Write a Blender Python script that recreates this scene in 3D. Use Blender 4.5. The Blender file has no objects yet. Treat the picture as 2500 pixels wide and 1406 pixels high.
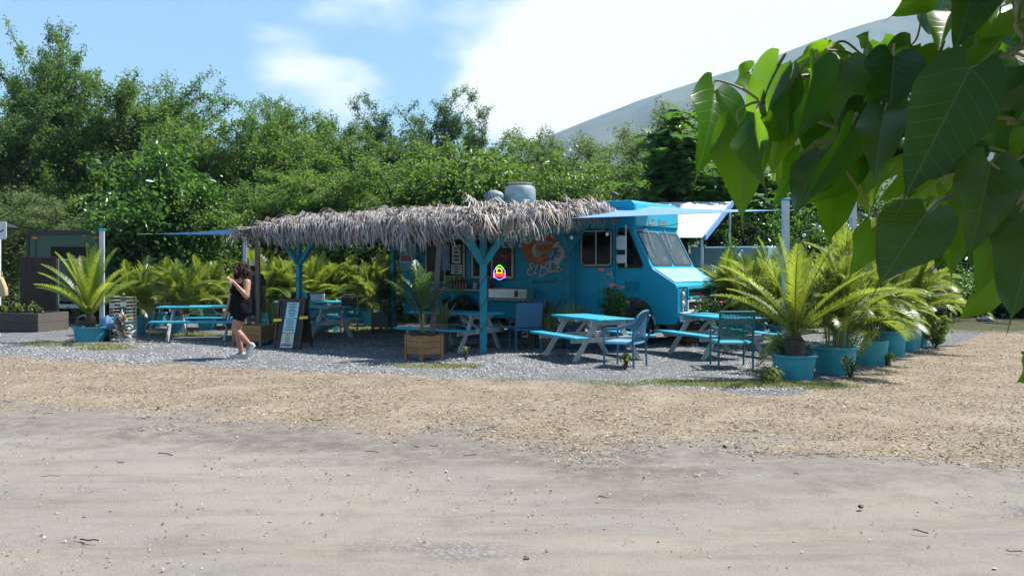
import bpy, bmesh, math, random
import numpy as np
from mathutils import Vector, Matrix, noise as mnoise

# ------------------------------------------------------------------ camera, sky, sun, exposure
SC = bpy.context.scene
COL = SC.collection
F, HZ, EYE = 2150.0, 645.0, 1.7          # focal length and horizon row in photo pixels, eye height in metres
cam_d = bpy.data.cameras.new('camera'); cam = bpy.data.objects.new('camera', cam_d); COL.objects.link(cam)
cam.location = (0, 0, EYE); cam.rotation_euler = (math.radians(90), 0, 0)
cam_d.sensor_width = 36; cam_d.lens = F / 2500 * 36; cam_d.shift_y = (HZ - 703) / 2500
cam_d.clip_start = 0.05; cam_d.clip_end = 30000
SC.camera = cam

SUN_DIR = Vector((0.93, 0.37, 0)).normalized(); SUN_EL = math.radians(58)
sdir = Vector((SUN_DIR.x*math.cos(SUN_EL), SUN_DIR.y*math.cos(SUN_EL), math.sin(SUN_EL)))
sun_d = bpy.data.lights.new('sun', 'SUN'); sun = bpy.data.objects.new('sun', sun_d); COL.objects.link(sun)
sun_d.energy = 5.0; sun_d.angle = math.radians(0.5); sun_d.color = (1.0, 0.965, 0.9)
sun.rotation_euler = sdir.to_track_quat('Z', 'Y').to_euler()
sun.location = (30, 20, 60)

W = bpy.data.worlds.new('World'); SC.world = W; W.use_nodes = True
nt = W.node_tree; nt.nodes.clear()
def N(tree, typ, **kw):
    n = tree.nodes.new(typ)
    for k, v in kw.items():
        if k.startswith('i_'):
            key = k[2:]
            key = int(key) if key.isdigit() else key.replace('_', ' ')
            n.inputs[key].default_value = v
        else:
            setattr(n, k, v)
    return n
def build_world():
    L = nt.links.new
    out = N(nt, 'ShaderNodeOutputWorld'); bg = N(nt, 'ShaderNodeBackground'); bg.inputs[1].default_value = 0.078
    sky = N(nt, 'ShaderNodeTexSky', sky_type='NISHITA', sun_disc=False)
    sky.sun_elevation = SUN_EL
    sky.sun_rotation = math.atan2(SUN_DIR.x, SUN_DIR.y)
    sky.air_density = 1.0; sky.dust_density = 0.25; sky.ozone_density = 2.0; sky.altitude = 10
    tc = N(nt, 'ShaderNodeTexCoord')
    mp = N(nt, 'ShaderNodeMapping'); mp.inputs['Scale'].default_value = (1, 1, 2.1)
    L(tc.outputs['Generated'], mp.inputs[0])
    nz = N(nt, 'ShaderNodeTexNoise', i_Scale=3.4, i_Detail=9.0, i_Roughness=0.56); L(mp.outputs[0], nz.inputs['Vector'])
    nz2 = N(nt, 'ShaderNodeTexNoise', i_Scale=1.6, i_Detail=3.0, i_Roughness=0.5); L(mp.outputs[0], nz2.inputs['Vector'])
    # cloud banks gather over the mountain side; elsewhere scattered cumulus from noise
    lobes = None
    def lobe(px, py, width, amp):
        d = Vector(((px-1250)/F, 1, (HZ-py)/F*2.1)).normalized()
        nrm = N(nt, 'ShaderNodeVectorMath', operation='NORMALIZE'); L(mp.outputs[0], nrm.inputs[0])
        dt = N(nt, 'ShaderNodeVectorMath', operation='DOT_PRODUCT'); L(nrm.outputs[0], dt.inputs[0]); dt.inputs[1].default_value = d
        mr = N(nt, 'ShaderNodeMapRange', interpolation_type='SMOOTHSTEP')
        mr.inputs[1].default_value = math.cos(width); mr.inputs[2].default_value = 1.0
        mr.inputs[3].default_value = 0.0; mr.inputs[4].default_value = amp
        L(dt.outputs['Value'], mr.inputs[0]); return mr.outputs[0]
    for a in ((1860, 120, 0.33, 0.31), (2220, 60, 0.36, 0.30), (1600, 190, 0.22, 0.20), (1420, 270, 0.17, 0.16), (790, 240, 0.115, 0.27), (690, 140, 0.07, 0.10), (1250, 310, 0.12, 0.15), (2700, 150, 0.5, 0.25)):
        o = lobe(*a)
        if lobes is None: lobes = o
        else:
            ad = N(nt, 'ShaderNodeMath', operation='ADD'); L(lobes, ad.inputs[0]); L(o, ad.inputs[1]); lobes = ad.outputs[0]
    sm = N(nt, 'ShaderNodeMath', operation='MULTIPLY_ADD'); L(nz.outputs[0], sm.inputs[0]); sm.inputs[1].default_value = 1.0; L(lobes, sm.inputs[2])
    sm2 = N(nt, 'ShaderNodeMath', operation='MULTIPLY_ADD'); L(nz2.outputs[0], sm2.inputs[0]); sm2.inputs[1].default_value = 0.30; L(sm.outputs[0], sm2.inputs[2])
    mr = N(nt, 'ShaderNodeMapRange', interpolation_type='SMOOTHSTEP'); L(sm2.outputs[0], mr.inputs[0])
    mr.inputs[1].default_value = 0.77; mr.inputs[2].default_value = 1.0; mr.inputs[3].default_value = 0.0; mr.inputs[4].default_value = 0.97
    mix = N(nt, 'ShaderNodeMix', data_type='RGBA'); L(mr.outputs[0], mix.inputs[0])
    tint = N(nt, 'ShaderNodeMix', data_type='RGBA', blend_type='MULTIPLY'); tint.inputs[0].default_value = 1.0
    L(sky.outputs[0], tint.inputs[6]); tint.inputs[7].default_value = (.88, 1.08, 1.12, 1)
    L(tint.outputs[2], mix.inputs[6]); mix.inputs[7].default_value = (9.6, 9.2, 8.8, 1)
    L(mix.outputs[2], bg.inputs[0]); L(bg.outputs[0], out.inputs[0])
build_world()
VS = SC.view_settings
VS.view_transform = 'Standard'; VS.look = 'None'; VS.exposure = 1.16; VS.gamma = 1.0; VS.use_curve_mapping = False
SC.cycles.max_bounces = 5; SC.cycles.transparent_max_bounces = 4; SC.cycles.diffuse_bounces = 2; SC.cycles.glossy_bounces = 2; SC.cycles.transmission_bounces = 3; SC.cycles.volume_bounces = 0
SC.cycles.use_denoising = True
SC.cycles.caustics_reflective = False; SC.cycles.caustics_refractive = False

# ------------------------------------------------------------------ helpers
def at(px, py, D):
    return Vector(((px-1250)/F*D, D, EYE + (HZ-py)/F*D))
def gnd(px, py):
    D = F*EYE/(py-HZ); return Vector(((px-1250)/F*D, D, 0))

def tag(o, label=None, cat=None, group=None, kind=None):
    if label: o['label'] = label
    if cat: o['category'] = cat
    if group: o['group'] = group
    if kind: o['kind'] = kind
    return o
def link(name, data, mat=None, parent=None, loc=None, rot=None, scale=None):
    o = bpy.data.objects.new(name, data); COL.objects.link(o)
    if parent is not None: o.parent = parent
    if loc is not None: o.location = loc
    if rot is not None: o.rotation_euler = rot
    if scale is not None: o.scale = scale if hasattr(scale, '__len__') else (scale,)*3
    if mat is not None and data is not None and not data.materials:
        for m in (mat if isinstance(mat, (list, tuple)) else [mat]): data.materials.append(m)
    return o
def thing(name, label, cat, loc=(0, 0, 0), rotz=0, group=None):
    o = link(name, None, loc=loc, rot=(0, 0, rotz)); o.empty_display_size = 0.2
    return tag(o, label, cat, group)
def copy_tree(o, parent=None):
    c = o.copy(); COL.objects.link(c); c.parent = parent
    for ch in list(o.children): copy_tree(ch, c)
    return c

class MB:
    def __init__(s): s.v = []; s.f = []; s.m = []
    def add(s, vs, fs, mi=0):
        b = len(s.v); s.v += [tuple(x) for x in vs]; s.f += [tuple(i+b for i in q) for q in fs]; s.m += [mi]*len(fs); return s
    def box(s, c, d, R=None, mi=0):
        c = Vector(c); vs = []
        for z in (-.5, .5):
            for y in (-.5, .5):
                for x in (-.5, .5):
                    p = Vector((x*d[0], y*d[1], z*d[2])); vs.append(c + (R @ p if R is not None else p))
        return s.add(vs, [(0, 2, 3, 1), (4, 5, 7, 6), (0, 1, 5, 4), (2, 6, 7, 3), (0, 4, 6, 2), (1, 3, 7, 5)], mi)
    def beam(s, p0, p1, w, h, up=(0, 0, 1), mi=0):
        p0 = Vector(p0); p1 = Vector(p1); x = (p1-p0); L = x.length; x.normalize(); up = Vector(up)
        if abs(x.dot(up)) > .98: up = Vector((0, 1, 0))
        y = up.cross(x).normalized(); z = x.cross(y)
        R = Matrix((x, y, z)).transposed()
        return s.box((p0+p1)/2, (L, w, h), R, mi)
    def tube(s, pts, rad, n=8, mi=0, cap=True):
        pts = [Vector(p) for p in pts]; k = len(pts)
        if not hasattr(rad, '__len__'): rad = [rad]*k
        vs = []; fs = []; prev = None
        for i, p in enumerate(pts):
            t = (pts[min(i+1, k-1)] - pts[max(i-1, 0)])
            t = t.normalized() if t.length > 1e-9 else Vector((0, 0, 1))
            if prev is None:
                a = Vector((1, 0, 0)) if abs(t.x) < .8 else Vector((0, 1, 0)); u = t.cross(a).normalized()
            else:
                u = (prev - t*prev.dot(t)); u = u.normalized() if u.length > 1e-6 else t.orthogonal().normalized()
            prev = u; w = t.cross(u)
            for j in range(n):
                a = 2*math.pi*j/n; vs.append(p + (u*math.cos(a) + w*math.sin(a))*rad[i])
        for i in range(k-1):
            for j in range(n):
                fs.append((i*n+j, i*n+(j+1) % n, (i+1)*n+(j+1) % n, (i+1)*n+j))
        if cap: fs.append(tuple(range(n))[::-1]); fs.append(tuple(range((k-1)*n, k*n)))
        return s.add(vs, fs, mi)
    def lathe(s, prof, n=24, c=(0, 0, 0), mi=0, sx=1, sy=1, cap=False):
        vs = []; fs = []; c = Vector(c)
        for r, z in prof:
            for j in range(n):
                a = 2*math.pi*j/n; vs.append(c + Vector((r*math.cos(a)*sx, r*math.sin(a)*sy, z)))
        for i in range(len(prof)-1):
            for j in range(n): fs.append((i*n+j, i*n+(j+1) % n, (i+1)*n+(j+1) % n, (i+1)*n+j))
        if cap: fs.append(tuple(range(n))[::-1]); fs.append(tuple(range((len(prof)-1)*n, len(prof)*n)))
        return s.add(vs, fs, mi)
    def ell(s, c, r, n=10, R=None, mi=0):
        vs = []; fs = []; c = Vector(c); m = max(4, n//2+1)
        for i in range(m+1):
            th = math.pi*i/m
            for j in range(n):
                a = 2*math.pi*j/n; p = Vector((r[0]*math.sin(th)*math.cos(a), r[1]*math.sin(th)*math.sin(a), r[2]*math.cos(th)))
                vs.append(c + (R @ p if R is not None else p))
        for i in range(m):
            for j in range(n): fs.append((i*n+j, (i+1)*n+j, (i+1)*n+(j+1) % n, i*n+(j+1) % n))
        return s.add(vs, fs, mi)
    def prism(s, poly, f0, f1, mi=0):
        """poly: 2-D points; f0, f1 map (a, b) to the two end faces"""
        n = len(poly); vs = [f0(*p) for p in poly] + [f1(*p) for p in poly]
        fs = [tuple(range(n))[::-1], tuple(range(n, 2*n))] + [(i, (i+1) % n, n+(i+1) % n, n+i) for i in range(n)]
        return s.add(vs, fs, mi)
    def mesh(s, name, smooth=False, bevel=0, seg=1):
        me = bpy.data.meshes.new(name); me.from_pydata([tuple(v) for v in s.v], [], s.f)
        if any(s.m): me.polygons.foreach_set('material_index', s.m)
        bm = bmesh.new(); bm.from_mesh(me)
        bmesh.ops.recalc_face_normals(bm, faces=bm.faces)
        if bevel:
            es = [e for e in bm.edges if len(e.link_faces) == 2 and e.calc_face_angle(0) > 0.5]
            bmesh.ops.bevel(bm, geom=es, offset=bevel, segments=seg, affect='EDGES', clamp_overlap=True, profile=0.6)
        if smooth:
            for f in bm.faces: f.smooth = True
        bm.to_mesh(me); bm.free(); me.update()
        return me
    def build(s, name, mat, parent=None, smooth=False, bevel=0, seg=1, loc=None, rot=None):
        me = s.mesh(name, smooth, bevel, seg)
        if smooth: me.set_sharp_from_angle(angle=math.radians(smooth if smooth is not True and smooth > 1 else 40))
        return link(name, me, mat, parent, loc, rot)

def np_mesh(name, V, Fc, var=None, smooth=False, mi=None):
    """mesh from numpy arrays: V (n,3); Fc (m,k) all faces with k corners; var: per-point float"""
    me = bpy.data.meshes.new(name); V = np.asarray(V, np.float32); Fc = np.asarray(Fc, np.int32)
    me.vertices.add(len(V)); me.vertices.foreach_set('co', V.ravel())
    k = Fc.shape[1]; me.loops.add(Fc.size); me.loops.foreach_set('vertex_index', Fc.ravel())
    me.polygons.add(len(Fc)); me.polygons.foreach_set('loop_start', np.arange(0, Fc.size, k, dtype=np.int32))
    me.polygons.foreach_set('loop_total', np.full(len(Fc), k, np.int32))
    if mi is not None: me.polygons.foreach_set('material_index', np.asarray(mi, np.int32))
    if smooth: me.polygons.foreach_set('use_smooth', np.ones(len(Fc), bool))
    if var is not None:
        a = me.attributes.new('var', 'FLOAT', 'POINT'); a.data.foreach_set('value', np.asarray(var, np.float32))
    me.update(calc_edges=True); me.validate()
    return me

# ------------------------------------------------------------------ materials
def lin(r, g, b):
    f = lambda c: (c/255/12.92) if c/255 <= .04045 else ((c/255+.055)/1.055)**2.4
    return (f(r), f(g), f(b), 1)
def c4(c): return tuple(c) if len(c) == 4 else (*c, 1)
def mat(name, col, col2=None, rough=.6, ns=6.0, bump=0.0, bs=30.0, metal=0.0, spec=.5, dirt=None, dirt_amt=.35, dscale=2.5, coat=0, stretch=None, emit=None, es=0):
    m = bpy.data.materials.new(name); m.use_nodes = True; t = m.node_tree; L = t.links.new
    b = t.nodes['Principled BSDF']; b.inputs['Roughness'].default_value = rough; b.inputs['Metallic'].default_value = metal
    b.inputs['Specular IOR Level'].default_value = spec
    if coat: b.inputs['Coat Weight'].default_value = coat; b.inputs['Coat Roughness'].default_value = .08
    tc = N(t, 'ShaderNodeTexCoord'); vec = tc.outputs['Object']
    if stretch:
        mp = N(t, 'ShaderNodeMapping'); mp.inputs['Scale'].default_value = stretch; L(vec, mp.inputs[0]); vec = mp.outputs[0]
    nz = N(t, 'ShaderNodeTexNoise', i_Scale=ns, i_Detail=6.0, i_Roughness=.6); L(vec, nz.inputs['Vector'])
    col = c4(col); col2 = c4(col2) if col2 else tuple(min(1, x*.78) for x in col[:3]) + (1,)
    rmp = N(t, 'ShaderNodeMapRange'); L(nz.outputs[0], rmp.inputs[0]); rmp.inputs[1].default_value = .3; rmp.inputs[2].default_value = .7
    mx = N(t, 'ShaderNodeMix', data_type='RGBA'); L(rmp.outputs[0], mx.inputs[0]); mx.inputs[6].default_value = col; mx.inputs[7].default_value = col2
    last = mx.outputs[2]
    if dirt:
        n2 = N(t, 'ShaderNodeTexNoise', i_Scale=dscale, i_Detail=8.0, i_Roughness=.7); L(tc.outputs['Object'], n2.inputs['Vector'])
        r2 = N(t, 'ShaderNodeMapRange'); L(n2.outputs[0], r2.inputs[0]); r2.inputs[1].default_value = .52; r2.inputs[2].default_value = .72; r2.inputs[4].default_value = dirt_amt
        m2 = N(t, 'ShaderNodeMix', data_type='RGBA'); L(r2.outputs[0], m2.inputs[0]); L(last, m2.inputs[6]); m2.inputs[7].default_value = c4(dirt); last = m2.outputs[2]
        ra = N(t, 'ShaderNodeMapRange'); L(n2.outputs[0], ra.inputs[0]); ra.inputs[1].default_value = .3; ra.inputs[2].default_value = .75
        ra.inputs[3].default_value = rough; ra.inputs[4].default_value = min(1, rough+.2); L(ra.outputs[0], b.inputs['Roughness'])
    L(last, b.inputs['Base Color'])
    if bump:
        nb = N(t, 'ShaderNodeTexNoise', i_Scale=bs, i_Detail=5.0); L(vec, nb.inputs['Vector'])
        bp = N(t, 'ShaderNodeBump', i_Strength=bump, i_Distance=.02); L(nb.outputs[0], bp.inputs['Height']); L(bp.outputs[0], b.inputs['Normal'])
    if emit: b.inputs['Emission Color'].default_value = c4(emit); b.inputs['Emission Strength'].default_value = es
    return m
def leafmat(name, dark, light, trans, rough=.45, tw=.4, spec=.5, dry=None):
    """leaf: glossy top, light coming through; colour varies from leaf to leaf by the 'var' attribute"""
    m = bpy.data.materials.new(name); m.use_nodes = True; t = m.node_tree; L = t.links.new
    b = t.nodes['Principled BSDF']; out = t.nodes['Material Output']
    b.inputs['Roughness'].default_value = rough; b.inputs['Specular IOR Level'].default_value = spec
    at_ = N(t, 'ShaderNodeAttribute', attribute_name='var')
    oi = N(t, 'ShaderNodeObjectInfo')
    ad = N(t, 'ShaderNodeMath', operation='MULTIPLY_ADD'); L(oi.outputs['Random'], ad.inputs[0]); ad.inputs[1].default_value = .3; L(at_.outputs['Fac'], ad.inputs[2])
    mr = N(t, 'ShaderNodeMapRange'); L(ad.outputs[0], mr.inputs[0]); mr.inputs[1].default_value = .1; mr.inputs[2].default_value = 1.2
    mx = N(t, 'ShaderNodeMix', data_type='RGBA'); L(mr.outputs[0], mx.inputs[0]); mx.inputs[6].default_value = c4(dark); mx.inputs[7].default_value = c4(light)
    last = mx.outputs[2]
    if dry:
        gt = N(t, 'ShaderNodeMath', operation='GREATER_THAN'); L(at_.outputs['Fac'], gt.inputs[0]); gt.inputs[1].default_value = .955
        md = N(t, 'ShaderNodeMix', data_type='RGBA'); L(gt.outputs[0], md.inputs[0]); L(last, md.inputs[6]); md.inputs[7].default_value = c4(dry); last = md.outputs[2]
    L(last, b.inputs['Base Color'])
    tr = N(t, 'ShaderNodeBsdfTranslucent')
    mt = N(t, 'ShaderNodeMix', data_type='RGBA', blend_type='MIX'); mt.inputs[0].default_value = .75; L(last, mt.inputs[6]); mt.inputs[7].default_value = c4(trans); L(mt.outputs[2], tr.inputs[0])
    ms = N(t, 'ShaderNodeMixShader'); ms.inputs[0].default_value = tw; L(b.outputs[0], ms.inputs[1]); L(tr.outputs[0], ms.inputs[2]); L(ms.outputs[0], out.inputs[0])
    return m
TURQ = (0.02, 0.36, 0.47); TURQ2 = (0.015, 0.30, 0.41)
M = {}
M['turq'] = mat('turquoise_paint', TURQ, TURQ2, .5, 3, bump=.12, bs=25, dirt=(.16, .24, .25), dirt_amt=.45)
M['turq_post'] = mat('turquoise_post_paint', (.022, .27, .36), (.018, .22, .31), .55, 4, bump=.15, bs=30, dirt=(.1, .2, .2), dirt_amt=.4)
M['pot'] = mat('turquoise_pot', (.03, .33, .42), (.025, .27, .36), .5, 4, bump=.08, bs=20, dirt=(.13, .17, .15), dirt_amt=.5, dscale=4)
M['white_wood'] = mat('white_painted_wood', (0.508, 0.517, 0.508), (0.410, 0.418, 0.410), .6, 5, bump=.15, bs=25, dirt=(.28, .27, .24), dirt_amt=.5)
M['white_post'] = mat('white_pole_paint', (0.590, 0.607, 0.623), (0.508, 0.533, 0.558), .5, 4, dirt=(.45, .43, .4))
M['truck'] = mat('truck_blue_paint', (.006, .315, .475), (.005, .285, .435), .36, 1.5, bump=.02, bs=3, dirt=(.014, .22, .31), dirt_amt=.4, spec=.22)
M['hood'] = mat('hood_sun_glare_paint', (.20, .55, .74), (.15, .48, .68), .34, 2.0, spec=.7, dirt=(.4, .66, .76), dirt_amt=.5)  # white sun glare on the hood is put into this paler blue
M['front_paint'] = mat('sunlit_front_paint', (.035, .47, .64), (.03, .42, .58), .34, 2.0, spec=.5)  # lighter blue: sunlight on the front is put into the colour
M['glass'] = mat('dark_glass', (.006, .007, .008), (.004, .005, .006), .08, 3, spec=.12)
M['windshield'] = mat('dusty_windshield', (.055, .072, .066), (.03, .042, .04), .10, 4, spec=.45, dirt=(.20, .24, .22), dirt_amt=.45, dscale=3)
M['rubber'] = mat('black_rubber', (.015, .015, .015), (.025, .025, .024), .75, 8)
M['chrome'] = mat('worn_chrome', (.75, .76, .78), (.6, .6, .6), .25, 8, metal=1.0)
M['alu'] = mat('bare_aluminium', (.62, .63, .64), (.5, .5, .51), .38, 6, metal=.85, dirt=(.4, .38, .35))
M['galv'] = mat('dull_galvanised', (.40, .41, .41), (.30, .31, .31), .5, 5, metal=.35, dirt=(.25, .24, .22))
M['frame'] = mat('window_frame_grey', (.42, .44, .44), (.34, .36, .36), .5, 6)
M['white'] = mat('white_enamel', (0.640, 0.648, 0.656), (0.574, 0.582, 0.590), .35, 4, dirt=(.5, .5, .48))
M['black'] = mat('black_plastic', (.012, .012, .012), (.02, .02, .02), .5, 5)
M['thatch_core'] = mat('thatch_underside', (.05, .04, .03), (.03, .025, .02), .95, 10)
M['sail'] = leafmat('blue_shade_cloth', (.27, .46, .74), (.27, .46, .74), (.30, .50, .80), .85, .38, .2)
M['wood'] = mat('cedar_board', (.36, .19, .075), (.24, .12, .045), .65, 3, bump=.2, bs=18, stretch=(1, 1, 9), dirt=(.1, .06, .03))
M['wood_dark'] = mat('dark_stained_wood', (.075, .03, .018), (.05, .02, .012), .5, 4, bump=.12, stretch=(6, 6, 1))
M['wood_grey'] = mat('weathered_grey_wood', (.14, .12, .10), (.08, .068, .058), .85, 4, bump=.3, bs=20, stretch=(8, 8, 1))
M['wood_bed'] = mat('old_bed_boards', (.085, .072, .062), (.05, .042, .036), .85, 4, bump=.3, bs=20, stretch=(1, 8, 8))
M['soil'] = mat('dark_soil', (.03, .022, .016), (.05, .038, .028), .95, 25, bump=.5, bs=60)
M['bark'] = mat('grey_brown_bark', (.085, .062, .045), (.05, .036, .026), .9, 12, bump=.5, bs=40)
M['bark_pale'] = mat('pale_twig_bark', (.30, .27, .13), (.22, .20, .09), .6, 12, bump=.2, bs=60)
M['stem'] = mat('palm_stem', (.22, .22, .05), (.16, .17, .045), .55, 20)
M['trunk_cycad'] = mat('cycad_trunk', (.07, .045, .03), (.04, .026, .018), .95, 30, bump=.8, bs=50)
M['wicker'] = mat('slate_blue_wicker', (.055, .19, .33), (.035, .14, .26), .6, 60, bump=.5, bs=160)
M['teal_mesh'] = mat('teal_chair_mesh', (.018, .17, .20), (.012, .13, .16), .55, 60, bump=.3, bs=160)
M['seat_blue'] = mat('pale_blue_seat', (.16, .36, .50), (.12, .3, .44), .6, 30)
M['green_paint'] = mat('drab_green_paint', (.045, .105, .062), (.038, .09, .052), .45, 2, dirt=(.07, .09, .06))
M['green_dark'] = mat('dark_green_trim', (.018, .026, .024), (.014, .02, .018), .5, 3)
M['amber'] = mat('amber_lens', (.8, .22, .02), (.7, .17, .01), .3, 4)
M['red_lens'] = mat('red_lens', (.42, .012, .012), (.35, .01, .01), .2, 4)
M['suv'] = mat('silver_grey_car_paint', (.16, .17, .18), (.14, .15, .16), .25, 2, metal=.4, coat=.5)
M['paper'] = mat('paper_white', (0.508, 0.558, 0.558), (0.459, 0.508, 0.508), .8, 8)
M['paper_blue'] = mat('paper_pale_blue', (.42, .66, .74), (.38, .6, .68), .8, 8)
M['paper_cream'] = mat('paper_cream', (.64, .66, .48), (.58, .6, .42), .8, 8)
M['paper_green'] = mat('paper_yellow_green', (.30, .40, .12), (.26, .35, .1), .8, 8)
M['yellow'] = mat('yellow_card', (.78, .66, .04), (.7, .58, .03), .7, 8)
M['ink'] = mat('dark_print', (.03, .05, .07), (.02, .035, .05), .8, 8)
M['ink_blue'] = mat('blue_print', (.02, .14, .42), (.02, .11, .35), .8, 8)
M['ink_red'] = mat('red_print', (.5, .05, .03), (.42, .04, .02), .8, 8)
M['orange_paint'] = mat('orange_paint', (.52, .11, .015), (.36, .06, .01), .5, 9)
M['white_print'] = mat('white_lettering', (0.508, 0.541, 0.541), (0.459, 0.492, 0.492), .5, 8)
M['dark_blue_print'] = mat('navy_lettering', (.008, .03, .07), (.008, .025, .06), .5, 8)
M['skin'] = mat('skin', (0.410, 0.213, 0.148), (0.361, 0.172, 0.115), .5, 5, spec=.4)
M['skin_red'] = mat('skin_flushed', (0.377, 0.180, 0.123), (0.328, 0.139, 0.094), .5, 5)
M['skin_dark'] = mat('skin_tanned', (.22, .11, .07), (.18, .085, .05), .5, 5)
M['hair'] = mat('dark_brown_hair', (.014, .007, .005), (.035, .016, .011), .6, 25, bump=.6, bs=80, spec=.15)
M['cloth_black'] = mat('black_fabric', (.004, .004, .005), (.008, .008, .009), .9, 12, bump=.15, bs=30, spec=.12)
M['cloth_grey'] = mat('grey_denim', (.28, .32, .36), (.22, .25, .29), .85, 12)
M['cloth_dark'] = mat('charcoal_shirt', (.03, .03, .034), (.022, .022, .025), .9, 12)
M['cap'] = mat('khaki_cap_cloth', (.55, .50, .40), (.48, .43, .34), .9, 15)
M['bag'] = mat('straw_tote', (.52, .42, .24), (.42, .33, .18), .85, 30, bump=.4, bs=90)
M['shoe'] = mat('white_canvas_shoe', (0.541, 0.541, 0.541), (0.451, 0.459, 0.459), .7, 12)
M['concrete'] = mat('bleached_roof_sheet', (0.656, 0.656, 0.656), (0.574, 0.574, 0.582), .5, 2, dirt=(.55, .54, .52))
M['trailer'] = mat('pale_blue_grey_panel', (.20, .33, .40), (.17, .28, .35), .5, 3, dirt=(.2, .22, .22))
M['grey_panel'] = mat('grey_panel', (.22, .22, .22), (.17, .17, .17), .6, 3)
M['wire'] = mat('wire_dark', (.02, .022, .025), (.03, .03, .03), .5, 5)
M['cage_wire'] = mat('galvanised_wire', (.32, .33, .33), (.25, .25, .25), .45, 5, metal=.7)
M['bulb'] = mat('clear_bulb_glass', (.75, .78, .8), (.65, .68, .7), .08, 5, spec=.8)
M['blue_pot'] = mat('glazed_blue_pot', (.012, .075, .14), (.010, .055, .11), .18, 10, dirt=(.05, .12, .16), dscale=6)
M['petal_orange'] = mat('orange_petal', (.80, .17, .03), (.72, .10, .03), .6, 20)
M['petal_pink'] = mat('magenta_petal', (.62, .03, .12), (.5, .02, .1), .6, 20)
M['terracotta'] = mat('terracotta_boulder', (.16, .085, .055), (.11, .06, .04), .85, 8, bump=.3)
M['rope'] = mat('rope', (.35, .34, .32), (.28, .27, .25), .9, 40)
M['palm'] = leafmat('palm_leaflet', (.042, .085, .010), (.185, .245, .028), (.42, .52, .05), .36, .42, .6, dry=(.38, .27, .10))
M['palm_dark'] = leafmat('palm_leaflet_dark', (.018, .055, .018), (.05, .105, .03), (.16, .26, .05), .33, .3, .6)
M['cycad'] = leafmat('cycad_leaflet', (.075, .135, .012), (.21, .285, .026), (.50, .60, .05), .36, .46, .55)
M['kiawe'] = leafmat('fine_feathery_leaf', (.032, .088, .021), (.12, .205, .045), (.27, .45, .055), .5, .42, .4)
M['kiawe_olive'] = leafmat('olive_feathery_leaf', (.075, .12, .045), (.16, .215, .085), (.29, .41, .12), .6, .4, .3)
M['kiawe_blue'] = leafmat('dusky_feathery_leaf', (.026, .076, .030), (.092, .162, .056), (.21, .36, .065), .5, .4, .4)
M['broad'] = leafmat('glossy_broad_leaf', (.022, .072, .016), (.078, .16, .028), (.20, .42, .04), .33, .36, .55)
M['broad_light'] = leafmat('light_broad_leaf', (.036, .09, .016), (.11, .195, .032), (.27, .44, .05), .42, .38, .45)
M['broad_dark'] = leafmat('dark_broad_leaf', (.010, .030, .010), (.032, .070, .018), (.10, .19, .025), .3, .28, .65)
M['weed'] = leafmat('weed_leaf', (.07, .12, .02), (.20, .26, .06), (.3, .4, .06), .55, .35, .3)
M['grass'] = leafmat('dry_green_grass', (.10, .12, .03), (.30, .29, .12), (.32, .36, .1), .7, .3, .3)
M['snake'] = leafmat('banded_leaf', (.02, .045, .014), (.22, .21, .05), (.25, .3, .06), .4, .2, .5)
M['stripe'] = leafmat('striped_leaf', (.11, .16, .03), (.40, .42, .12), (.42, .48, .1), .4, .35, .5)
M['ruby'] = leafmat('dry_frond', (.20, .15, .085), (.36, .28, .17), (.3, .24, .14), .8, .15, .2)
def rnd_tone(name, stops, rough=.9, tw=.12, trans=(.3, .25, .18)):
    m = leafmat(name, (0, 0, 0), (1, 1, 1), trans, rough, tw, .25); t = m.node_tree
    mx = [n for n in t.nodes if n.type == 'MIX' and n.data_type == 'RGBA'][0]; mr = [n for n in t.nodes if n.type == 'MAP_RANGE'][0]
    cr = N(t, 'ShaderNodeValToRGB'); t.links.new(mr.outputs[0], cr.inputs[0])
    els = cr.color_ramp.elements; els[0].position = stops[0][0]; els[0].color = c4(stops[0][1]); els[1].position = stops[-1][0]; els[1].color = c4(stops[-1][1])
    for p, c in stops[1:-1]:
        e = els.new(p); e.color = c4(c)
    for l in list(mx.outputs[2].links): t.links.new(cr.outputs[0], l.to_socket)
    return m
M['thatch'] = rnd_tone('dried_palm_thatch', [(0, (0.049, 0.038, 0.033)), (.22, (0.180, 0.149, 0.130)), (.55, (0.359, 0.323, 0.306)), (.82, (0.539, 0.510, 0.500)), (1, (0.343, 0.230, 0.130))])
M['chips'] = rnd_tone('wood_chip', [(0, (0.048, 0.034, 0.024)), (.28, (0.192, 0.144, 0.100)), (.58, (0.336, 0.272, 0.196)), (.82, (0.432, 0.364, 0.280)), (1, (0.560, 0.496, 0.408))])
M['stones'] = rnd_tone('crushed_stone', [(0, (0.096, 0.096, 0.100)), (.4, (0.272, 0.272, 0.280)), (.75, (0.365, 0.362, 0.360)), (1, (0.450, 0.440, 0.425))], tw=.0)
M['pebbles'] = rnd_tone('dirt_pebble', [(0, (0.078, 0.066, 0.055)), (.4, (0.218, 0.195, 0.172)), (.8, (0.328, 0.296, 0.265)), (1, (0.429, 0.374, 0.296))], tw=.0)
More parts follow.
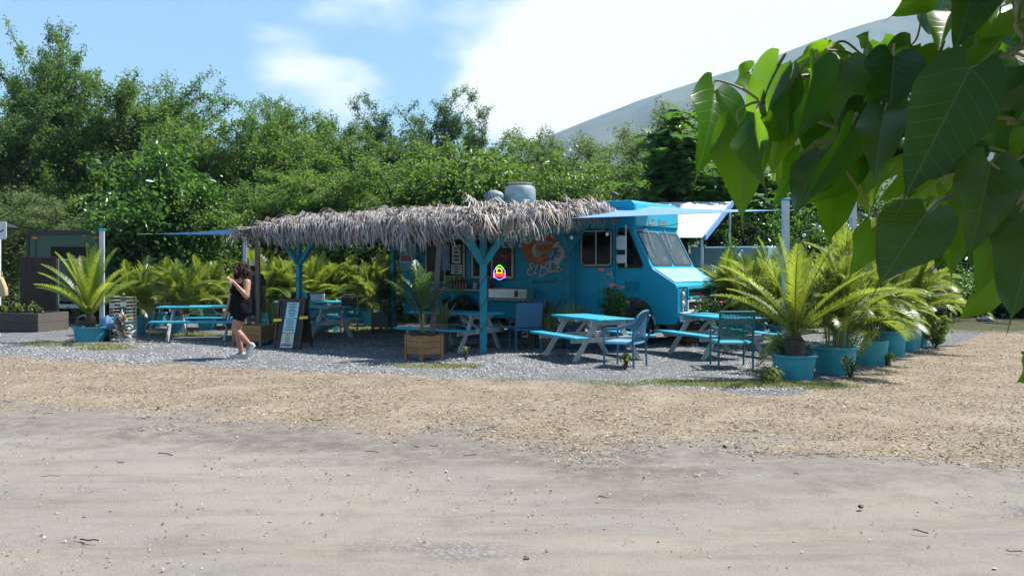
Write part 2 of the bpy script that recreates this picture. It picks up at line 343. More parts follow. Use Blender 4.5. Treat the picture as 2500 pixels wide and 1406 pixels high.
# ------------------------------------------------------------------ ground, mountain
rng = np.random.default_rng(7)
def fbm(x, y, s, oct=3):
    return mnoise.fractal(Vector((x*s, y*s, 3.7)), 1.0, 2.0, oct)
def zones(x, y):
    """how much of each ground cover lies at x, y: (mulch, gravel, green, dark soil)"""
    n = fbm(x, y, .55); n2 = fbm(x+31, y-12, 1.7)
    d_m = y + .28*x - 8.75 + .75*n + .55*n2                    # the edge between packed dirt and wood chips
    mul = min(1, max(0, d_m/1.1 + .5))
    band = math.exp(-((d_m+.75+.3*n2)/.85)**2)*min(1, max(0, .8+.7*n))
    d_g = y + .357*x - 12.75 + .22*n + .16*n2                  # the edge of the gravel patio
    d_r = (y - 12.3) - 1.27*(x-4.35)                           # the row of pots
    d_g = min(d_g, d_r*.8 + .1*n2)
    g = min(1, max(0, d_g/.35 + .5))
    far = min(1, max(0, (y + .18*x - 23.5 + .8*n)/1.5))
    if x > 5: far = max(far, min(1, max(0, (y-.15*x - 25.2 + .5*n)/.8)))
    if x < -8: far = min(far, min(1, max(0, (y - 27)/2)))
    gr = 0.0
    for (cx, cy, rx, ry, a) in ((2.9, 12.45, 1.9, .42, 1), (4.1, 12.3, .8, .45, 1), (.0, 12.75, .35, .12, .8), (-1.3, 14.55, .75, .38, 1), (-9.2, 18.3, 1.4, .3, .9), (-8.1, 17.6, .6, .35, .8), (-5.4, 20.9, 1.5, .7, .6), (-7.6, 20.9, 1.2, .5, .8), (9.0, 20.8, .5, .2, .7), (-3.8, 22.5, 1.6, .8, .7)):
        q = ((x-cx)/rx)**2 + ((y-cy)/ry)**2
        gr = max(gr, a*max(0, 1-q*.7 + .5*n2))
    return mul, g*(1-far), min(1, gr), far, band
def ground():
    xs = np.concatenate([-np.geomspace(3400, 20, 22), np.arange(-18, 18.01, .16), np.geomspace(20, 3400, 22)])
    ys = np.concatenate([-np.geomspace(3400, 8, 16), np.arange(-4, 3, 1.0), np.arange(3, 26, .13), np.arange(26, 44, .6), np.geomspace(46, 3400, 24)])
    nx, ny = len(xs), len(ys); V = np.zeros((nx*ny, 3)); A = np.zeros((nx*ny, 5))
    for j, y in enumerate(ys):
        for i, x in enumerate(xs):
            k = j*nx+i; V[k, 0] = x; V[k, 1] = y
            if abs(x) < 19 and 2 < y < 44:
                A[k] = zones(x, y)
                h = .018*fbm(x, y, .8) + .008*fbm(x, y, 3.0)
                rut = y + .12*x
                h -= .02*math.exp(-((rut-6.4)/.35)**2) + .018*math.exp(-((rut-8.0)/.3)**2)
                V[k, 2] = h + .012*A[k, 0]
            else:
                A[k] = (0, 0, 0, 1, 0) if y > 20 else (.2, 0, 0, 0, 0)
    idx = np.arange(nx*ny).reshape(ny, nx)
    Fc = np.stack([idx[:-1, :-1], idx[:-1, 1:], idx[1:, 1:], idx[1:, :-1]], -1).reshape(-1, 4)
    me = np_mesh('ground', V, Fc, smooth=True)
    for c, nm in enumerate(('mulch', 'gravel', 'green', 'soil', 'band')):
        a = me.attributes.new(nm, 'FLOAT', 'POINT'); a.data.foreach_set('value', A[:, c].astype(np.float32))
    m = bpy.data.materials.new('earth_mulch_gravel'); m.use_nodes = True; t = m.node_tree; L = t.links.new
    b = t.nodes['Principled BSDF']; b.inputs['Roughness'].default_value = .95; b.inputs['Specular IOR Level'].default_value = .2
    tc = N(t, 'ShaderNodeTexCoord'); P = tc.outputs['Object']
    def nz(s, d=6.0, r=.6, st=None):
        v = P
        if st: mp = N(t, 'ShaderNodeMapping'); mp.inputs['Scale'].default_value = st; mp.inputs['Rotation'].default_value = (0, 0, -.14); L(P, mp.inputs[0]); v = mp.outputs[0]
        n = N(t, 'ShaderNodeTexNoise', i_Scale=s, i_Detail=d, i_Roughness=r); L(v, n.inputs['Vector']); return n.outputs[0]
    def rng_(o, a, b_, lo=0., hi=1.):
        n = N(t, 'ShaderNodeMapRange'); L(o, n.inputs[0]); n.inputs[1].default_value = a; n.inputs[2].default_value = b_; n.inputs[3].default_value = lo; n.inputs[4].default_value = hi; return n.outputs[0]
    def mixc(f, a, b_):
        n = N(t, 'ShaderNodeMix', data_type='RGBA')
        if isinstance(f, float): n.inputs[0].default_value = f
        else: L(f, n.inputs[0])
        for k, x in ((6, a), (7, b_)):
            if isinstance(x, tuple): n.inputs[k].default_value = c4(x)
            else: L(x, n.inputs[k])
        return n.outputs[2]
    def att(nm): return N(t, 'ShaderNodeAttribute', attribute_name=nm).outputs['Fac']
    # packed dirt: beige to grey with streaks along the track and brown damp patches
    streak = nz(1.6, 7.0, .62, (.28, 1.5, 1)); fine = nz(45, 5.0, .7); mid = nz(3.2, 8.0, .65)
    d = mixc(rng_(streak, .42, .58), (.278, .240, .196), (.238, .217, .192))
    d = mixc(rng_(mid, .52, .72, 0, .75), d, (0.208, 0.173, 0.142))
    d = mixc(rng_(fine, .3, .72, 0, .5), d, (0.308, 0.285, 0.254))
    d = mixc(rng_(nz(95, 4, .8), .48, .68, 0, .55), d, (.125, .108, .09))
    vo = N(t, 'ShaderNodeTexVoronoi', i_Scale=38.0); L(P, vo.inputs['Vector'])
    d = mixc(rng_(vo.outputs['Distance'], .10, .04, 0, .4), d, (0.123, 0.112, 0.100))
    # darker, grittier band on either side of the chips' edge
    mulA = att('mulch')
    edge = N(t, 'ShaderNodeMath', operation='MULTIPLY_ADD'); L(mulA, edge.inputs[0]); edge.inputs[1].default_value = 1.0; L(rng_(mid, .3, .7, -.35, .35), edge.inputs[2])
    d = mixc(rng_(edge.outputs[0], .0, .5, 0, .45), d, (0.169, 0.154, 0.139))
    pk = nz(.9, 6.0, .6, (.35, 1.2, 1)); d = mixc(rng_(pk, .5, .68, 0, .5), d, (0.331, 0.273, 0.231))
    rut = nz(1.7, 9.0, .74, (.22, 1.3, 1)); d = mixc(rng_(rut, .49, .66, 0, .7), d, (0.177, 0.146, 0.119))
    bn = N(t, 'ShaderNodeMath', operation='MULTIPLY'); L(att('band'), bn.inputs[0]); L(rng_(nz(5, 7, .75), .3, .6), bn.inputs[1]); d = mixc(rng_(bn.outputs[0], .1, .8, 0, .8), d, (0.127, 0.108, 0.092))
    chip = mixc(rng_(nz(38, 4, .75), .40, .62), (.325, .262, .188), (.095, .066, .045))
    chip = mixc(rng_(nz(1.3, 5), .45, .7, 0, .6), chip, (0.354, 0.296, 0.223))
    vg = N(t, 'ShaderNodeTexVoronoi', i_Scale=34.0); L(P, vg.inputs['Vector'])
    grv = mixc(rng_(vg.outputs['Color'], .2, .9), (0.154, 0.154, 0.158), (0.339, 0.339, 0.343))
    grv = mixc(rng_(vg.outputs['Distance'], .3, .6, 0, .8), grv, (0.054, 0.054, 0.055))
    soil = mixc(rng_(nz(2.2), .42, .6), (0.065, 0.050, 0.035), (0.058, 0.081, 0.023))
    m1 = N(t, 'ShaderNodeMath', operation='ADD'); L(mulA, m1.inputs[0]); L(rng_(nz(9, 6, .75), .3, .7, -.45, .45), m1.inputs[1])
    c = mixc(rng_(m1.outputs[0], .4, .62), d, chip)
    g1 = N(t, 'ShaderNodeMath', operation='ADD'); L(att('gravel'), g1.inputs[0]); L(rng_(nz(8, 6, .75), .3, .7, -.35, .35), g1.inputs[1])
    c = mixc(rng_(g1.outputs[0], .42, .6), c, grv)
    # loose grey gravel lying on the track
    lg = mixc(rng_(nz(.42, 4, .55, (.5, 1.3, 1)), .57, .66, 0, .7), d, grv)
    inv = N(t, 'ShaderNodeMath', operation='SUBTRACT'); inv.inputs[0].default_value = 1.0; L(rng_(m1.outputs[0], .2, .5), inv.inputs[1])
    c = mixc(inv.outputs[0], c, lg)
    c = mixc(att('soil'), c, soil)
    c = mixc(rng_(att('green'), .1, .8, 0, .55), c, (0.169, 0.177, 0.069))
    L(c, b.inputs['Base Color'])
    bp = N(t, 'ShaderNodeBump', i_Strength=.55, i_Distance=.02); hh = N(t, 'ShaderNodeMath', operation='ADD'); L(fine, hh.inputs[0]); L(nz(140, 3, .7), hh.inputs[1]); L(hh.outputs[0], bp.inputs['Height']); L(bp.outputs[0], b.inputs['Normal'])
    tag(link('ground', me, m), kind='structure')
ground()

ZX = np.arange(-14, 15, .1); ZY = np.arange(3, 29, .1)
ZG = np.array([[zones(x, y) for x in ZX] for y in ZY])
def zlook(x, y): return ZG[np.clip(((y-3)/.1+.5).astype(int), 0, len(ZY)-1), np.clip(((x+14)/.1+.5).astype(int), 0, len(ZX)-1)]
def scatter(n, x0, x1, y0, y1, test, power=1.0):
    out = []
    while len(out) < n:
        X = rng.uniform(x0, x1, n*2); U = rng.uniform(0, 1, n*2)**power; Y = y0 + (y1-y0)*U; T = rng.random(n*2)
        ok = (np.abs(X) < .62*Y+.6) & (T < test(zlook(X, Y).T, X, Y)); out += list(np.stack([X[ok], Y[ok]], -1))
    return np.array(out[:n])
def slivers(name, P, lmin, lmax, asp, matk, label, cat, zoff=.014, thick=.25):
    n = len(P); L = rng.uniform(lmin, lmax, n)*rng.uniform(.5, 1, n); Wd = L*rng.uniform(asp*.6, asp*1.4, n)
    a = rng.uniform(0, 2*np.pi, n); tilt = rng.normal(0, .25, n); z = zoff + rng.uniform(0, .012, n)
    ux = np.stack([np.cos(a)*np.cos(tilt), np.sin(a)*np.cos(tilt), np.sin(tilt)], -1); uy = np.stack([-np.sin(a), np.cos(a), rng.normal(0, .25, n)], -1)
    c = np.concatenate([P, z[:, None]], 1)
    up = np.array([0, 0, 1.0])
    q = [c + ux*(sx*L/2)[:, None] + uy*(sy*Wd/2)[:, None] for sx, sy in ((-1, -1), (1, -.7), (1, .7), (-1, 1))]
    top = c + up*(Wd*thick)[:, None]
    V = np.stack(q + [top], 1).reshape(-1, 3)
    base = np.arange(n)*5
    Fc = np.concatenate([np.stack([base+i, base+(i+1) % 4, base+4], -1) for i in range(4)])
    me = np_mesh(name, V, Fc, np.repeat(rng.random(n), 5))
    return tag(link(name, me, M[matk]), label, cat, kind='stuff')
slivers('wood_chips', scatter(52000, -12, 13, 7.2, 27, lambda z, x, y: z[0]*(1-z[1])*(1-z[3])*np.where(z[2] > .5, .25, 1), 1.25), .016, .062, .28, 'chips', 'tan wood chip mulch spread between the dirt track and the gravel', 'wood chips')
slivers('strewn_chips', scatter(1900, -6, 6, 4.5, 9.8, lambda z, x, y: np.where(z[0] < .7, np.maximum(0, 1-np.abs(z[0]-.38)*2.9), 0)), .015, .06, .35, 'chips', 'loose bark scraps strewn along the edge of the dirt track', 'wood chips', .004)
slivers('gravel', scatter(46000, -11, 8.5, 11.8, 20, lambda z, x, y: z[1]*np.where(z[2] > .4, .4, 1), 1.2), .02, .042, .8, 'stones', 'grey crushed stone gravel of the picnic patio', 'gravel', .004, .5)
slivers('dirt_pebbles', scatter(2200, -6.5, 6.5, 4.4, 10.5, lambda z, x, y: (1-z[0])*(.2+.6*(np.sin(x*1.3+2*np.sin(y*.9))*np.sin(y*1.7+1.5*np.sin(x*.8)) > .2))), .006, .026, .8, 'pebbles', 'small pebbles and grit on the packed dirt track', 'pebbles', .0, .5)
def twigs():
    mb = MB(); r = random.Random(3)
    for i in range(80):
        y = r.uniform(4.6, 13.0); x = r.uniform(-.6*y, .6*y)
        if zones(x, y)[1] > .3: continue
        if y < 7.5 and r.random() < .8: continue
        a = r.uniform(-.6, .6) + (math.pi if r.random() < .5 else 0); L = r.uniform(.04, .17)*(1.4 if r.random() < .1 else 1); pts = []
        for k in range(5):
            u = k/4-.5; pts.append((x+math.cos(a)*L*u, y+math.sin(a)*L*u+.1*L*math.sin(k*2+i), .02+.006*math.sin(k+i)))
        mb.tube(pts, [.002+.003*r.random()]*5, 5)
    tag(mb.build('twigs', M['bark']), 'dark twigs and sticks lying about on the mulch and dirt', 'twigs', kind='stuff')
twigs()
def clod(px, py, s, name, label, cat, mt, seed):
    p = gnd(px, py); mb = MB(); mb.ell((0, 0, s*.25), (s*.75, s*.5, s*.34), 16)
    r = random.Random(seed)
    mb.v = [tuple(Vector(v)*(1+.5*mnoise.noise(Vector(v)*(2.2/s)+Vector((seed, 0, 0))))) for v in mb.v]
    o = mb.build(name, mt, smooth=True); o.location = p; o.rotation_euler = (0, 0, r.uniform(0, 6)); return tag(o, label, cat)
clod(1285, 1366, .034, 'dirt_clod', 'small brown lump of earth alone on the near dirt track', 'dirt clod', M['terracotta'], 3)
clod(2102, 1239, .036, 'dirt_clod', 'brown broken clod near the grey gravel streak on the track', 'dirt clod', M['terracotta'], 5)
clod(1770, 1094, .045, 'stone', 'pale flat stone at the edge of the wood chips', 'stone', M['pebbles'], 8)
clod(1552, 1059, .045, 'stone', 'pale grey stone half buried in the wood chips', 'stone', M['pebbles'], 9)
clod(2405, 786, .3, 'rock', 'grey rock at the shaded edge of the wood chips', 'rock', M['grey_panel'], 11)

def grass_patch():
    Ps = []
    r = rng
    P = scatter(15000, -11, 10, 11.6, 25, lambda z, x, y: np.maximum(0, z[2]-.12)**1.2*np.where(y < 16, 1, .35), 1.0)
    n = len(P); h = r.uniform(.012, .05, n)*np.where(P[:, 1] > 16, 2.0, 1.0); a = r.uniform(0, 2*np.pi, n); w = r.uniform(.004, .012, n)
    d = np.stack([np.cos(a), np.sin(a)], -1); s = np.stack([-np.sin(a), np.cos(a)], -1)
    z0 = np.full((n, 1), .005)
    b0 = np.concatenate([P+s*w[:, None], z0], 1); b1 = np.concatenate([P-s*w[:, None], z0], 1)
    tip = np.concatenate([P+d*(h*.9)[:, None], (h+.01)[:, None]], 1)
    V = np.stack([b0, b1, tip], 1).reshape(-1, 3); Fc = np.arange(3*n).reshape(-1, 3)
    me = np_mesh('grass', V, Fc, np.repeat(r.random(n), 3))
    tag(link('grass', me, M['grass']), 'short dry grass and weeds along the patio edge', 'grass', kind='stuff')
grass_patch()

def mountain():
    R = 2500.0
    ridge = [(600, 560), (1000, 470), (1200, 408), (1320, 358), (1400, 328), (1470, 300), (1560, 268), (1680, 232), (1800, 198), (1900, 166), (1980, 135), (2050, 112), (2150, 84), (2250, 68), (2320, 42), (2420, 14), (2520, -12), (2800, -70), (3300, -120)]
    rx = np.array([(p[0]-1250)/F for p in ridge]); rz = np.array([(HZ-p[1])/F for p in ridge])
    us = np.linspace(-.3, .95, 130); vs = np.linspace(0, 1, 60); V = []
    for v in vs:
        for u in us:
            ang = np.interp(u, rx, rz); D = 900 + (R-900)*v + (600*max(0, v-.9)/.1 if v > .9 else 0)
            crest = min(1, v/.9)
            n = mnoise.fractal(Vector((u*9, v*2.2, 1.0)), 1.0, 2.1, 5)
            z = ang*R*(crest**1.15) + n*42*crest*(1-.9*max(0, (crest-.75)/.25))
            if v > .9: z = ang*R*(1-.35*(v-.9)/.1)
            gul = mnoise.fractal(Vector((u*26, v*1.5, 4.0)), 1.0, 2.1, 4); z += gul*30*math.sin(math.pi*min(1, crest))
            V.append((u*D, D, max(-1, z-1)))
    nx, ny = len(us), len(vs); idx = np.arange(nx*ny).reshape(ny, nx)
    Fc = np.stack([idx[:-1, :-1], idx[:-1, 1:], idx[1:, 1:], idx[1:, :-1]], -1).reshape(-1, 4)
    m = mat('mountain_grass_and_scrub', (.11, .115, .06), (.03, .042, .024), .95, .011, dirt=(.06, .035, .025), dirt_amt=.7, dscale=.004)
    tag(link('mountain', np_mesh('mountain', np.array(V), Fc, smooth=True), m), kind='structure')
mountain()
def haze():
    mb = MB(); mb.box((0, 0, 510), (7200, 7200, 1024.4)); o = mb.build('haze', None)
    m = bpy.data.materials.new('pale_air'); m.use_nodes = True; t = m.node_tree; t.nodes.clear()
    out = N(t, 'ShaderNodeOutputMaterial'); pv = N(t, 'ShaderNodeVolumePrincipled')
    pv.inputs['Color'].default_value = (.50, .76, 1.0, 1); pv.inputs['Density'].default_value = HAZE; pv.inputs['Anisotropy'].default_value = .0
    t.links.new(pv.outputs[0], out.inputs['Volume']); o.data.materials.clear(); o.data.materials.append(m)
    tag(o, 'thin pale haze hanging in the air before the mountain', 'haze', kind='stuff')
HAZE = 0.00022
haze()
# ------------------------------------------------------------------ the food truck
TH = math.radians(35); FW = Vector((math.cos(TH), -math.sin(TH), 0)); LEFT = Vector((math.sin(TH), math.cos(TH), 0))
TO = Vector((2.52, 18.5, 0)) - 6.42*FW + 1.1*LEFT
truck = thing('food_truck', 'bright blue step van food truck parked behind the thatched shelter', 'food truck', TO, -TH)
def tw(x, y, z): return TO + FW*x + LEFT*y + Vector((0, 0, z))      # truck coordinates to the world
def rrect(cx, cz, w, h, r, n=5):
    out = []
    for (sx, sz, a0) in ((1, 1, 0), (-1, 1, 90), (-1, -1, 180), (1, -1, 270)):
        for k in range(n+1):
            a = math.radians(a0 + 90*k/n); out.append((cx + sx*(w/2-r) + r*math.cos(a), cz + sz*(h/2-r) + r*math.sin(a)))
    return out
def ring(mb, outer, inner, f0, f1, mi=0):
    n = len(outer); vs = [f0(*p) for p in outer] + [f0(*p) for p in inner] + [f1(*p) for p in outer] + [f1(*p) for p in inner]; fs = []
    for i in range(n):
        j = (i+1) % n
        fs += [(i, j, n+j, n+i), (2*n+i, 3*n+i, 3*n+j, 2*n+j), (i, 2*n+i, 2*n+j, j), (n+i, n+j, 3*n+j, 3*n+i)]
    return mb.add(vs, fs, mi)
def side(out): return lambda x, z: Vector((x, -1.1-out, z))
def arc(cx, cz, r, a0, a1, n=10): return [(cx + r*math.cos(math.radians(a0+(a1-a0)*k/n)), cz + r*math.sin(math.radians(a0+(a1-a0)*k/n))) for k in range(n+1)]
prof = [(0, .45), (1.4, .45)] + arc(1.95, .47, .5, 178, 2) + [(2.5, .45), (5.9, .45)] + arc(6.45, .5, .5, 176, 4) + [(7.0, .45), (7.40, .47), (7.46, .56), (7.46, 1.20), (7.40, 1.30), (6.89, 1.61), (6.44, 2.45), (6.48, 2.50), (6.48, 2.97), (6.40, 3.05), (.08, 3.05), (0, 2.97)]
mb = MB(); mb.prism(prof, lambda x, z: Vector((x, -1.1, z)), lambda x, z: Vector((x, 1.1, z)))
body = mb.build('body', M['truck'], truck, smooth=35, bevel=.035, seg=2)
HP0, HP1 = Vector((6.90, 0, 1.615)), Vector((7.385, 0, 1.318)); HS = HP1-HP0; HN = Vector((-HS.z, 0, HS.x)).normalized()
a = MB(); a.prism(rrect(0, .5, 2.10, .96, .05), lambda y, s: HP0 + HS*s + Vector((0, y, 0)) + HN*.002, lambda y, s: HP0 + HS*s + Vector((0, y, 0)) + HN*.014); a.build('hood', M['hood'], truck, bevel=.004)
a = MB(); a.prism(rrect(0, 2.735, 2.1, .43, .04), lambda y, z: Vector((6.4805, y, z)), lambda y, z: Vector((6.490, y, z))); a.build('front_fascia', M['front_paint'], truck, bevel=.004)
# seams, drip rail, rub rail
for nm, x0, x1, z0, z1 in (('drip_rail', .1, 6.4, 2.90, 2.925), ('rub_rail', .1, 5.85, .98, 1.005)):
    m_ = MB(); m_.box(((x0+x1)/2, -1.112, (z0+z1)/2), (x1-x0, .022, z1-z0)); m_.build(nm, M['truck'], body, bevel=.004)
for x in (4.78, 5.05, 6.03):
    m_ = MB(); m_.box((x, -1.1015, 1.75), (.012, .006, 2.2)); m_.build('panel_seam', M['wire'], body)
m_ = MB(); m_.box((4.9, -1.112, 1.72), (.10, .024, 2.38)); m_.build('corner_trim', M['truck'], body, bevel=.006)
def side_window(parent, name, x0, x1, z0, z1, r, div=True, mt=None, fr='frame', fw=.035):
    w = thing_part(name, parent)
    cx, cz, ww, hh = (x0+x1)/2, (z0+z1)/2, x1-x0, z1-z0
    a = MB(); ring(a, rrect(cx, cz, ww+.05, hh+.05, r+.025), rrect(cx, cz, ww-.01, hh-.01, r), side(.001), side(.016)); a.build('seal', M['rubber'], w)
    a = MB(); ring(a, rrect(cx, cz, ww, hh, r), rrect(cx, cz, ww-2*fw, hh-2*fw, max(.01, r-fw)), side(.001), side(.026)); a.build('frame', M[fr], w, bevel=.004)
    a = MB(); a.prism(rrect(cx, cz, ww-fw, hh-fw, max(.01, r-fw/2)), side(.002), side(.010)); a.build('pane', mt or M['glass'], w)
    if div: a = MB(); a.box((cx, -1.118, cz), (.028, .024, hh-.06)); a.build('mullion', M[fr], w)
    return w
def thing_part(name, parent):
    o = link(name, None, parent=parent); o.empty_display_size = .1; return o
side_window(truck, 'window', 5.18, 5.95, 1.66, 2.43, .10)
serv = side_window(truck, 'window', 2.17, 3.40, 1.36, 2.36, .015, fr='frame', fw=.06)
serv2 = side_window(truck, 'serving_hatch', .73, 1.98, 1.22, 2.36, .015, fr='frame', fw=.06)
# cab door glass: follows the slope of the pillar
dw = thing_part('door_window', truck)
dpoly = [(6.10, 1.68), (6.13, 1.65), (6.62, 1.65), (6.66, 1.70), (6.36, 2.38), (6.28, 2.43), (6.15, 2.43), (6.10, 2.38)]
dc = (6.3, 2.0); gro = lambda k: [(dc[0]+(x-dc[0])*k, dc[1]+(z-dc[1])*k) for x, z in dpoly]
a = MB(); ring(a, gro(1.09), gro(.97), side(.001), side(.016)); a.build('seal', M['rubber'], dw)
a = MB(); a.prism(gro(1.0), side(.002), side(.009)); a.build('pane', M['glass'], dw)
# windshield: two sloping panes
P0, P1 = Vector((6.89, 0, 1.61)), Vector((6.44, 0, 2.45)); SL = (P1-P0); NRM = Vector((SL.z, 0, -SL.x)).normalized()
def ws(out): return lambda y, s: P0 + SL*s + Vector((0, y, 0)) + NRM*out
for sy in (-1, 1):
    w = thing_part('windshield', truck); rr = rrect(0, 0, .93, .82, .07)
    q = lambda k: [(sy*.52 + x*k, .5 + z*k*1.0) for x, z in rr]
    a = MB(); ring(a, q(1.05), q(.965), ws(.001), ws(.014)); a.build('seal', M['rubber'], w)
    a = MB(); a.prism(q(1.0), ws(.002), ws(.008)); a.build('pane', M['windshield'], w)
    a = MB(); a.tube([ws(.02)(sy*.45-.08, 1.06), ws(.035)(sy*.45-.1, .9), ws(.03)(sy*.45-.2, .45)], [.012, .010, .008], 6); a.build('wiper', M['alu'], w)
# louvres in the engine side panel
lv = thing_part('side_louvre', truck)
for c in (6.34, 6.53):
    for k in range(9):
        a = MB(); a.box((c, -1.108, 1.12+.027*k), (.15, .016, .014), Matrix.Rotation(.5, 3, 'X')); a.build('louvre_slat', M['truck'], lv)
a = MB(); a.tube([(5.95, -1.105, 1.6), (5.95, -1.15, 1.58), (5.97, -1.15, 1.42), (5.99, -1.105, 1.40)], .012, 8); a.build('door_handle', M['alu'], truck, smooth=True)
# mirrors on a bracket
mr_ = thing_part('mirror', truck)
a = MB(); a.tube([(6.30, -1.10, 2.50), (6.33, -1.22, 2.52), (6.36, -1.26, 2.48), (6.36, -1.26, 1.68), (6.33, -1.22, 1.64), (6.30, -1.10, 1.66)], .018, 8); a.build('bracket', M['white'], mr_, smooth=True)
for z0, z1 in ((2.0, 2.3), (1.72, 1.9)):
    a = MB(); a.prism(rrect(6.26, (z0+z1)/2, .2, z1-z0, .05), lambda x, z: Vector((x, -1.31, z)), lambda x, z: Vector((x, -1.25, z))); a.build('mirror_head', M['white'], mr_, bevel=.015, seg=2, smooth=35)
# nose: headlights, grille openings, bumper
NX = 7.46
def nose(out): return lambda y, z: Vector((NX+out, y, z))
for sy in (-1, 1):
    h = thing_part('headlight', truck)
    a = MB(); ring(a, rrect(sy*.86, .96, .17, .46, .05), rrect(sy*.86, .96, .12, .41, .03), nose(-.01), nose(.02)); a.build('bezel', M['chrome'], h)
    a = MB(); a.prism(rrect(sy*.86, .96, .13, .42, .03), nose(.001), nose(.006)); a.build('housing', M['alu'], h)
    for z in (1.07, .88):
        a = MB(); a.ell((NX+.006, sy*.86, z), (.035, .055, .07), 12); a.build('lamp', M['white'], h, smooth=True)
g = thing_part('grille', truck)
for z, hh, mt in ((1.10, .16, 'truck'), (.83, .17, 'white')):
    a = MB(); ring(a, rrect(0, z, 1.32, hh+.08, .05), rrect(0, z, 1.22, hh-.01, .03), nose(-.005), nose(.03)); a.build('grille_frame', M[mt], g, bevel=.006)
    a = MB(); a.prism(rrect(0, z, 1.26, hh, .03), nose(.001), nose(.005)); a.build('grille_opening', M['black'], g)
a = MB(); a.prism(rrect(0, .62, 2.2, .20, .05), nose(.03), nose(.14)); a.build('bumper', M['white'], truck, bevel=.02, seg=2)
a = MB(); a.box((NX-.02, 0, 1.225), (.05, 2.12, .014)); a.build('hood_lip', M['wire'], truck)
for x in (1.95, 6.45):
    for sy in (-1, 1):
        w = thing_part('wheel', truck); w.location = (x, sy*.95, .38); w.rotation_euler = (math.pi/2, 0, 0)
        a = MB(); a.lathe([(.20, -.11), (.34, -.12), (.38, -.08), (.38, .08), (.34, .12), (.20, .11), (.20, -.11)], 28); a.build('tyre', M['rubber'], w, smooth=True)
        a = MB(); a.lathe([(.0, -.05), (.12, -.04), (.20, -.09), (.21, .09), (.12, .04), (0, .05)], 20); a.build('rim', M['white'], w, smooth=True)
# roof: mushroom exhaust fan, turbine vent, small flood lamp
fan = thing_part('exhaust_fan', truck); fan.location = (2.78, .05, 3.05)
a = MB(); a.box((0, 0, .09), (.74, .74, .22)); a.build('curb', M['galv'], fan, bevel=.01)
a = MB(); a.lathe([(.37, .16), (.385, .20), (.375, .48), (.345, .54), (.28, .56), (.0, .565)], 32); a.build('housing', M['galv'], fan, smooth=35)
a = MB(); a.lathe([(.27, .555), (.29, .57), (.29, .615), (.26, .63), (0, .63)], 28); a.build('motor_cap', M['grey_panel'], fan, smooth=35)
tv = thing_part('turbine_vent', truck); tv.location = (2.42, -.55, 3.05)
a = MB(); a.lathe([(.16, 0), (.16, .12), (.19, .13)], 24); a.build('collar', M['galv'], tv, smooth=35)
for k in range(18):
    a0 = 2*math.pi*k/18; a = MB(); pts = []
    for j in range(7):
        th = math.pi*(.10+.80*j/6); r = .235*math.sin(th)**.7; aa = a0 + .5*j/6
        pts.append((r*math.cos(aa), r*math.sin(aa), .27+.15*math.cos(th)))
    for j in range(6):
        p, q_ = Vector(pts[j]), Vector(pts[j+1]); t_ = Vector((-math.sin(a0+.5*j/6), math.cos(a0+.5*j/6), 0))*.034; u_ = Vector((math.cos(a0), math.sin(a0), 0))*.012
        a.add([p-t_-u_, q_-t_-u_, q_+t_+u_, p+t_+u_], [(0, 1, 2, 3)])
    a.build('vane', M['galv'], tv)
a = MB(); a.lathe([(0, .43), (.08, .425), (.10, .41)], 20); a.build('cap', M['galv'], tv)
fl = thing_part('flood_lamp', truck); fl.location = (5.75, -.7, 3.05)
a = MB(); a.box((0, 0, .06), (.03, .03, .14)); a.build('stem', M['black'], fl)
a = MB(); a.box((.05, -.02, .17), (.2, .1, .07), Matrix.Rotation(.5, 3, 'Y')); a.build('head', M['black'], fl, bevel=.01)
# counter and the shelf
a = MB(); a.box((1.98, -1.29, 1.10), (1.95, .36, .035)); a.build('counter_shelf', M['frame'], truck, bevel=.005)
a = MB(); a.box((3.46, -1.30, .90), (1.12, .36, .03)); a.build('appliance_shelf', M['frame'], truck, bevel=.005)
for x in (1.15, 1.98, 2.85):
    a = MB(); a.beam((x, -1.11, .80), (x, -1.42, 1.08), .03, .03); a.build('shelf_bracket', M['alu'], truck)
# raised hatch flaps over the two serving windows
for x0, x1 in ((.70, 2.0), (2.15, 3.42)):
    a = MB(); a.beam(((x0+x1)/2, -1.13, 2.42), ((x0+x1)/2, -1.75, 2.30), x1-x0, .03); a.build('hatch_flap', M['truck'], truck)
    for x in (x0+.04, x1-.04):
        a = MB(); a.tube([(x, -1.12, 1.95), (x, -1.6, 2.30)], .012, 6); a.build('flap_strut', M['wire'], truck)

# lettering ---------------------------------------------------------------
def text_geo(body_, size, shear=0.0, offset=0.0, spacing=1.0):
    cu = bpy.data.curves.new('t', 'FONT'); cu.body = body_; cu.size = size; cu.shear = shear; cu.offset = offset; cu.space_character = spacing; cu.align_x = 'CENTER'; cu.align_y = 'CENTER'; cu.resolution_u = 3
    o = bpy.data.objects.new('t', cu); COL.objects.link(o); dg = bpy.context.evaluated_depsgraph_get(); dg.update()
    me = bpy.data.meshes.new_from_object(o.evaluated_get(dg))
    vs = [(v.co.x, v.co.y) for v in me.vertices]; fs = [tuple(p.vertices) for p in me.polygons]
    bpy.data.objects.remove(o); bpy.data.curves.remove(cu); bpy.data.meshes.remove(me); return vs, fs
def put_text(name, body_, size, org, u, v, mt, parent=None, shear=0., offset=0., lift=0., spacing=1.0):
    vs, fs = text_geo(body_, size, shear, offset, spacing); u = Vector(u); v = Vector(v); n = u.cross(v).normalized(); org = Vector(org)
    a = MB(); a.add([org + u*x + v*y + n*lift for x, y in vs], fs)
    me = bpy.data.meshes.new(name); me.from_pydata([tuple(q) for q in a.v], [], a.f); return link(name, me, mt, parent)
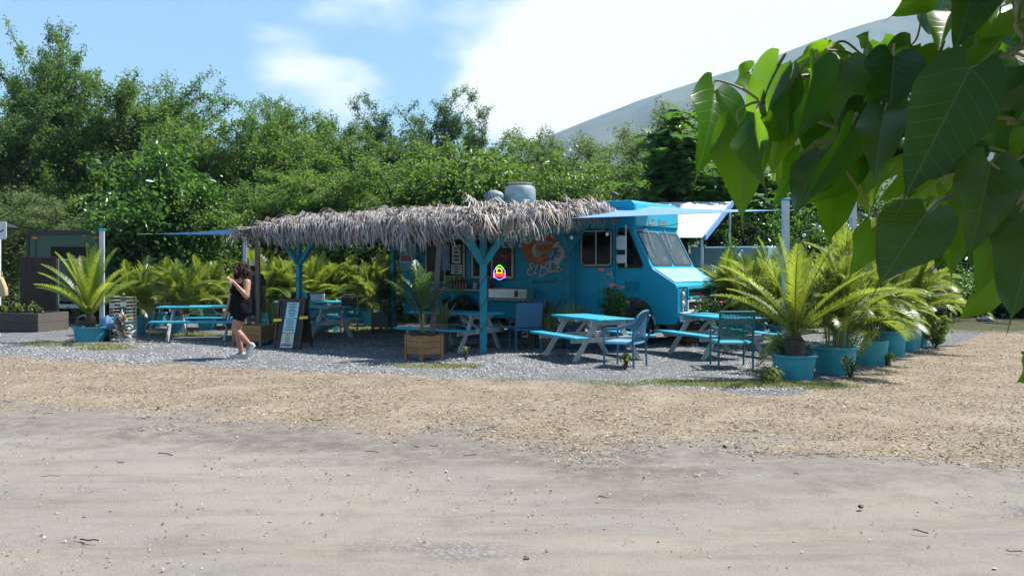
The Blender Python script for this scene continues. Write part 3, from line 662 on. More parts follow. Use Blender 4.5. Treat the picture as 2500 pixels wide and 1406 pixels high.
def crom(pts, k=6):
    P = [Vector(p) for p in pts]; P = [2*P[0]-P[1]] + P + [2*P[-1]-P[-2]]; out = []
    for i in range(1, len(P)-2):
        for j in range(k):
            t = j/k; a, b, c, d = P[i-1:i+3]
            out.append(.5*((2*b) + (c-a)*t + (2*a-5*b+4*c-d)*t*t + (3*b-a-3*c+d)*t**3))
    out.append(P[-2]); return out
def ribbon(a, pts, w, f, lift, mi=0):
    """flat brush stroke of width w through 2-D points, mapped by f(x, z)"""
    c = crom([(p[0], p[1], 0) for p in pts]); n = len(c); vs = []; fs = []
    for i, p in enumerate(c):
        t = (c[min(i+1, n-1)]-c[max(i-1, 0)]).normalized(); s_ = Vector((-t.y, t.x, 0)); u = i/(n-1)
        ww = w*(.55+.45*math.sin(math.pi*min(1, max(0, u*.9+.08))))/2
        vs += [f(p.x+s_.x*ww, p.y+s_.y*ww), f(p.x-s_.x*ww, p.y-s_.y*ww)]
    for i in range(n-1): fs.append((2*i, 2*i+1, 2*i+3, 2*i+2))
    a.add([Vector(v) for v in vs], fs, mi)
# script "El Blue"
EB = [[(.27, .86), (.14, .92), (.07, .78), (.19, .64), (.10, .60), (-.04, .42), (.02, .22), (.18, .20), (.30, .38)],
      [(.30, .38), (.44, .72), (.50, .92), (.44, .92), (.36, .60), (.32, .34), (.38, .26), (.46, .36)],
      [(.66, .90), (.62, .60), (.56, .12)],
      [(.54, .78), (.64, .94), (.80, 1.0), (.90, .90), (.82, .70), (.64, .58), (.82, .58), (.90, .40), (.80, .20), (.62, .08), (.48, .08)],
      [(.92, .34), (1.02, .62), (1.10, .92), (1.05, .96), (.98, .62), (.95, .36), (1.0, .28), (1.07, .36)],
      [(1.10, .64), (1.06, .42), (1.12, .28), (1.22, .42), (1.27, .64), (1.23, .42), (1.27, .30), (1.35, .40)],
      [(1.37, .46), (1.46, .54), (1.47, .64), (1.40, .64), (1.36, .46), (1.40, .30), (1.50, .30), (1.60, .46)]]
def eb(lift): return lambda x, z: (3.80 + x*.56, -1.1-lift, 1.38 + z*.36 + x*.035)
for nm, w, lift, mt in (('lettering_shadow', .16, .002, 'dark_blue_print'), ('lettering', .085, .0045, 'white_print')):
    a = MB()
    for st in EB: ribbon(a, st, w, eb(lift), 0)
    tag(a.build(nm, M[mt], truck), 'white script reading El Blue' if nm == 'lettering' else None)
put_text('lettering', 'Maui Hawaii', .115, (4.22, -1.1-.003, 1.31), (1, 0, .04), (0, 0, 1), M['dark_blue_print'], truck, shear=.35, offset=.003, spacing=1.15)
for nm, off, lift, mt in (('lettering_shadow', .014, .003, 'dark_blue_print'), ('lettering', .002, .006, 'white_print')):
    put_text(nm, 'Fish', .26, (3.86, -1.1-lift, 2.50), (1, 0, .12), (-.12, 0, 1), M[mt], truck, shear=.45, offset=off)
    put_text(nm, 'in', .26, (4.52, -1.1-lift, 2.44), (.96, 0, -.28), (.28, 0, .96), M[mt], truck, shear=.45, offset=off)
    for wd_, yy in (('Baja', -.33), ('Tacos', .22)): put_text(nm, wd_, .185, (6.4905+lift, yy, 2.61), (0, 1, 0), (0, 0, 1), M[mt], truck, shear=.4, offset=off)
# round emblem: an orange curled shrimp shape over a white splash and a blue wave
def es(lift): return lambda x, z: (4.15 + x*.60, -1.1-lift, 2.02 + z*.36)
a = MB(); out_ = [(-.98, .45), (-1.05, .20), (-.80, .14), (-.62, -.05), (-.60, -.5), (-.38, -.88), (-.1, -.92), (.15, -.85), (.5, -.8), (.72, -.95), (.85, -.72), (1.05, -.35), (1.08, .1), (.95, .45), (.65, .72), (.3, .92), (0, .95), (-.3, .92), (-.48, .70), (-.55, .52), (-.72, .55), (-.80, .75), (-.92, .70)]
pts = [(p.x, p.y) for p in crom([(x, z, 0) for x, z in out_ + out_[:1]], 4)][:-1]
a.prism(pts, es(.0005), es(.002)); a.build('emblem_backing', M['white_print'], truck)
a = MB(); pts = [(x*.9+.12, z*.82) for x, z in pts]; a.prism(rrect(.3, .02, 1.1, 1.5, .5, 8), es(.002), es(.0035)); a.build('emblem_field', M['trailer'], truck)
a = MB(); ribbon(a, [(-.5, .35), (-.62, 0), (-.45, -.5), (-.1, -.72), (.15, -.5), (.05, -.25)], .46, es(.0052), 0)
ribbon(a, [(-.5, .30), (-.2, .62), (.2, .78), (.6, .55), (.95, .35)], .30, es(.0056), 0)
ribbon(a, [(-.45, .30), (-.72, .22), (-.88, .50)], .24, es(.0060), 0); ribbon(a, [(-.2, .15), (.2, .12), (.5, .28)], .42, es(.0064), 0); a.build('emblem_shrimp', M['orange_paint'], truck)
a = MB()
for k in range(5): ribbon(a, [(-.56+.10*k, -.05-.16*k), (-.36+.10*k, .02-.13*k)], .045, es(.0082), 0)
for (x0, z0, x1, z1) in ((.45, .1, .95, .25), (.5, -.1, 1.0, -.05), (.5, -.25, .95, -.35), (.4, -.4, .8, -.7), (.55, .2, .85, .5)): ribbon(a, [(x0, z0), ((x0+x1)/2, (z0+z1)/2+.05), (x1, z1)], .13, es(.0086), 0)
a.build('emblem_splash', M['white_print'], truck)['kind'] = 'stuff'
a = MB(); ribbon(a, [(.1, -.6), (.45, -.55), (.62, -.2), (.5, .1)], .12, es(.0105), 0); ribbon(a, [(.72, .1), (.65, -.15), (.85, -.3)], .10, es(.0108), 0); a.build('emblem_wave', M['ink_blue'], truck)

# on the truck's window wall: papers, signs --------------------------------
def sheet(name, label, cat, x0, x1, z0, z1, mt, lift=.03, lines=0, ink='ink', group=None):
    t = thing(name, label, cat, tw((x0+x1)/2, -1.1-lift, (z0+z1)/2), -TH, group)
    a = MB(); a.box((0, 0, 0), (x1-x0, .004, z1-z0)); a.build('sheet', M[mt], t)
    if lines:
        a = MB(); r = random.Random(int(x0*100)); h = (z1-z0)*.84/lines
        for k in range(lines): wdt = (x1-x0)*r.uniform(.4, .8); a.box((r.uniform(-.05, .05)*(x1-x0), -.004, (z1-z0)*.42-h*(k+.5)), (wdt, .002, h*.5))
        a.build('print', M[ink], t)
    return t
sheet('window_sheet', 'blue panel standing in the open serving hatch', 'panel', 1.28, 1.53, 1.55, 2.15, 'sail')
sheet('window_sheet', 'upper white sheet with a dark picture in the serving hatch', 'poster', 1.60, 1.86, 1.72, 2.16, 'paper', lines=4)
sheet('window_sheet', 'lower white sheet with dark pictures below the tall one in the hatch', 'poster', 1.57, 1.90, 1.46, 1.69, 'paper', .034, lines=3)
sheet('window_sheet', 'yellow green flyer at the back of the counter nearest the hatch', 'flyer', 1.36, 1.62, 1.13, 1.42, 'paper_green', .05, lines=4)
sheet('window_sheet', 'yellow green flyer beside the brown sauce bottles', 'flyer', 1.64, 1.90, 1.13, 1.42, 'paper_green', .052, lines=4)
sheet('window_sheet', 'pale notice at the top of the sliding window near the shrimp emblem', 'notice', 3.08, 3.36, 2.08, 2.32, 'paper_blue', .03, lines=3)
sheet('window_sheet', 'small white notice taped high in the middle of the sliding window', 'notice', 2.82, 3.02, 2.06, 2.30, 'paper', .03, lines=4)
a = MB(); st_ = []
for k in range(10):
    r_ = .16 if k % 2 == 0 else .07; an = math.pi/2 + k*math.pi/5; st_.append((r_*math.cos(an), r_*math.sin(an)))
a.prism(st_, lambda x, z: Vector((x, 0, z)), lambda x, z: Vector((x, -.012, z)))
o = a.build('star_cutout', mat('faded_red_star', (.30, .05, .03), (.22, .04, .03), .7), loc=tw(3.20, -1.125, 1.86), rot=(0, 0, -TH)); tag(o, 'faded red star behind the sliding window glass', 'star decoration')
# lit neon sign
def emis(nm, col, st): return mat(nm, col, col, .4, 5, emit=col, es=st)
neon = thing('neon_sign', 'small lit neon sign reading TACOS with a taco outline in the window', 'neon sign', tw(3.03, -1.16, 1.50), -TH)
def nz_(x, z): return Vector((x, 0, z))
a = MB(); a.box((0, .018, -.04), (.30, .012, .30)); a.build('backing', M['black'], neon)
a = MB(); a.tube([nz_(-.13, .08), nz_(-.16, .04), nz_(-.16, -.10), nz_(0, -.165), nz_(.16, -.10), nz_(.16, .04), nz_(.13, .08)], .006, 6); a.build('blue_tube', emis('neon_blue', (.12, .25, 1.0), 2.2), neon)
a = MB(); a.tube([nz_(-.085, .0), nz_(-.07, .07), nz_(-.03, .11), nz_(.03, .10), nz_(.07, .05), nz_(.085, .0), nz_(-.085, .0)], .008, 6); a.build('orange_tube', emis('neon_orange', (1.0, .28, .02), 3.0), neon)
a = MB(); a.tube([nz_(-.11+.22*k/14, .09+.075*math.sin(math.pi*k/14)+.014*(k % 2)) for k in range(15)], .006, 6); a.build('green_tube', emis('neon_green', (.15, 1.0, .08), 2.2), neon)
vs, fs = text_geo('TACOS', .105, 0, .004, 1.0); a = MB(); a.add([nz_(x, z-.055) for x, z in vs], fs)
me = bpy.data.meshes.new('letters'); me.from_pydata([tuple(q) for q in a.v], [], a.f); link('letters', me, emis('neon_red', (1.0, .03, .03), 3.0), neon, loc=(0, -.006, 0))
# box sign with a tube taco outline at the rear end of the truck
bs_ = thing('taco_box_sign', 'pale blue box sign with a white taco outline at the rear end of the truck', 'sign', tw(.30, -1.20, 1.87), -TH)
a = MB(); a.prism(rrect(0, 0, .54, .66, .07), lambda x, z: Vector((x, -.08, z)), lambda x, z: Vector((x, .10, z))); a.build('box', mat('pale_blue_box', (.10, .33, .46), (.08, .28, .40), .5), bs_, bevel=.012)
wn = mat('unlit_white_tube', (.75, .8, .8), (.7, .75, .75), .3)
a = MB(); a.tube([Vector((.20*math.cos(math.pi*k/14)-.03, -.10, -.12+.32*math.sin(math.pi*k/14))) for k in range(15)] + [Vector((-.23, -.10, -.12)), Vector((.17, -.10, -.12))], .009, 6)
a.tube([Vector((.20*math.cos(math.pi*k/14)+.04, -.10, -.10+.34*math.sin(math.pi*k/14))) for k in range(11)], .008, 6); a.build('taco_outline', wn, bs_)
put_text('letters', 'TACOS', .12, (-.03, -.098, -.03), (1, 0, 0), (0, 0, 1.3), M['ink_red'], bs_, offset=.004)
# things on the counter
def bottle(name, label, p, r, h, mt, capm, group=None, cat='bottle'):
    t = thing(name, label, cat, p, 0, group)
    a = MB(); a.lathe([(0, 0), (r, 0), (r, h*.6), (r*.75, h*.7), (r*.36, h*.82), (r*.36, h*.92)], 12, cap=False); a.build('body', mt, t, smooth=35)
    a = MB(); a.lathe([(r*.42, h*.90), (r*.42, h), (0, h)], 10); a.build('cap', capm, t)
    return t
hot = mat('hot_sauce_red', (.16, .035, .015), (.11, .025, .012), .2); brown = mat('brown_sauce', (.09, .045, .02), (.06, .03, .015), .2); bluep = mat('blue_plastic_cup', (.03, .07, .32), (.025, .06, .27), .4); clearp = mat('pale_plastic_tub', (.4, .45, .45), (.34, .38, .38), .3)
for k, (x, r, h, mt, lb) in enumerate(((1.76, .035, .26, brown, 'brown sauce bottle first in the row of sauces on the counter'), (1.86, .034, .24, hot, 'short red sauce bottle between the brown bottles on the counter'), (1.94, .036, .29, brown, 'tallest brown bottle in the row of sauces'), (2.02, .033, .25, hot, 'red sauce bottle just past the tallest brown one'), (2.11, .035, .27, hot, 'dark red sauce bottle near the end of the sauce row'), (2.19, .034, .25, brown, 'last brown bottle of the sauce row, nearest the shelter post'))):
    bottle('sauce_bottle', lb, tw(x, -1.34, 1.1175), r, h, mt, M['black'], 'sauce bottles on the counter')
def cup(label, p, r, h, mt, cat='cup', name='cup'):
    a = MB(); a.lathe([(0, 0), (r*.8, 0), (r, h), (r*.9, h), (r*.72, h*.1), (0, h*.1)], 16); o = a.build(name, mt, smooth=35); o.location = p; return tag(o, label, cat)
cup('blue plastic cup on the counter by the green flyers', tw(1.42, -1.36, 1.1175), .065, .15, bluep)
cup('shallow pale tub on the counter in front of the flyers', tw(1.62, -1.38, 1.1175), .11, .05, clearp, 'tub', 'tub')
cup('pale paper cup on the counter past the shelter post', tw(2.45, -1.32, 1.1175), .055, .14, M['paper'])
cup('dark red napkin tub at the end of the counter', tw(2.66, -1.32, 1.1175), .10, .14, hot, 'tub', 'tub')
a = MB(); a.box((0, 0, .12), (.26, .12, .24)); a.box((0, 0, .26), (.2, .1, .05)); o = a.build('card_reader', M['black'], loc=tw(2.82, -1.36, 1.1175), rot=(0, 0, -TH)); tag(o, 'dark upright counter device under the neon sign', 'counter device')
wc = thing('food_warmer', 'long stainless food warmer on the shelf below the shrimp emblem', 'food warmer', tw(3.46, -1.30, .916), -TH)
a = MB(); a.box((0, 0, .12), (1.05, .34, .22)); a.build('case', M['alu'], wc, bevel=.012)
a = MB(); a.box((.26, -.172, .12), (.10, .012, .14)); a.build('control_panel', M['black'], wc)
for k in range(5): a = MB(); a.box((.42, -.173, .06+.028*k), (.16, .008, .010)); a.build('vent_slot', M['black'], wc)
# lattice skirt under the truck
lat = thing('lattice_skirt', 'white criss-cross lattice panel closing the gap under the truck', 'lattice', tw(4.75, -1.13, 0), -TH)
a = MB(); a.box((0, 0, .50), (2.2, .03, .04)); a.box((0, 0, .06), (2.2, .03, .04)); a.build('rail', M['white_wood'], lat)
for s_ in (-1, 1):
    for k in range(16):
        x = -1.3 + k*.145; x0, x1 = x, x + .44; z0, z1 = (.06, .50) if s_ > 0 else (.50, .06)
        if x0 < -1.1: f_ = (-1.1-x0)/.44; z0 += (z1-z0)*f_; x0 = -1.1
        if x1 > 1.1: f_ = (x1-1.1)/.44; z1 -= (z1-z0)*f_*.9; x1 = 1.1
        if x1-x0 < .06: continue
        a = MB(); a.beam((x0, .008*s_, z0), (x1, .008*s_, z1), .008, .032, up=(0, 1, 0)) if False else a.beam((x0, .008*s_, z0), (x1, .008*s_, z1), .012, .032, up=(0, 0, 1)); a.build('slat', M['white_wood'], lat)
# ------------------------------------------------------------------ thatched shelter
BK = -FW                                            # along the truck towards its rear
NC = Vector((-.54, 16.6, 0))                        # foot of the nearest post
shelter = thing('thatched_shelter', 'open timber shelter with shaggy dried palm thatch in front of the truck', 'shelter', NC, 0)
def sl(t, d, z): return BK*t + LEFT*d + Vector((0, 0, z))     # along the front edge, away from the camera, up
def rz(d): return 2.42 + .105*(d+.45)
R35 = Matrix.Rotation(-TH, 3, 'Z')
for nm_t, nm_d in ((0, 0), (5.1, 0), (0, 3.05), (5.1, 3.05)):
    a = MB(); p = sl(nm_t, nm_d, 0); top = rz(nm_d)-.12
    a.box(p + Vector((0, 0, top/2)), (.105, .105, top), R35); post = a.build('post', M['turq_post'], shelter, bevel=.006)
    for dr, ok in ((BK, nm_t < 3), (-BK, True), (LEFT, nm_d < 1), (-LEFT, nm_d > 1)):
        if not ok and dr in (BK, LEFT): continue
        q = p + dr*.52; a = MB(); up_ = Vector((0, 0, 1))
        a.beam(p + up_*(top-.62) + dr*.04, q + up_*(top-.05), .085, .10); a.build('brace', M['turq_post'], shelter, bevel=.005)
    a = MB(); pts = []
    for k in range(50):
        an = k*.62; z = .15 + k*.043
        if z > top-.3: break
        e = .060/max(abs(math.cos(an)), abs(math.sin(an))); e = min(e, .074); pts.append(p + R35 @ Vector((math.cos(an)*e, math.sin(an)*e, z)))
    a.tube(pts, .007, 5); a.build('light_cable', M['dark_blue_print'], shelter)
for d in (0, 3.05):
    a = MB(); a.beam(sl(-.5, d, rz(d)-.07), sl(6.0, d, rz(d)-.07), .09, .14); a.build('beam', M['turq_post'], shelter, bevel=.006)
for k in range(10):
    t = -.4 + k*.70; a = MB(); a.beam(sl(t, -.4, rz(-.4)+.03), sl(t, 3.2, rz(3.2)+.03), .05, .07); a.build('rafter', M['wood_grey'], shelter)
# two rough props standing in planter boxes
for (b, t_) in ((Vector((-1.42, 15.45, .25)), Vector((-1.32, 16.55, 2.5))), (gnd(632, 838)+Vector((0, 0, .2)), at(628, 590, 19.0))):
    a = MB(); a.beam(b-NC, t_-NC, .09, .09); a.build('prop_post', M['wood_grey'], shelter, bevel=.006)
a = MB(); a.prism([(-.55, -.40), (6.05, -.40), (6.05, 3.22), (-.9, 3.22)], lambda t, d: sl(t, d, rz(d)+.070), lambda t, d: sl(t, d, rz(d)+.10)); a.build('roof_mat', M['thatch_core'], shelter)
# dried fronds: a rib lying along the edge with leaflets hanging to one side
def dry_frond(seed, L=1.7, n=46, hang=.62, lean=.35, lift=.0):
    r = random.Random(seed); vs = []; fs = []; var = []
    def addq(p, w, v0):
        b = len(vs)
        for i, (q, ww) in enumerate(zip(p, w)):
            s_ = Vector((1, .15*r.uniform(-1, 1), .3*r.uniform(-1, 1)))*ww/2
            vs.append(q-s_); vs.append(q+s_); var.extend([v0, v0])
        for i in range(len(p)-1): fs.append((b+2*i, b+2*i+1, b+2*i+3, b+2*i+2))
    for i in range(n):
        u = i/(n-1); x = (u-.5)*L; hl = hang*(.55+.45*math.sin(math.pi*(.12+.8*u)))*r.uniform(.7, 1.12)
        ln = lean + r.gauss(0, .34); v0 = min(.99, max(0, r.gauss(.5, .24)))
        if r.random() < .05: v0 = .97
        out = r.uniform(.10, .26)
        base = Vector((x, .0, r.uniform(-.01, .03))); m1 = base + Vector((ln*hl*.28, -out*.8, .02-.12*hl*r.random()))
        m2 = base + Vector((ln*hl*.65, -out*1.15, -hl*.52)); tip = base + Vector((ln*hl*(.95+r.gauss(0, .15)), -out*(1.1+r.gauss(0, .25)), -hl))
        w0 = r.uniform(.024, .052); addq([base, m1, m2, tip], [w0*.8, w0, w0*.9, w0*.25], v0)
    b = len(vs)
    for x in (-L/2, L/2):
        for (y, z) in ((.015, .0), (-.015, .0), (0, .03)): vs.append(Vector((x, y, z))); var.append(.35)
    fs += [(b, b+1, b+4, b+3), (b+1, b+2, b+5, b+4), (b+2, b, b+3, b+5)]
    return np_mesh('dried_frond', np.array([tuple(v) for v in vs]), np.array(fs), var)
DF = [dry_frond(s, 1.7, 46, h, l) for s, h, l in ((1, .62, .55), (2, .66, .9), (3, .58, .25), (4, .72, .7), (5, .60, -.25), (6, .55, .1))]
for m_ in DF: m_.materials.append(M['thatch'])
rr_ = random.Random(5)
def put_frond(p, outdir, pitch, k, sc):
    ang = math.atan2(outdir.y, outdir.x) + math.pi/2            # local -Y points outwards
    o = link('dried_frond', DF[k], None, shelter, p, (0, 0, 0), sc)
    o.rotation_euler = (Matrix.Rotation(ang, 3, 'Z') @ Matrix.Rotation(pitch, 3, 'X') @ Matrix.Rotation(rr_.gauss(0, .16), 3, 'Y')).to_euler(); return o
# front edge, then left end and right end; inner rows lie flatter up the slope
for row in range(5):
    d = -.44 + row*.15; t = -.7
    while t < 5.6:
        k = rr_.choice((0, 1, 3, 2, 3, 1)) if t > .9 else rr_.choice((2, 4, 5, 2))
        put_frond(sl(t, d+rr_.uniform(-.05, .05), rz(d)+.10+.035*row+rr_.uniform(-.02, .03)), -LEFT, -.12*row - .05+rr_.uniform(-.08, .10), k, rr_.uniform(.58, .78)*(1.0 if row < 3 else .85)); t += rr_.uniform(.26, .38)
for row in range(4):
    d = -.4
    while d < 3.12:
        t = -.60 + row*.17 - .15*max(0, d)
        put_frond(sl(t, d, rz(d)+.10+.03*row+rr_.uniform(-.02, .03)), -BK, -.14*row+rr_.uniform(-.12, .12), rr_.choice((2, 4, 5, 5)), rr_.uniform(.68, .88)*(1 if d < 1.0 else .86 if d < 1.8 else .74)); d += rr_.uniform(.28, .42)
for row in range(2):
    t = 6.1 - row*.18; d = -.3
    while d < 3.1:
        put_frond(sl(t, d, rz(d)+.08+.04*row), BK, -.14*row+rr_.uniform(-.1, .1), rr_.choice((0, 2, 4, 5)), rr_.uniform(.7, .9)); d += rr_.uniform(.45, .6)
for k in range(34):                                           # loose fronds lying on the roof
    d = rr_.uniform(.7, 3.0); t = rr_.uniform(-.2, 5.6)
    put_frond(sl(t, d, rz(d)+.11+rr_.uniform(0, .04)), (-LEFT*1.0 + BK*rr_.uniform(-.6, .6)).normalized(), -1.15+rr_.uniform(-.15, .25), rr_.choice(range(6)), rr_.uniform(.7, 1.0))
# wire netting on the roof ridge
a = MB()
for k in range(14): a.tube([sl(3.2+.16*k, 2.9, rz(2.9)+.15), sl(3.28+.16*k, 3.3, rz(3.3)+.27+.02*math.sin(k))], .005, 4)
for k in range(4): a.tube([sl(3.2+.24*j, 2.9+.13*k, rz(3)+.16+.035*k+.012*math.sin(j*2)) for j in range(10)], .005, 4)
a.build('roof_netting', M['cage_wire'], shelter)

# string lights --------------------------------------------------------------
def string_lights(label, pts, bulbs, sag=.12):
    st = thing('string_lights', label, 'string lights', pts[0]); o0 = Vector(pts[0]); a = MB(); line = []
    for p, q in zip(pts[:-1], pts[1:]):
        p, q = Vector(p), Vector(q)
        for k in range(9): u = k/9; line.append(p.lerp(q, u) - Vector((0, 0, sag*4*u*(1-u))) - o0)
    line.append(Vector(pts[-1])-o0); a.tube(line, .006, 5); a.build('cable', M['wire'], st)
    for u in bulbs:
        p = line[int(u*(len(line)-1))]
        a = MB(); a.lathe([(.012, 0), (.016, -.01), (.016, -.045), (.012, -.05)], 8, p); a.build('socket', M['black'], st)
        a = MB(); a.ell(p + Vector((0, 0, -.083)), (.036, .036, .042), 12); a.build('bulb', M['bulb'], st, smooth=True)
string_lights('bulb string hanging along the shelter edge in front of the emblem', [at(1125, 575, 16.6), at(1232, 572, 16.9), at(1310, 572, 17.3), at(1395, 570, 17.8), at(1482, 562, 18.0), at(1574, 553, 17.8), at(1700, 535, 17.4)], (.17, .34, .5, .67, .84), .05)
string_lights('bulb string between the white poles over the tall potted palms', [at(1915, 520, 17), at(2000, 545, 17.6), at(2083, 520, 19.4)], (.3, .5, .7), .25)

# sails --------------------------------------------------------------------
def sail(label, A, B, C, sag, n=14, name='shade_sail'):
    A, B, C = map(Vector, (A, B, C)); cen = (A+B+C)/3; vs = []; fs = []; idx = {}
    for i in range(n+1):
        for j in range(n+1-i):
            u, v = i/n, j/n; w = 1-u-v; p = A*w + B*u + C*v
            k = (u*v+v*w+w*u)*3; edge = 1-.22*(4*u*w*(1-v)**3 + 4*v*w*(1-u)**3 + 4*u*v*(1-w)**3)*.5
            p = cen + (p-cen)*edge; p.z -= sag*k; idx[i, j] = len(vs); vs.append(p)
    for i in range(n):
        for j in range(n-i):
            fs.append((idx[i, j], idx[i+1, j], idx[i, j+1]))
            if j < n-i-1: fs.append((idx[i+1, j], idx[i+1, j+1], idx[i, j+1]))
    t = thing(name, label, 'shade sail', A)
    me = bpy.data.meshes.new('cloth'); me.from_pydata([tuple(v-A) for v in vs], [], fs)
    for p in me.polygons: p.use_smooth = True
    c = link('cloth', me, M['sail'], t); md = c.modifiers.new('thick', 'SOLIDIFY'); md.thickness = .006
    a = MB()
    for P, Q in ((A, B), (B, C), (C, A)):
        pass
    for P in (A, B, C): a = MB(); a.tube([P-A, P-A+(P-cen).normalized()*.25], .008, 5); a.build('corner_rope', M['rope'], t)
    return t
sail('blue shade sail stretched from the thatch past the truck cab to a white pole', at(1290, 537, 17.3), at(1552, 502, 19.4), at(1905, 514, 17.1), .02)
sail('blue shade sail strip at the far end of the thatch above the picnic table', at(372, 571, 20.6), at(586, 558, 20.2), at(600, 572, 22.6), .02)
def pole(label, base, h, w=.1, capm='turq'):
    t = thing('white_pole', label, 'pole', base)
    a = MB(); a.box((0, 0, h/2), (w, w, h), Matrix.Rotation(.3, 3, 'Z')); a.build('shaft', M['white_post'], t, bevel=.008)
    a = MB(); a.box((0, 0, h+.02), (w+.03, w+.03, .04), Matrix.Rotation(.3, 3, 'Z')); a.build('cap', M[capm], t, bevel=.006)
    return t
pole('tall white square pole behind the potted cycad next to the mesh chair', (5.28, 17.0, 0), 2.93, .11)
pole('white pole showing above the palms farther right', (7.55, 19.5, 0), 3.08, .12, 'black')
pole('white pole with turquoise cap beside the wire cage of bottles', gnd(249, 833), 2.44)
pole('white pole behind the woman at the end of the thatch', (-6.98, 23.0, 0), 2.35)

# ------------------------------------------------------------------ picnic tables
def picnic(label, c, ax, L=1.75, group='turquoise and white picnic tables', wdt=.74):
    t = thing('picnic_table', label, 'picnic table', (c[0], c[1], 0), math.atan2(ax[1], ax[0]), group)
    for k in range(5): a = MB(); pw = wdt/5; a.box((0, (k-2)*pw, .735), (L, pw-.008, .038)); a.build('top_plank', M['turq'], t, bevel=.005)
    for s in (-1, 1):
        for k in range(2): a = MB(); a.box((0, s*(.62+.135*k), .435), (L, .128, .038)); a.build('bench_plank', M['turq'], t, bevel=.005)
    fx = L*.32
    for e in (-1, 1):
        for s in (-1, 1): a = MB(); a.beam((e*fx, s*.66, 0), (e*fx, s*.20, .71), .09, .04, up=(1, 0, 0)); a.build('leg', M['white_wood'], t, bevel=.004)
        a = MB(); a.box((e*(fx+.042), 0, .385), (.04, 1.50, .095)); a.build('bench_rail', M['white_wood'], t, bevel=.004)
        a = MB(); a.box((e*(fx+.042), 0, .675), (.04, wdt*.94, .085)); a.build('top_rail', M['white_wood'], t, bevel=.004)
        a = MB(); a.beam((e*(fx+.02), 0, .40), (e*.12, 0, .70), .06, .035); a.build('diagonal_brace', M['white_wood'], t, bevel=.003)
    a = MB(); a.box((0, 0, .69), (.09, wdt*.85, .05)); a.build('cleat', M['white_wood'], t)
    return t
picnic('picnic table with both ends in full sun behind the rounded wicker chair', (1.44, 15.98), (-.42, .9))
picnic('picnic table beside the teal mesh chair and the potted cycad', (3.78, 16.3), (-.36, .93))
picnic('shaded picnic table behind the nearest turquoise shelter post', (-1.12, 17.62), (-.82, .57), 1.85)
picnic('shaded picnic table behind the sandwich board under the thatch', (-4.55, 20.1), (-.82, .57), 1.8)
picnic('picnic table to the left of the woman in black', (-6.95, 19.95), (1, .03), 1.95)
picnic('farthest picnic table against the row of palms, past the wooden prop', (-5.15, 22.6), (1, -.05), 1.8)
for c_, r_ in (((1.02, 15.2), .3), ((2.3, 15.75), .4), ((3.4, 15.42), .2)):
    a = MB(); a.box((0, 0, .012), (.24, .1, .03)); o = a.build('shim_board', M['wood_grey'], loc=(c_[0]-.08, c_[1]-.09, .0), rot=(0, 0, r_), bevel=.004)
    tag(o, {1.02: 'flat board shim under the leg nearest the rounded chair', 2.3: 'flat board shim under the far leg of the sunlit table', 3.4: 'flat board shim under the table leg by the mesh chair'}[c_[0]], 'board')

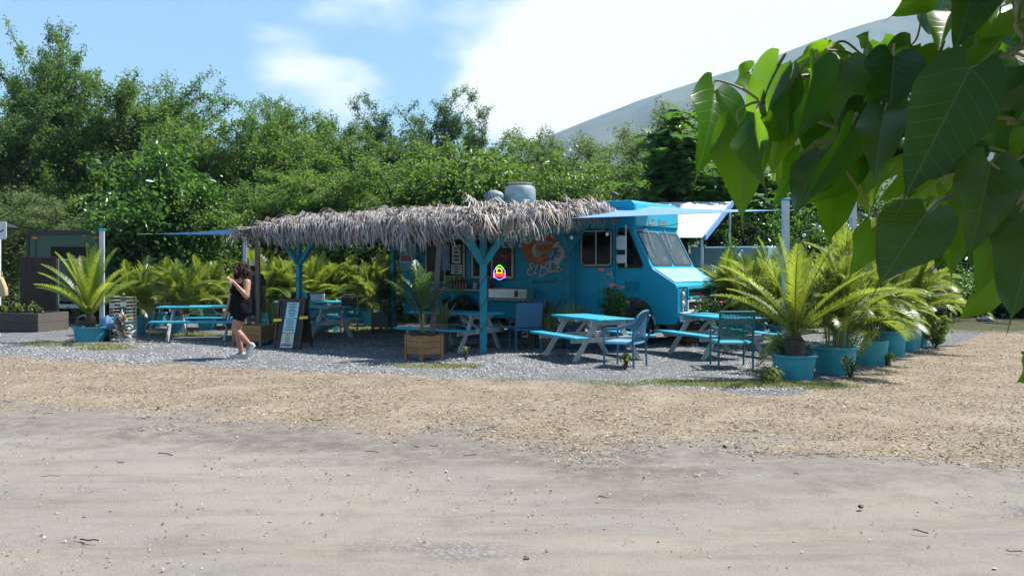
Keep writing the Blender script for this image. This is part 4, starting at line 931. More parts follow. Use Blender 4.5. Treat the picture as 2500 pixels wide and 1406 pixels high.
# ------------------------------------------------------------------ chairs
def chair(label, loc, rz_, matk, seatk, kind='square', w=.54, h=.90, group=None):
    """local frame: the chair faces +Y; its back is at -Y"""
    t = thing('patio_chair', label, 'chair', (loc[0], loc[1], 0), rz_, group); m = M[matk]; d = .5
    for sx in (-1, 1):
        a = MB(); a.tube([(sx*w/2, d/2, 0), (sx*w/2, d/2, .62)], .017, 8); a.build('leg', m, t, smooth=True)
        bt = h if kind == 'square' else .60
        a = MB(); a.tube([(sx*w/2, -d/2-.02, 0), (sx*w/2, -d/2, .42), (sx*w/2, -d/2-.10, bt)], .018, 8); a.build('leg', m, t, smooth=True)
        if kind == 'square':
            a = MB(); a.tube([(sx*w/2, d/2, .62), (sx*(w/2+.01), .1, .65), (sx*w/2, -d/2-.05, .64)], .024, 8); a.build('arm', m, t, smooth=True)
        else:
            a = MB(); a.tube([(sx*w/2, d/2, .60), (sx*(w/2+.02), d/2-.06, .645), (sx*(w/2+.03), .0, .655), (sx*(w/2-.0), -d/2-.02, .74), (sx*(w/2-.06), -d/2-.10, .86)], [.024, .026, .026, .024, .02], 8); a.build('arm', m, t, smooth=True)
    a = MB(); a.box((0, 0, .43), (w-.02, d, .035)); a.build('seat', M[seatk], t, bevel=.01)
    a = MB()
    for s in (-1, 1): a.tube([(s*(w/2), d/2, .41), (s*w/2, -d/2, .41)], .015, 6)
    for y in (-d/2, d/2): a.tube([(-w/2, y, .41), (w/2, y, .41)], .015, 6)
    a.build('seat_frame', m, t, smooth=True)
    if kind == 'square':
        a = MB(); a.tube([(-w/2, -d/2-.10, h), (w/2, -d/2-.10, h)], .018, 8); a.build('top_rail', m, t, smooth=True)
        bp = thing_part('backrest', t)
        def bk(u, z): return Vector((u, -d/2 - .10*(z-.42)/(h-.42), z))
        if matk == 'teal_mesh':
            a = MB()
            for k in range(24): x = -w/2+.02+(w-.04)*k/23; a.beam(bk(x, .47), bk(x, h-.01), .010, .006)
            a.build('upright_strands', m, bp); a = MB()
            for k in range(20): z = .48+(h-.50)*k/19; a.beam(bk(-w/2+.01, z)+Vector((0, .006, 0)), bk(w/2-.01, z)+Vector((0, .006, 0)), .006, .012)
            a.build('cross_strands', m, bp)
        else:
            a = MB(); a.prism([(-w/2, .46), (w/2, .46), (w/2, h), (-w/2, h)], lambda u, z: bk(u, z)+Vector((0, .015, 0)), lambda u, z: bk(u, z)-Vector((0, .015, 0))); a.build('panel', m, bp, bevel=.008)
            a = MB()
            for k in range(13): z = .48+(h-.5)*k/12; a.beam(bk(-w/2+.01, z)-Vector((0, .018, 0)), bk(w/2-.01, z)-Vector((0, .018, 0)), .008, .014)
            a.build('weave', m, bp)
    else:
        a = MB(); n = 14; vs = []; fs = []
        for i in range(n+1):
            u = -1+2*i/n; top = .66+.28*math.sqrt(max(0, 1-abs(u)**2.6))
            for j in range(7):
                v = j/6; z = .44+(top-.44)*v; vs.append(Vector((u*(w/2)*(1-.04*v), -d/2-.13*v + .12*u*u*v, z)))
        for i in range(n):
            for j in range(6): fs.append((i*7+j, (i+1)*7+j, (i+1)*7+j+1, i*7+j+1))
        a.add(vs, fs); bo = a.build('backrest', m, t, smooth=True); md = bo.modifiers.new('thick', 'SOLIDIFY'); md.thickness = .02
        a = MB(); a.tube([vs[i*7+6] for i in range(n+1)], .022, 8); a.build('rim', m, t, smooth=True)
    return t
G = 'blue patio chairs'
chair('blue woven chair with a square back by the shaded table', gnd(1282, 856) + Vector((0, .18, 0)), math.radians(14), 'wicker', 'wicker', 'square', .50, .93, G)
chair('slate blue wicker chair with rounded back and arms in the sun', gnd(1528, 899) + Vector((0, .12, 0)), math.radians(60), 'wicker', 'seat_blue', 'round', .56, .9, G)
chair('teal chair with an open mesh back beside the cycad pot', gnd(1792, 900) + Vector((0, .18, 0)), math.radians(2), 'teal_mesh', 'turq', 'square', .56, .93, G)
a = MB(); a.box((0, 0, .006), (.26, .2, .01)); o = a.build('paper_sheet', M['paper'], loc=gnd(1282, 856)+Vector((.04, .16, .452)), rot=(0, 0, .2)); tag(o, 'white paper lying on the seat of the square backed chair', 'paper')
# turquoise slatted lounge chair and folding chair under the shelter, white cool box, candle holder
lc = thing('slatted_lounge_chair', 'turquoise slatted lounge chair behind the shaded table', 'chair', (-4.55, 21.6, 0), math.radians(-55))
for k in range(5): a = MB(); a.beam((-.22+.11*k, -.2, .36), (-.24+.12*k, -.62, 1.06-.03*abs(k-2)), .09, .02, up=(0, 1, .4)); a.build('back_slat', M['turq'], lc, bevel=.004)
for k in range(5): a = MB(); a.box((0, .36-.12*k, .36-.02*k), (.54, .1, .02)); a.build('seat_slat', M['turq'], lc, bevel=.004)
for s in (-1, 1):
    a = MB(); a.box((s*.32, .05, .56), (.12, .75, .022)); a.build('arm', M['turq'], lc, bevel=.005)
    a = MB(); a.box((s*.3, .38, .28), (.03, .1, .56)); a.build('leg', M['turq'], lc); a = MB(); a.beam((s*.29, .4, .33), (s*.29, -.55, .05), .03, .1); a.build('leg', M['turq'], lc)
fc = thing('folding_chair', 'thin metal folding chair behind the shaded table', 'chair', (-4.05, 21.9, 0), math.radians(10))
for s in (-1, 1):
    a = MB(); a.tube([(s*.21, -.2, 0), (s*.21, .05, .45), (s*.2, .2, .88), (s*.12, .22, .93), (0, .22, .93)], .012, 7); a.build('frame_tube', M['chrome'], fc, smooth=True)
    a = MB(); a.tube([(s*.19, .25, 0), (s*.19, -.15, .46)], .011, 7); a.build('leg', M['chrome'], fc, smooth=True)
a = MB(); a.box((0, -.02, .45), (.4, .38, .02)); a.build('seat', M['black'], fc, bevel=.006)
a = MB(); a.box((0, .19, .78), (.38, .02, .2)); a.build('backrest', M['wood_dark'], fc, bevel=.006)
cb = thing('cool_box', 'white cool box with dark lid on the far table', 'cool box', (-5.0, 22.45, .754), .05)
a = MB(); a.box((0, 0, .1), (.42, .26, .2)); a.build('tub', M['white'], cb, bevel=.02); a = MB(); a.box((0, 0, .215), (.43, .27, .03)); a.build('lid', M['black'], cb, bevel=.008)
a = MB(); a.lathe([(.04, 0), (.04, .01), (.01, .02), (.01, .12), (.035, .15), (.04, .2), (.025, .24), (.03, .27), (.012, .3)], 12); o = a.build('candle_lamp', M['black'], loc=(-4.62, 20.0, .754), smooth=35); tag(o, 'dark slender lamp standing on the shaded table behind the board', 'lamp')

# ------------------------------------------------------------------ sandwich board
sb = thing('sandwich_board', 'dark wood sandwich board with paper menus under the thatch', 'sandwich board', gnd(716, 850), math.radians(-10))
for s in (-1, 1):
    pn = thing_part('leaf_frame', sb)
    def sbp(x, z): return Vector((x, s*(.30-.26*z/1.0), z))
    for x in (-.27, .27): a = MB(); a.beam(sbp(x, 0), sbp(x, 1.0), .035, .065, up=(0, 1, 0)); a.build('stile', M['wood_dark'], pn)
    for z in (.13, .965): a = MB(); a.beam(sbp(-.30, z), sbp(.30, z), .04, .07); a.build('rail', M['wood_dark'], pn)
    a = MB(); a.prism([(-.24, .16), (.24, .16), (.24, .94), (-.24, .94)], lambda x, z: sbp(x, z)+Vector((0, .006, 0)), lambda x, z: sbp(x, z)-Vector((0, .006, 0))); a.build('chalkboard', M['black'], pn)
    if s < 0:
        for nm, x0, x1, z0, z1, mt, ln in (('menu_sheet', -.10, .16, .62, .93, 'paper_blue', 9), ('menu_sheet', -.12, .14, .33, .61, 'paper_blue', 7), ('menu_sheet', -.14, .12, .04, .32, 'paper_cream', 6)):
            a = MB(); a.prism([(x0, z0), (x1, z0), (x1+.015, z1), (x0+.015, z1)], lambda x, z: sbp(x, z)-Vector((0, .030, 0)), lambda x, z: sbp(x, z)-Vector((0, .034, 0))); ms = a.build(nm, M[mt], pn)
            a = MB(); r = random.Random(int(z0*100))
            for k in range(ln):
                zc = z1-.03-(z1-z0-.05)*k/ln; hw = r.uniform(.04, .10); xc = (x0+x1)/2+.008
                a.prism([(xc-hw, zc-.007), (xc+hw, zc-.007), (xc+hw, zc+.004), (xc-hw, zc+.004)], lambda x, z: sbp(x, z)-Vector((0, .0355, 0)), lambda x, z: sbp(x, z)-Vector((0, .037, 0)))
            a.build('print', M['ink'], pn)
            if mt == 'paper_cream':
                a = MB(); ribbon(a, [(-.12, .085), (-.05, .10), (.02, .088), (.10, .10)], .035, lambda x, z: sbp(x, z)-Vector((0, .0385, 0)), 0); a.build('print', M['ink_blue'], pn)
                a = MB(); a.prism([(-.05, .285), (.05, .285), (.05, .298), (-.05, .298)], lambda x, z: sbp(x, z)-Vector((0, .0385, 0)), lambda x, z: sbp(x, z)-Vector((0, .0375, 0))); a.build('print', M['ink_red'], pn)
        for x0, z0 in ((-.34, .545), (.21, .60)):
            a = MB(); a.prism([(x0, z0), (x0+.18, z0+.015), (x0+.18, z0+.065), (x0, z0+.055)], lambda x, z: sbp(x, z)-Vector((0, .040, 0)), lambda x, z: sbp(x, z)-Vector((0, .046, 0))); a.build('tag', M['yellow'], pn)
# ------------------------------------------------------------------ trees
def leaf_cloud(C, size, asp, rg, var=None, up=.35, szvar=.35, fold=.25):
    """small folded leaves at the points C: two triangles each"""
    n = len(C); d = rg.normal(0, 1, (n, 3)); d /= np.linalg.norm(d, axis=1)[:, None]
    nn = rg.normal(0, 1, (n, 3)); nn[:, 2] = np.abs(nn[:, 2]) + up; s = np.cross(d, nn); s /= np.linalg.norm(s, axis=1)[:, None] + 1e-9
    nn = np.cross(s, d); L = size*(1+szvar*rg.uniform(-1, 1, n)); w = L*asp
    V = np.stack([C - d*(L/2)[:, None], C + s*(w/2)[:, None] + nn*(w*fold)[:, None], C + d*(L/2)[:, None], C - s*(w/2)[:, None] + nn*(w*fold)[:, None]], 1).reshape(-1, 3)
    b = np.arange(n)*4; Fc = np.concatenate([np.stack([b, b+1, b+2], -1), np.stack([b, b+2, b+3], -1)])
    if var is None: var = rg.random(n)
    return V, Fc, np.repeat(var, 4)
def skeleton(rg, H, spread, nl, lean=.15, base=.12, sub=4, twigs=5, upb=.5):
    """limbs of a tree of height H: list of (points, radii, level)"""
    out = []
    def limb(p, d, L, r, lev):
        k = 7 if lev < 2 else 5; pts = [p]; rad = [r]; d = d/np.linalg.norm(d)
        for i in range(k):
            d = d + rg.normal(0, .16 if lev else .09, 3) + np.array([0, 0, .05*upb]); d /= np.linalg.norm(d)
            p = p + d*L/k; pts.append(p); rad.append(r*(1-.75*(i+1)/k))
        out.append((np.array(pts), np.array(rad), lev)); return pts
    tr = limb(np.zeros(3), np.array([rg.normal(0, lean), rg.normal(0, lean), 1.0]), H*.62, base, 0)
    for i in range(nl):
        u = .22+.75*i/nl; p = tr[min(7, int(u*7)+1)]; az = rg.uniform(0, 2*np.pi); el = rg.uniform(.25, 1.0)+.35*u
        L = spread*(1.1-.45*u)*rg.uniform(.8, 1.2)
        b = limb(np.array(p), np.array([np.cos(az)*np.cos(el), np.sin(az)*np.cos(el), np.sin(el)]), L, base*.45, 1)
        for j in range(sub):
            q = b[rg.integers(2, 8)]; dd = rg.normal(0, 1, 3); dd[2] = abs(dd[2])*.8+upb*.6
            c = limb(np.array(q), dd, L*rg.uniform(.35, .6), base*.2, 2)
            for m_ in range(twigs):
                q2 = c[rg.integers(1, 6)]; dd = rg.normal(0, 1, 3); dd[2] = dd[2]*.6+upb*.8
                limb(np.array(q2), dd, L*rg.uniform(.15, .32), base*.07, 3)
    for m_ in range(8):                                        # leaders
        q = tr[rg.integers(5, 8)]; dd = rg.normal(0, .45, 3); dd[2] = 1
        c = limb(np.array(q), dd, H*rg.uniform(.22, .38), base*.25, 2)
        for j in range(twigs):
            q2 = c[rg.integers(1, 6)]; dd = rg.normal(0, 1, 3); dd[2] = abs(dd[2])*.5+.3
            limb(np.array(q2), dd, H*rg.uniform(.05, .11), base*.06, 3)
    return out
def tree_meshes(seed, H, spread, nl, nleaf, lsize, asp, scat, matleaf, sub=4, twigs=5, upb=.5, base=.14, low=0.0, tipw=1.0):
    rg = np.random.default_rng(seed); sk = skeleton(rg, H, spread, nl, .12, base, sub, twigs, upb)
    mb = MB()
    for pts, rad, lev in sk:
        if lev <= 2: mb.tube(pts, rad, 7 if lev < 2 else 4, cap=False)
        else: mb.tube(pts[::2], rad[::2]*1.4, 3, cap=False)
    tm = mb.mesh('trunk', smooth=True); tm.materials.append(M['bark'])
    seg = [(p[i], p[i+1], l) for p, r, l in sk if l >= 1 for i in range(len(p)-1) if l >= 2 or i > 2]
    A = np.array([s[0] for s in seg]); B = np.array([s[1] for s in seg]); lv = np.array([s[2] for s in seg])
    wt = np.linalg.norm(B-A, axis=1)*np.where(lv == 1, .35, np.where(lv == 2, 1.0, 1.25*tipw)); wt /= wt.sum()
    k = rg.choice(len(seg), nleaf, p=wt); u = rg.random(nleaf)[:, None]
    C = A[k]*(1-u)+B[k]*u + rg.normal(0, scat, (nleaf, 3))*np.where(lv[k] == 3, .75, 1.25)[:, None]
    tone = rg.random(len(seg))[k]*.55 + rg.random(nleaf)*.45
    if low:
        m_ = int(nleaf*low); ang = rg.uniform(0, 2*np.pi, m_); rr = spread*np.sqrt(rg.random(m_))*.9
        blob = rg.integers(0, 40, m_); bc = np.stack([np.cos(rg.uniform(0, 6.28, 40))*spread*.7*rg.random(40), np.sin(rg.uniform(0, 6.28, 40))*spread*.7*rg.random(40), rg.uniform(.3, H*.45, 40)], -1)
        C2 = bc[blob] + rg.normal(0, .45, (m_, 3)); C2[:, 2] = np.abs(C2[:, 2]); C = np.concatenate([C, C2]); tone = np.concatenate([tone, rg.random(40)[blob]*.5+rg.random(m_)*.4])
    C = C[C[:, 2] > .1] if low else C; tone = tone[:len(C)]
    V, Fc, var = leaf_cloud(C, lsize, asp, rg, tone)
    cm = np_mesh('crown', V, Fc, var); cm.materials.append(M[matleaf])
    return tm, cm, max(C[:, 2])
KI = [tree_meshes(s, 9.0, 3.0, 9, 32000, .105, .40, .12, 'kiawe', low=.22) for s in (11, 12)] + [tree_meshes(13, 9.0, 2.6, 8, 28000, .10, .40, .10, 'kiawe_blue', low=.2), tree_meshes(14, 8.0, 3.0, 9, 34000, .095, .38, .14, 'kiawe_olive', low=.25), tree_meshes(15, 7.0, 2.8, 9, 32000, .105, .40, .15, 'kiawe', low=.25)]
def tree(label, px, top, D, var, az=0., wide=1.0, cat='tree', name='feathery_tree', lib=None, group='feathery trees behind the clearing'):
    tm, cm, h = (lib or KI)[var]; H = EYE + (HZ-top)/F*D; s = H/h; wide = wide*(1.3 if lib is None else 1.0)
    t = thing(name, label, cat, ((px-1250)/F*D, D, 0), az, group); t.scale = (s*wide, s*wide, s)
    link('trunk', tm, None, t); link('crown', cm, None, t); return t
TREES = [(70, 36, 34, 0, .3, .62, 'tallest feathery tree, at the far left above the green box truck'),
 (-70, 150, 32, 2, 1.2, .9, 'feathery tree cut off by the left edge above the green box truck'),
 (160, 190, 37, 3, 2.2, .95, 'feathery tree filling the gap between the two tallest on the left'),
 (245, 74, 37, 2, 4.0, .6, 'second tallest feathery tree with bare pointed top, left'),
 (345, 148, 35, 1, 1.7, .8, 'feathery tree with yellowing tips right of the second tallest'),
 (470, 163, 36, 0, 2.6, .8, 'tree with a broad thorny top above the glossy broadleaf tree'),
 (575, 205, 38, 2, .8, .8, 'thin dark tree between the broad thorny top and the first cloud'),
 (660, 226, 34, 1, 3.5, .75, 'tree with forked twigs against the cloud above the end of the thatch'),
 (750, 283, 32, 4, 5.0, .95, 'low dense tree under the small white cloud'),
 (840, 300, 34, 0, .2, .9, 'round topped tree beside the low gap in the skyline'),
 (935, 203, 34, 2, 2.0, .72, 'dark spiky tree with the highest twigs behind the middle of the thatch'),
 (1050, 214, 35, 2, 5.4, .72, 'dark spiky tree with antler-like twigs next to the highest one'),
 (1130, 310, 32, 1, 1.0, .9, 'feathery tree sloping down toward the glossy tree by the exhaust fan'),
 (1235, 262, 37, 2, 3.9, .7, 'slender tree top poking above the glossy tree by the fan'),
 (1310, 320, 38, 0, 5.8, .6, 'small feathery top just left of the mountain foot'),
 (1425, 290, 38, 3, 4.4, .8, 'olive grey tree at the start of the mountain slope'),
 (1510, 262, 37, 3, .9, .95, 'broad olive grey tree in front of the mountain above the truck cab'),
 (1620, 262, 40, 3, 2.7, .9, 'olive grey tree behind the lobed leaf tree'),
 (1470, 395, 31, 4, 1.3, 1.2, 'light green low tree above the truck roof near the cab'),
 (1840, 330, 36, 3, 3.1, .9, 'olive tree mostly hidden by the near hanging leaves'),
 (620, 420, 29, 4, 2.4, 1.3, 'low bushy tree behind the left end of the thatch'),
 (800, 380, 29, 1, .6, 1.3, 'bushy green tree over the middle of the long thatch front'),
 (980, 360, 29, 4, 4.6, 1.3, 'bushy green tree just left of the turbine vent'),
 (130, 215, 40, 1, 3.0, .9, 'feathery tree seen through the gap beside the tallest one'),
 (300, 235, 40, 0, 5.0, .95, 'feathery tree behind the one with yellowing tips'),
 (410, 265, 33, 4, 2.9, .9, 'feathery tree directly above the glossy broadleaf tree'),
 (560, 275, 34, 1, 4.1, .95, 'feathery tree left of the small cloud, below the thin dark one'),
 (10, 240, 36, 1, .4, 1.0, 'feathery tree at the left edge below the tallest one'),
 (690, 300, 38, 2, 1.5, 1.0, 'dusky tree behind the low dense tree under the cloud'),
 (1180, 330, 39, 4, 2.2, 1.0, 'feathery tree behind the light broadleaf tree by the fan'),
 (735, 268, 37, 0, 5.5, .8, 'feathery tree rising behind the low dense tree by the cloud'),
 (800, 262, 38, 1, 2.2, .8, 'feathery tree in the middle of the low gap in the skyline'),
 (870, 270, 36, 0, 3.3, .8, 'feathery tree left of the dark spiky pair'),
 (880, 330, 38, 4, 3.6, 1.0, 'feathery tree below the low gap in the skyline'),
 (60, 430, 29, 3, 5.1, 1.4, 'low dense tree directly behind the green box truck')]
for px, top, D, v, az, wd, lb in TREES: tree(lb, px, top, D, v, az, wd)

BR = [tree_meshes(31, 5.0, 2.3, 9, 11500, .16, .6, .20, 'broad', sub=4, twigs=4, upb=.3, base=.10, low=.45),
      tree_meshes(32, 5.0, 2.4, 10, 16000, .125, .52, .22, 'broad_light', sub=4, twigs=4, upb=.3, base=.10, low=.4),
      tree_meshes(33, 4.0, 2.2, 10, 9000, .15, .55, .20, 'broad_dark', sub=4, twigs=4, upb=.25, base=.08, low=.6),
      tree_meshes(34, 3.6, 2.0, 9, 9500, .11, .5, .17, 'broad', sub=4, twigs=4, upb=.25, base=.07, low=.6)]
GB = 'broadleaf trees behind the clearing'
for px, top, D, v, az, wd, lb in (
 (400, 335, 26.5, 0, .4, 1.05, 'glossy broadleaf tree glinting in the sun left of the thatch'),
 (545, 470, 27, 1, 2.0, .9, 'lighter broadleaf tree between the glossy tree and the thatch end'),
 (1235, 335, 27, 1, 1.1, 1.15, 'light broadleaf tree behind the exhaust fan'),
 (1345, 400, 26, 1, 3.3, .85, 'light broadleaf tree right of the exhaust fan'),
 (1150, 430, 28, 2, 4.9, .9, 'dark broadleaf tree left of the turbine vent'),
 (1790, 545, 21.5, 3, .7, .85, 'dark glossy bush crowding the truck hood'),
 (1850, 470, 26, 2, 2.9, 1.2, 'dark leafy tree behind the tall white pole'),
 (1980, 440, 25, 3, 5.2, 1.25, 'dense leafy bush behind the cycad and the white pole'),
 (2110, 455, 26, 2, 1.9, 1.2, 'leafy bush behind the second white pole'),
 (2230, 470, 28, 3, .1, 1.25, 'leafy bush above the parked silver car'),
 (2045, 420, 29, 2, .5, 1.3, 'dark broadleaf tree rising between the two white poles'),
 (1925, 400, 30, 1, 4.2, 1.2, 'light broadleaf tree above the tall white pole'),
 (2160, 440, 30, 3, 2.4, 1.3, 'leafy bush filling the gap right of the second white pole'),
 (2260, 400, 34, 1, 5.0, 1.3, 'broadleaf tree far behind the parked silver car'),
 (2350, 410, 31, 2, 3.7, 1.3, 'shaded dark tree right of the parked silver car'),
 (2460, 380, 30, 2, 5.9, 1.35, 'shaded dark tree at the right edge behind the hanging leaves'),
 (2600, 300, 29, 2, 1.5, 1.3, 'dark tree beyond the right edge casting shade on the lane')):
    tree(lb, px, top, D, v, az, wd, name='broadleaf_tree', lib=BR, group=GB)
# tree with large lobed leaves
def lobed_leaf():
    pts = [(0, 0)]; n = 5
    for k in range(n): u = (k+.6)/n*.9; w = .30*math.sin(math.pi*(u*.82+.1)); pts += [(u-.05, w*.38), (u+.09, w*1.15)]
    pts.append((1.0, 0)); full = pts + [(x, -y) for x, y in pts[-2:0:-1]]
    return full
def lobed_tree(label, px, top, D, seed):
    rg = np.random.default_rng(seed); H = EYE+(HZ-top)/F*D; sk = skeleton(rg, H*1.02, 2.4, 8, .08, .14, 3, 2, .4); mb = MB()
    t = thing('lobed_leaf_tree', label, 'tree', ((px-1250)/F*D, D, 0))
    for pts, rad, lev in sk: mb.tube(pts, rad*1.1, 6, cap=False)
    o = mb.build('trunk', M['bark'], t, smooth=True)
    L2 = lobed_leaf(); V = []; Fc = []; var = []; nP = len(L2); half = nP//2
    ends = [p[-1] for p, r, l in sk if l >= 2] + [p[3] for p, r, l in sk if l >= 2]
    for e in ends:
        for k in range(5):
            az = rg.uniform(0, 6.283); el = rg.uniform(-.5, .9); S = rg.uniform(.45, .75)
            d = np.array([np.cos(az)*np.cos(el), np.sin(az)*np.cos(el), np.sin(el)]); s = np.cross(d, [0, 0, 1.]); s /= np.linalg.norm(s); n = np.cross(s, d)
            b = len(V)
            for x, y in L2: V.append(e + d*x*S + s*y*S*1.0 + n*(abs(y)*.35 - .35*x*x)*S)
            v = rg.random()
            var += [v]*nP
            for i in range(1, half): Fc.append((b+i, b+i+1, b+nP-i-1, b+nP-i) if i < half-1 else (b+i, b+i+1, b+i+1, b+nP-i))
            Fc.append((b, b+1, b+nP-1, b))
    F3 = []
    for f in Fc:
        F3.append((f[0], f[1], f[2]));
        if len(set(f)) == 4: F3.append((f[0], f[2], f[3]))
    F3 = [f for f in F3 if len(set(f)) == 3]
    me = np_mesh('crown', np.array(V), np.array(F3), var); link('crown', me, M['broad'], t)
lobed_tree('tall tree with large deeply lobed leaves behind the truck cab', 1690, 232, 26, 51)
lobed_tree('smaller lobed leaf tree behind the hanging foreground leaves', 1820, 330, 27, 52)

# ------------------------------------------------------------------ palms
def frond(seed, L, e0, bend, n=38, ll=.42, lw=.026, vee=.55, droop=.35, prof='areca', sway=0.):
    """pinnate frond from the origin, growing along +X, first raised by e0 degrees and bending down by `bend`"""
    r = random.Random(seed); K = 18; p = Vector((0, 0, 0)); pts = [p.copy()]; dirs = []
    for i in range(K):
        u = (i+.5)/K; e = math.radians(e0 - bend*u**1.5); yw = sway*u
        d = Vector((math.cos(e)*math.cos(yw), math.cos(e)*math.sin(yw), math.sin(e))); p = p + d*L/K; pts.append(p.copy()); dirs.append(d)
    dirs.append(dirs[-1]); vs = []; fs = []; var = []
    for i in range(K):                                   # rib: three-sided
        w = .012*(1-.8*i/K)*max(.6, L); w2 = .012*(1-.8*(i+1)/K)*max(.6, L)
        for q, d, ww in ((pts[i], dirs[i], w), (pts[i+1], dirs[i+1], w2)):
            s = d.cross(Vector((0, 0, 1))).normalized(); up = s.cross(d)
            for v in (s*ww, -s*ww, up*-ww*1.3): vs.append(q+v); var.append(.72)
        b = len(vs)-6; fs += [(b, b+1, b+4, b+3), (b+1, b+2, b+5, b+4), (b+2, b, b+3, b+5)]
    st = .22 if prof == 'areca' else .14
    for i in range(n):
        u = st + (1-st)*(i+.5)/n; k = min(K-1, int(u*K)); f = u*K-k; q = pts[k].lerp(pts[k+1], f); d = dirs[k]
        s = d.cross(Vector((0, 0, 1)))
        s = s.normalized() if s.length > .05 else Vector((0, 1, 0)); up = s.cross(d).normalized()
        w_ = (u-st)/(1-st)
        l0 = ll*(math.sin(math.pi*min(1, (.18+.80*w_)))**.7 if prof == 'areca' else (.55+.45*math.sin(math.pi*(.15+.75*w_)))*(1 if w_ < .85 else (1-w_)/.15*.6+.4))
        for sd in (-1, 1):
            fa = math.radians(58-28*w_+r.gauss(0, 4)) if prof == 'areca' else math.radians(72-30*w_+r.gauss(0, 3))
            dr = (s*sd*math.sin(fa)*math.cos(vee) + up*math.sin(fa)*math.sin(vee) + d*math.cos(fa)).normalized(); l = l0*r.uniform(.88, 1.08)
            m1 = q + dr*l*.5; tip = q + dr*l - Vector((0, 0, droop*l*r.uniform(.6, 1.4)))
            wd = lw*(1 if w_ < .8 else .7); ws_ = d.cross(dr).cross(dr).normalized()*wd/2
            b = len(vs); v0 = min(.95, max(0, r.gauss(.5, .18)))
            if r.random() < .02: v0 = .98
            vs += [q-ws_*.5, q+ws_*.5, m1-ws_, m1+ws_, tip]; var += [v0]*5; fs += [(b, b+1, b+3, b+2), (b+2, b+3, b+4, b+4)]
    F3 = []
    for f in fs:
        F3.append(f[:3])
        if len(set(f)) == 4: F3.append((f[0], f[2], f[3]))
    return np_mesh('frond', np.array([tuple(v) for v in vs]), np.array(F3), var)
ELV = ((84, 22), (72, 55), (60, 85), (45, 95), (28, 80), (10, 70))
FR = {'areca': [[frond(100+k*10+j, 1.5, e, b*.9, 46, .40, .021, .45, .30, 'areca', .12*(j-1)) for j in range(3)] for k, (e, b) in enumerate(ELV)],
      'cycad': [[frond(300+k*10+j, 1.5, e, b*.42, 60, .19, .015, .42, .05, 'cycad', .10*(j-1)) for j in range(3)] for k, (e, b) in enumerate(ELV)],
      'dark': [[frond(500+k*10+j, 1.5, e, b*.85, 46, .40, .021, .25, .40, 'areca', .12*(j-1)) for j in range(3)] for k, (e, b) in enumerate(ELV)]}
for k, mk in (('areca', 'palm'), ('cycad', 'cycad'), ('dark', 'palm_dark')):
    for row in FR[k]:
        for m_ in row: m_.materials.append(M[mk])
def pot_part(t, r, h, matk='pot', n=28, rim=True, taper=.82, name='pot'):
    a = MB(); pr = [(0, 0), (r*taper, 0), (r*.99, h*.9)] + ([(r*1.07, h*.9), (r*1.09, h*.93), (r*1.09, h), (r*1.0, h)] if rim else [(r, h)]) + [(r*.94, h), (r*.90, h*.86), (0, h*.86)]
    a.lathe(pr, n); p = a.build(name, M[matk], t, smooth=35)
    a = MB(); a.lathe([(0, h*.90), (r*.90, h*.875)], n); a.build('soil', M['soil'], t)
    return p
def palm(label, loc, style, H, nf, seed, pot=None, base=.0, group='potted palms', lev=(0, 6), stems=None, spread=.12, boxed=False, name='potted_palm', az0=None, lim=None, fscale=None):
    """pot: (radius, height, material)"""
    r = random.Random(seed); t = thing(name, label, 'palm', loc, 0, group); z0 = base
    if pot: pot_part(t, pot[0], pot[1], pot[2] if len(pot) > 2 else 'pot', rim=pot[3] if len(pot) > 3 else True); z0 = pot[1]*.88
    if style == 'cycad':
        a = MB(); hh = stems or .28; a.lathe([(.10, 0), (.125, hh*.4), (.11, hh*.8), (.06, hh)], 12, (0, 0, z0)); a.build('trunk', M['trunk_cycad'], t); top = [(0, 0, z0+hh*.9)]*nf
    else:
        ns = stems or 6; top = []; stp = []
        for k in range(ns):
            an = r.uniform(0, 6.28); rr = spread*math.sqrt(r.random()); hb = r.uniform(.15, .42)*(H-z0); ln = Vector((math.cos(an), math.sin(an), 0))*r.uniform(.02, .22)
            p0 = Vector((math.cos(an)*rr, math.sin(an)*rr, z0)); p1 = p0 + ln*hb + Vector((0, 0, hb))
            a = MB(); a.tube([p0, p0.lerp(p1, .5)+Vector((.01, 0, 0)), p1], [.016, .014, .010], 6); a.build('stem', M['stem'], t, smooth=True); stp.append((p0, p1))
        for k in range(nf): p0, p1 = stp[k % ns]; top.append(p0.lerp(p1, r.uniform(.55, 1)))
    for k in range(nf):
        lv = lev[0] + int((lev[1]-lev[0])*((k+.5)/nf)); lv = min(5, max(0, (int(lv*.85) + r.choice((-1, 0, 0, 1))) if style != 'cycad' else lv))
        me = r.choice(FR[style][lv]); az = (k*2.399 + r.uniform(-.4, .4)) if az0 is None else az0[k % len(az0)] + r.uniform(-.15, .15)
        zt = top[k][2]; s = max(.32, (H-zt)/1.42)*r.uniform(.75, 1.04) if fscale is None else fscale*r.uniform(.85, 1.1)
        o = link('frond', me, None, t, top[k], (r.uniform(-.10, .10), r.uniform(-.08, .08), az), s)
    return t
# ------------------------------------------------------------------ potted plants
GP = 'palms in turquoise pots'
def hgt(D, py): return EYE+(HZ-py)/F*D
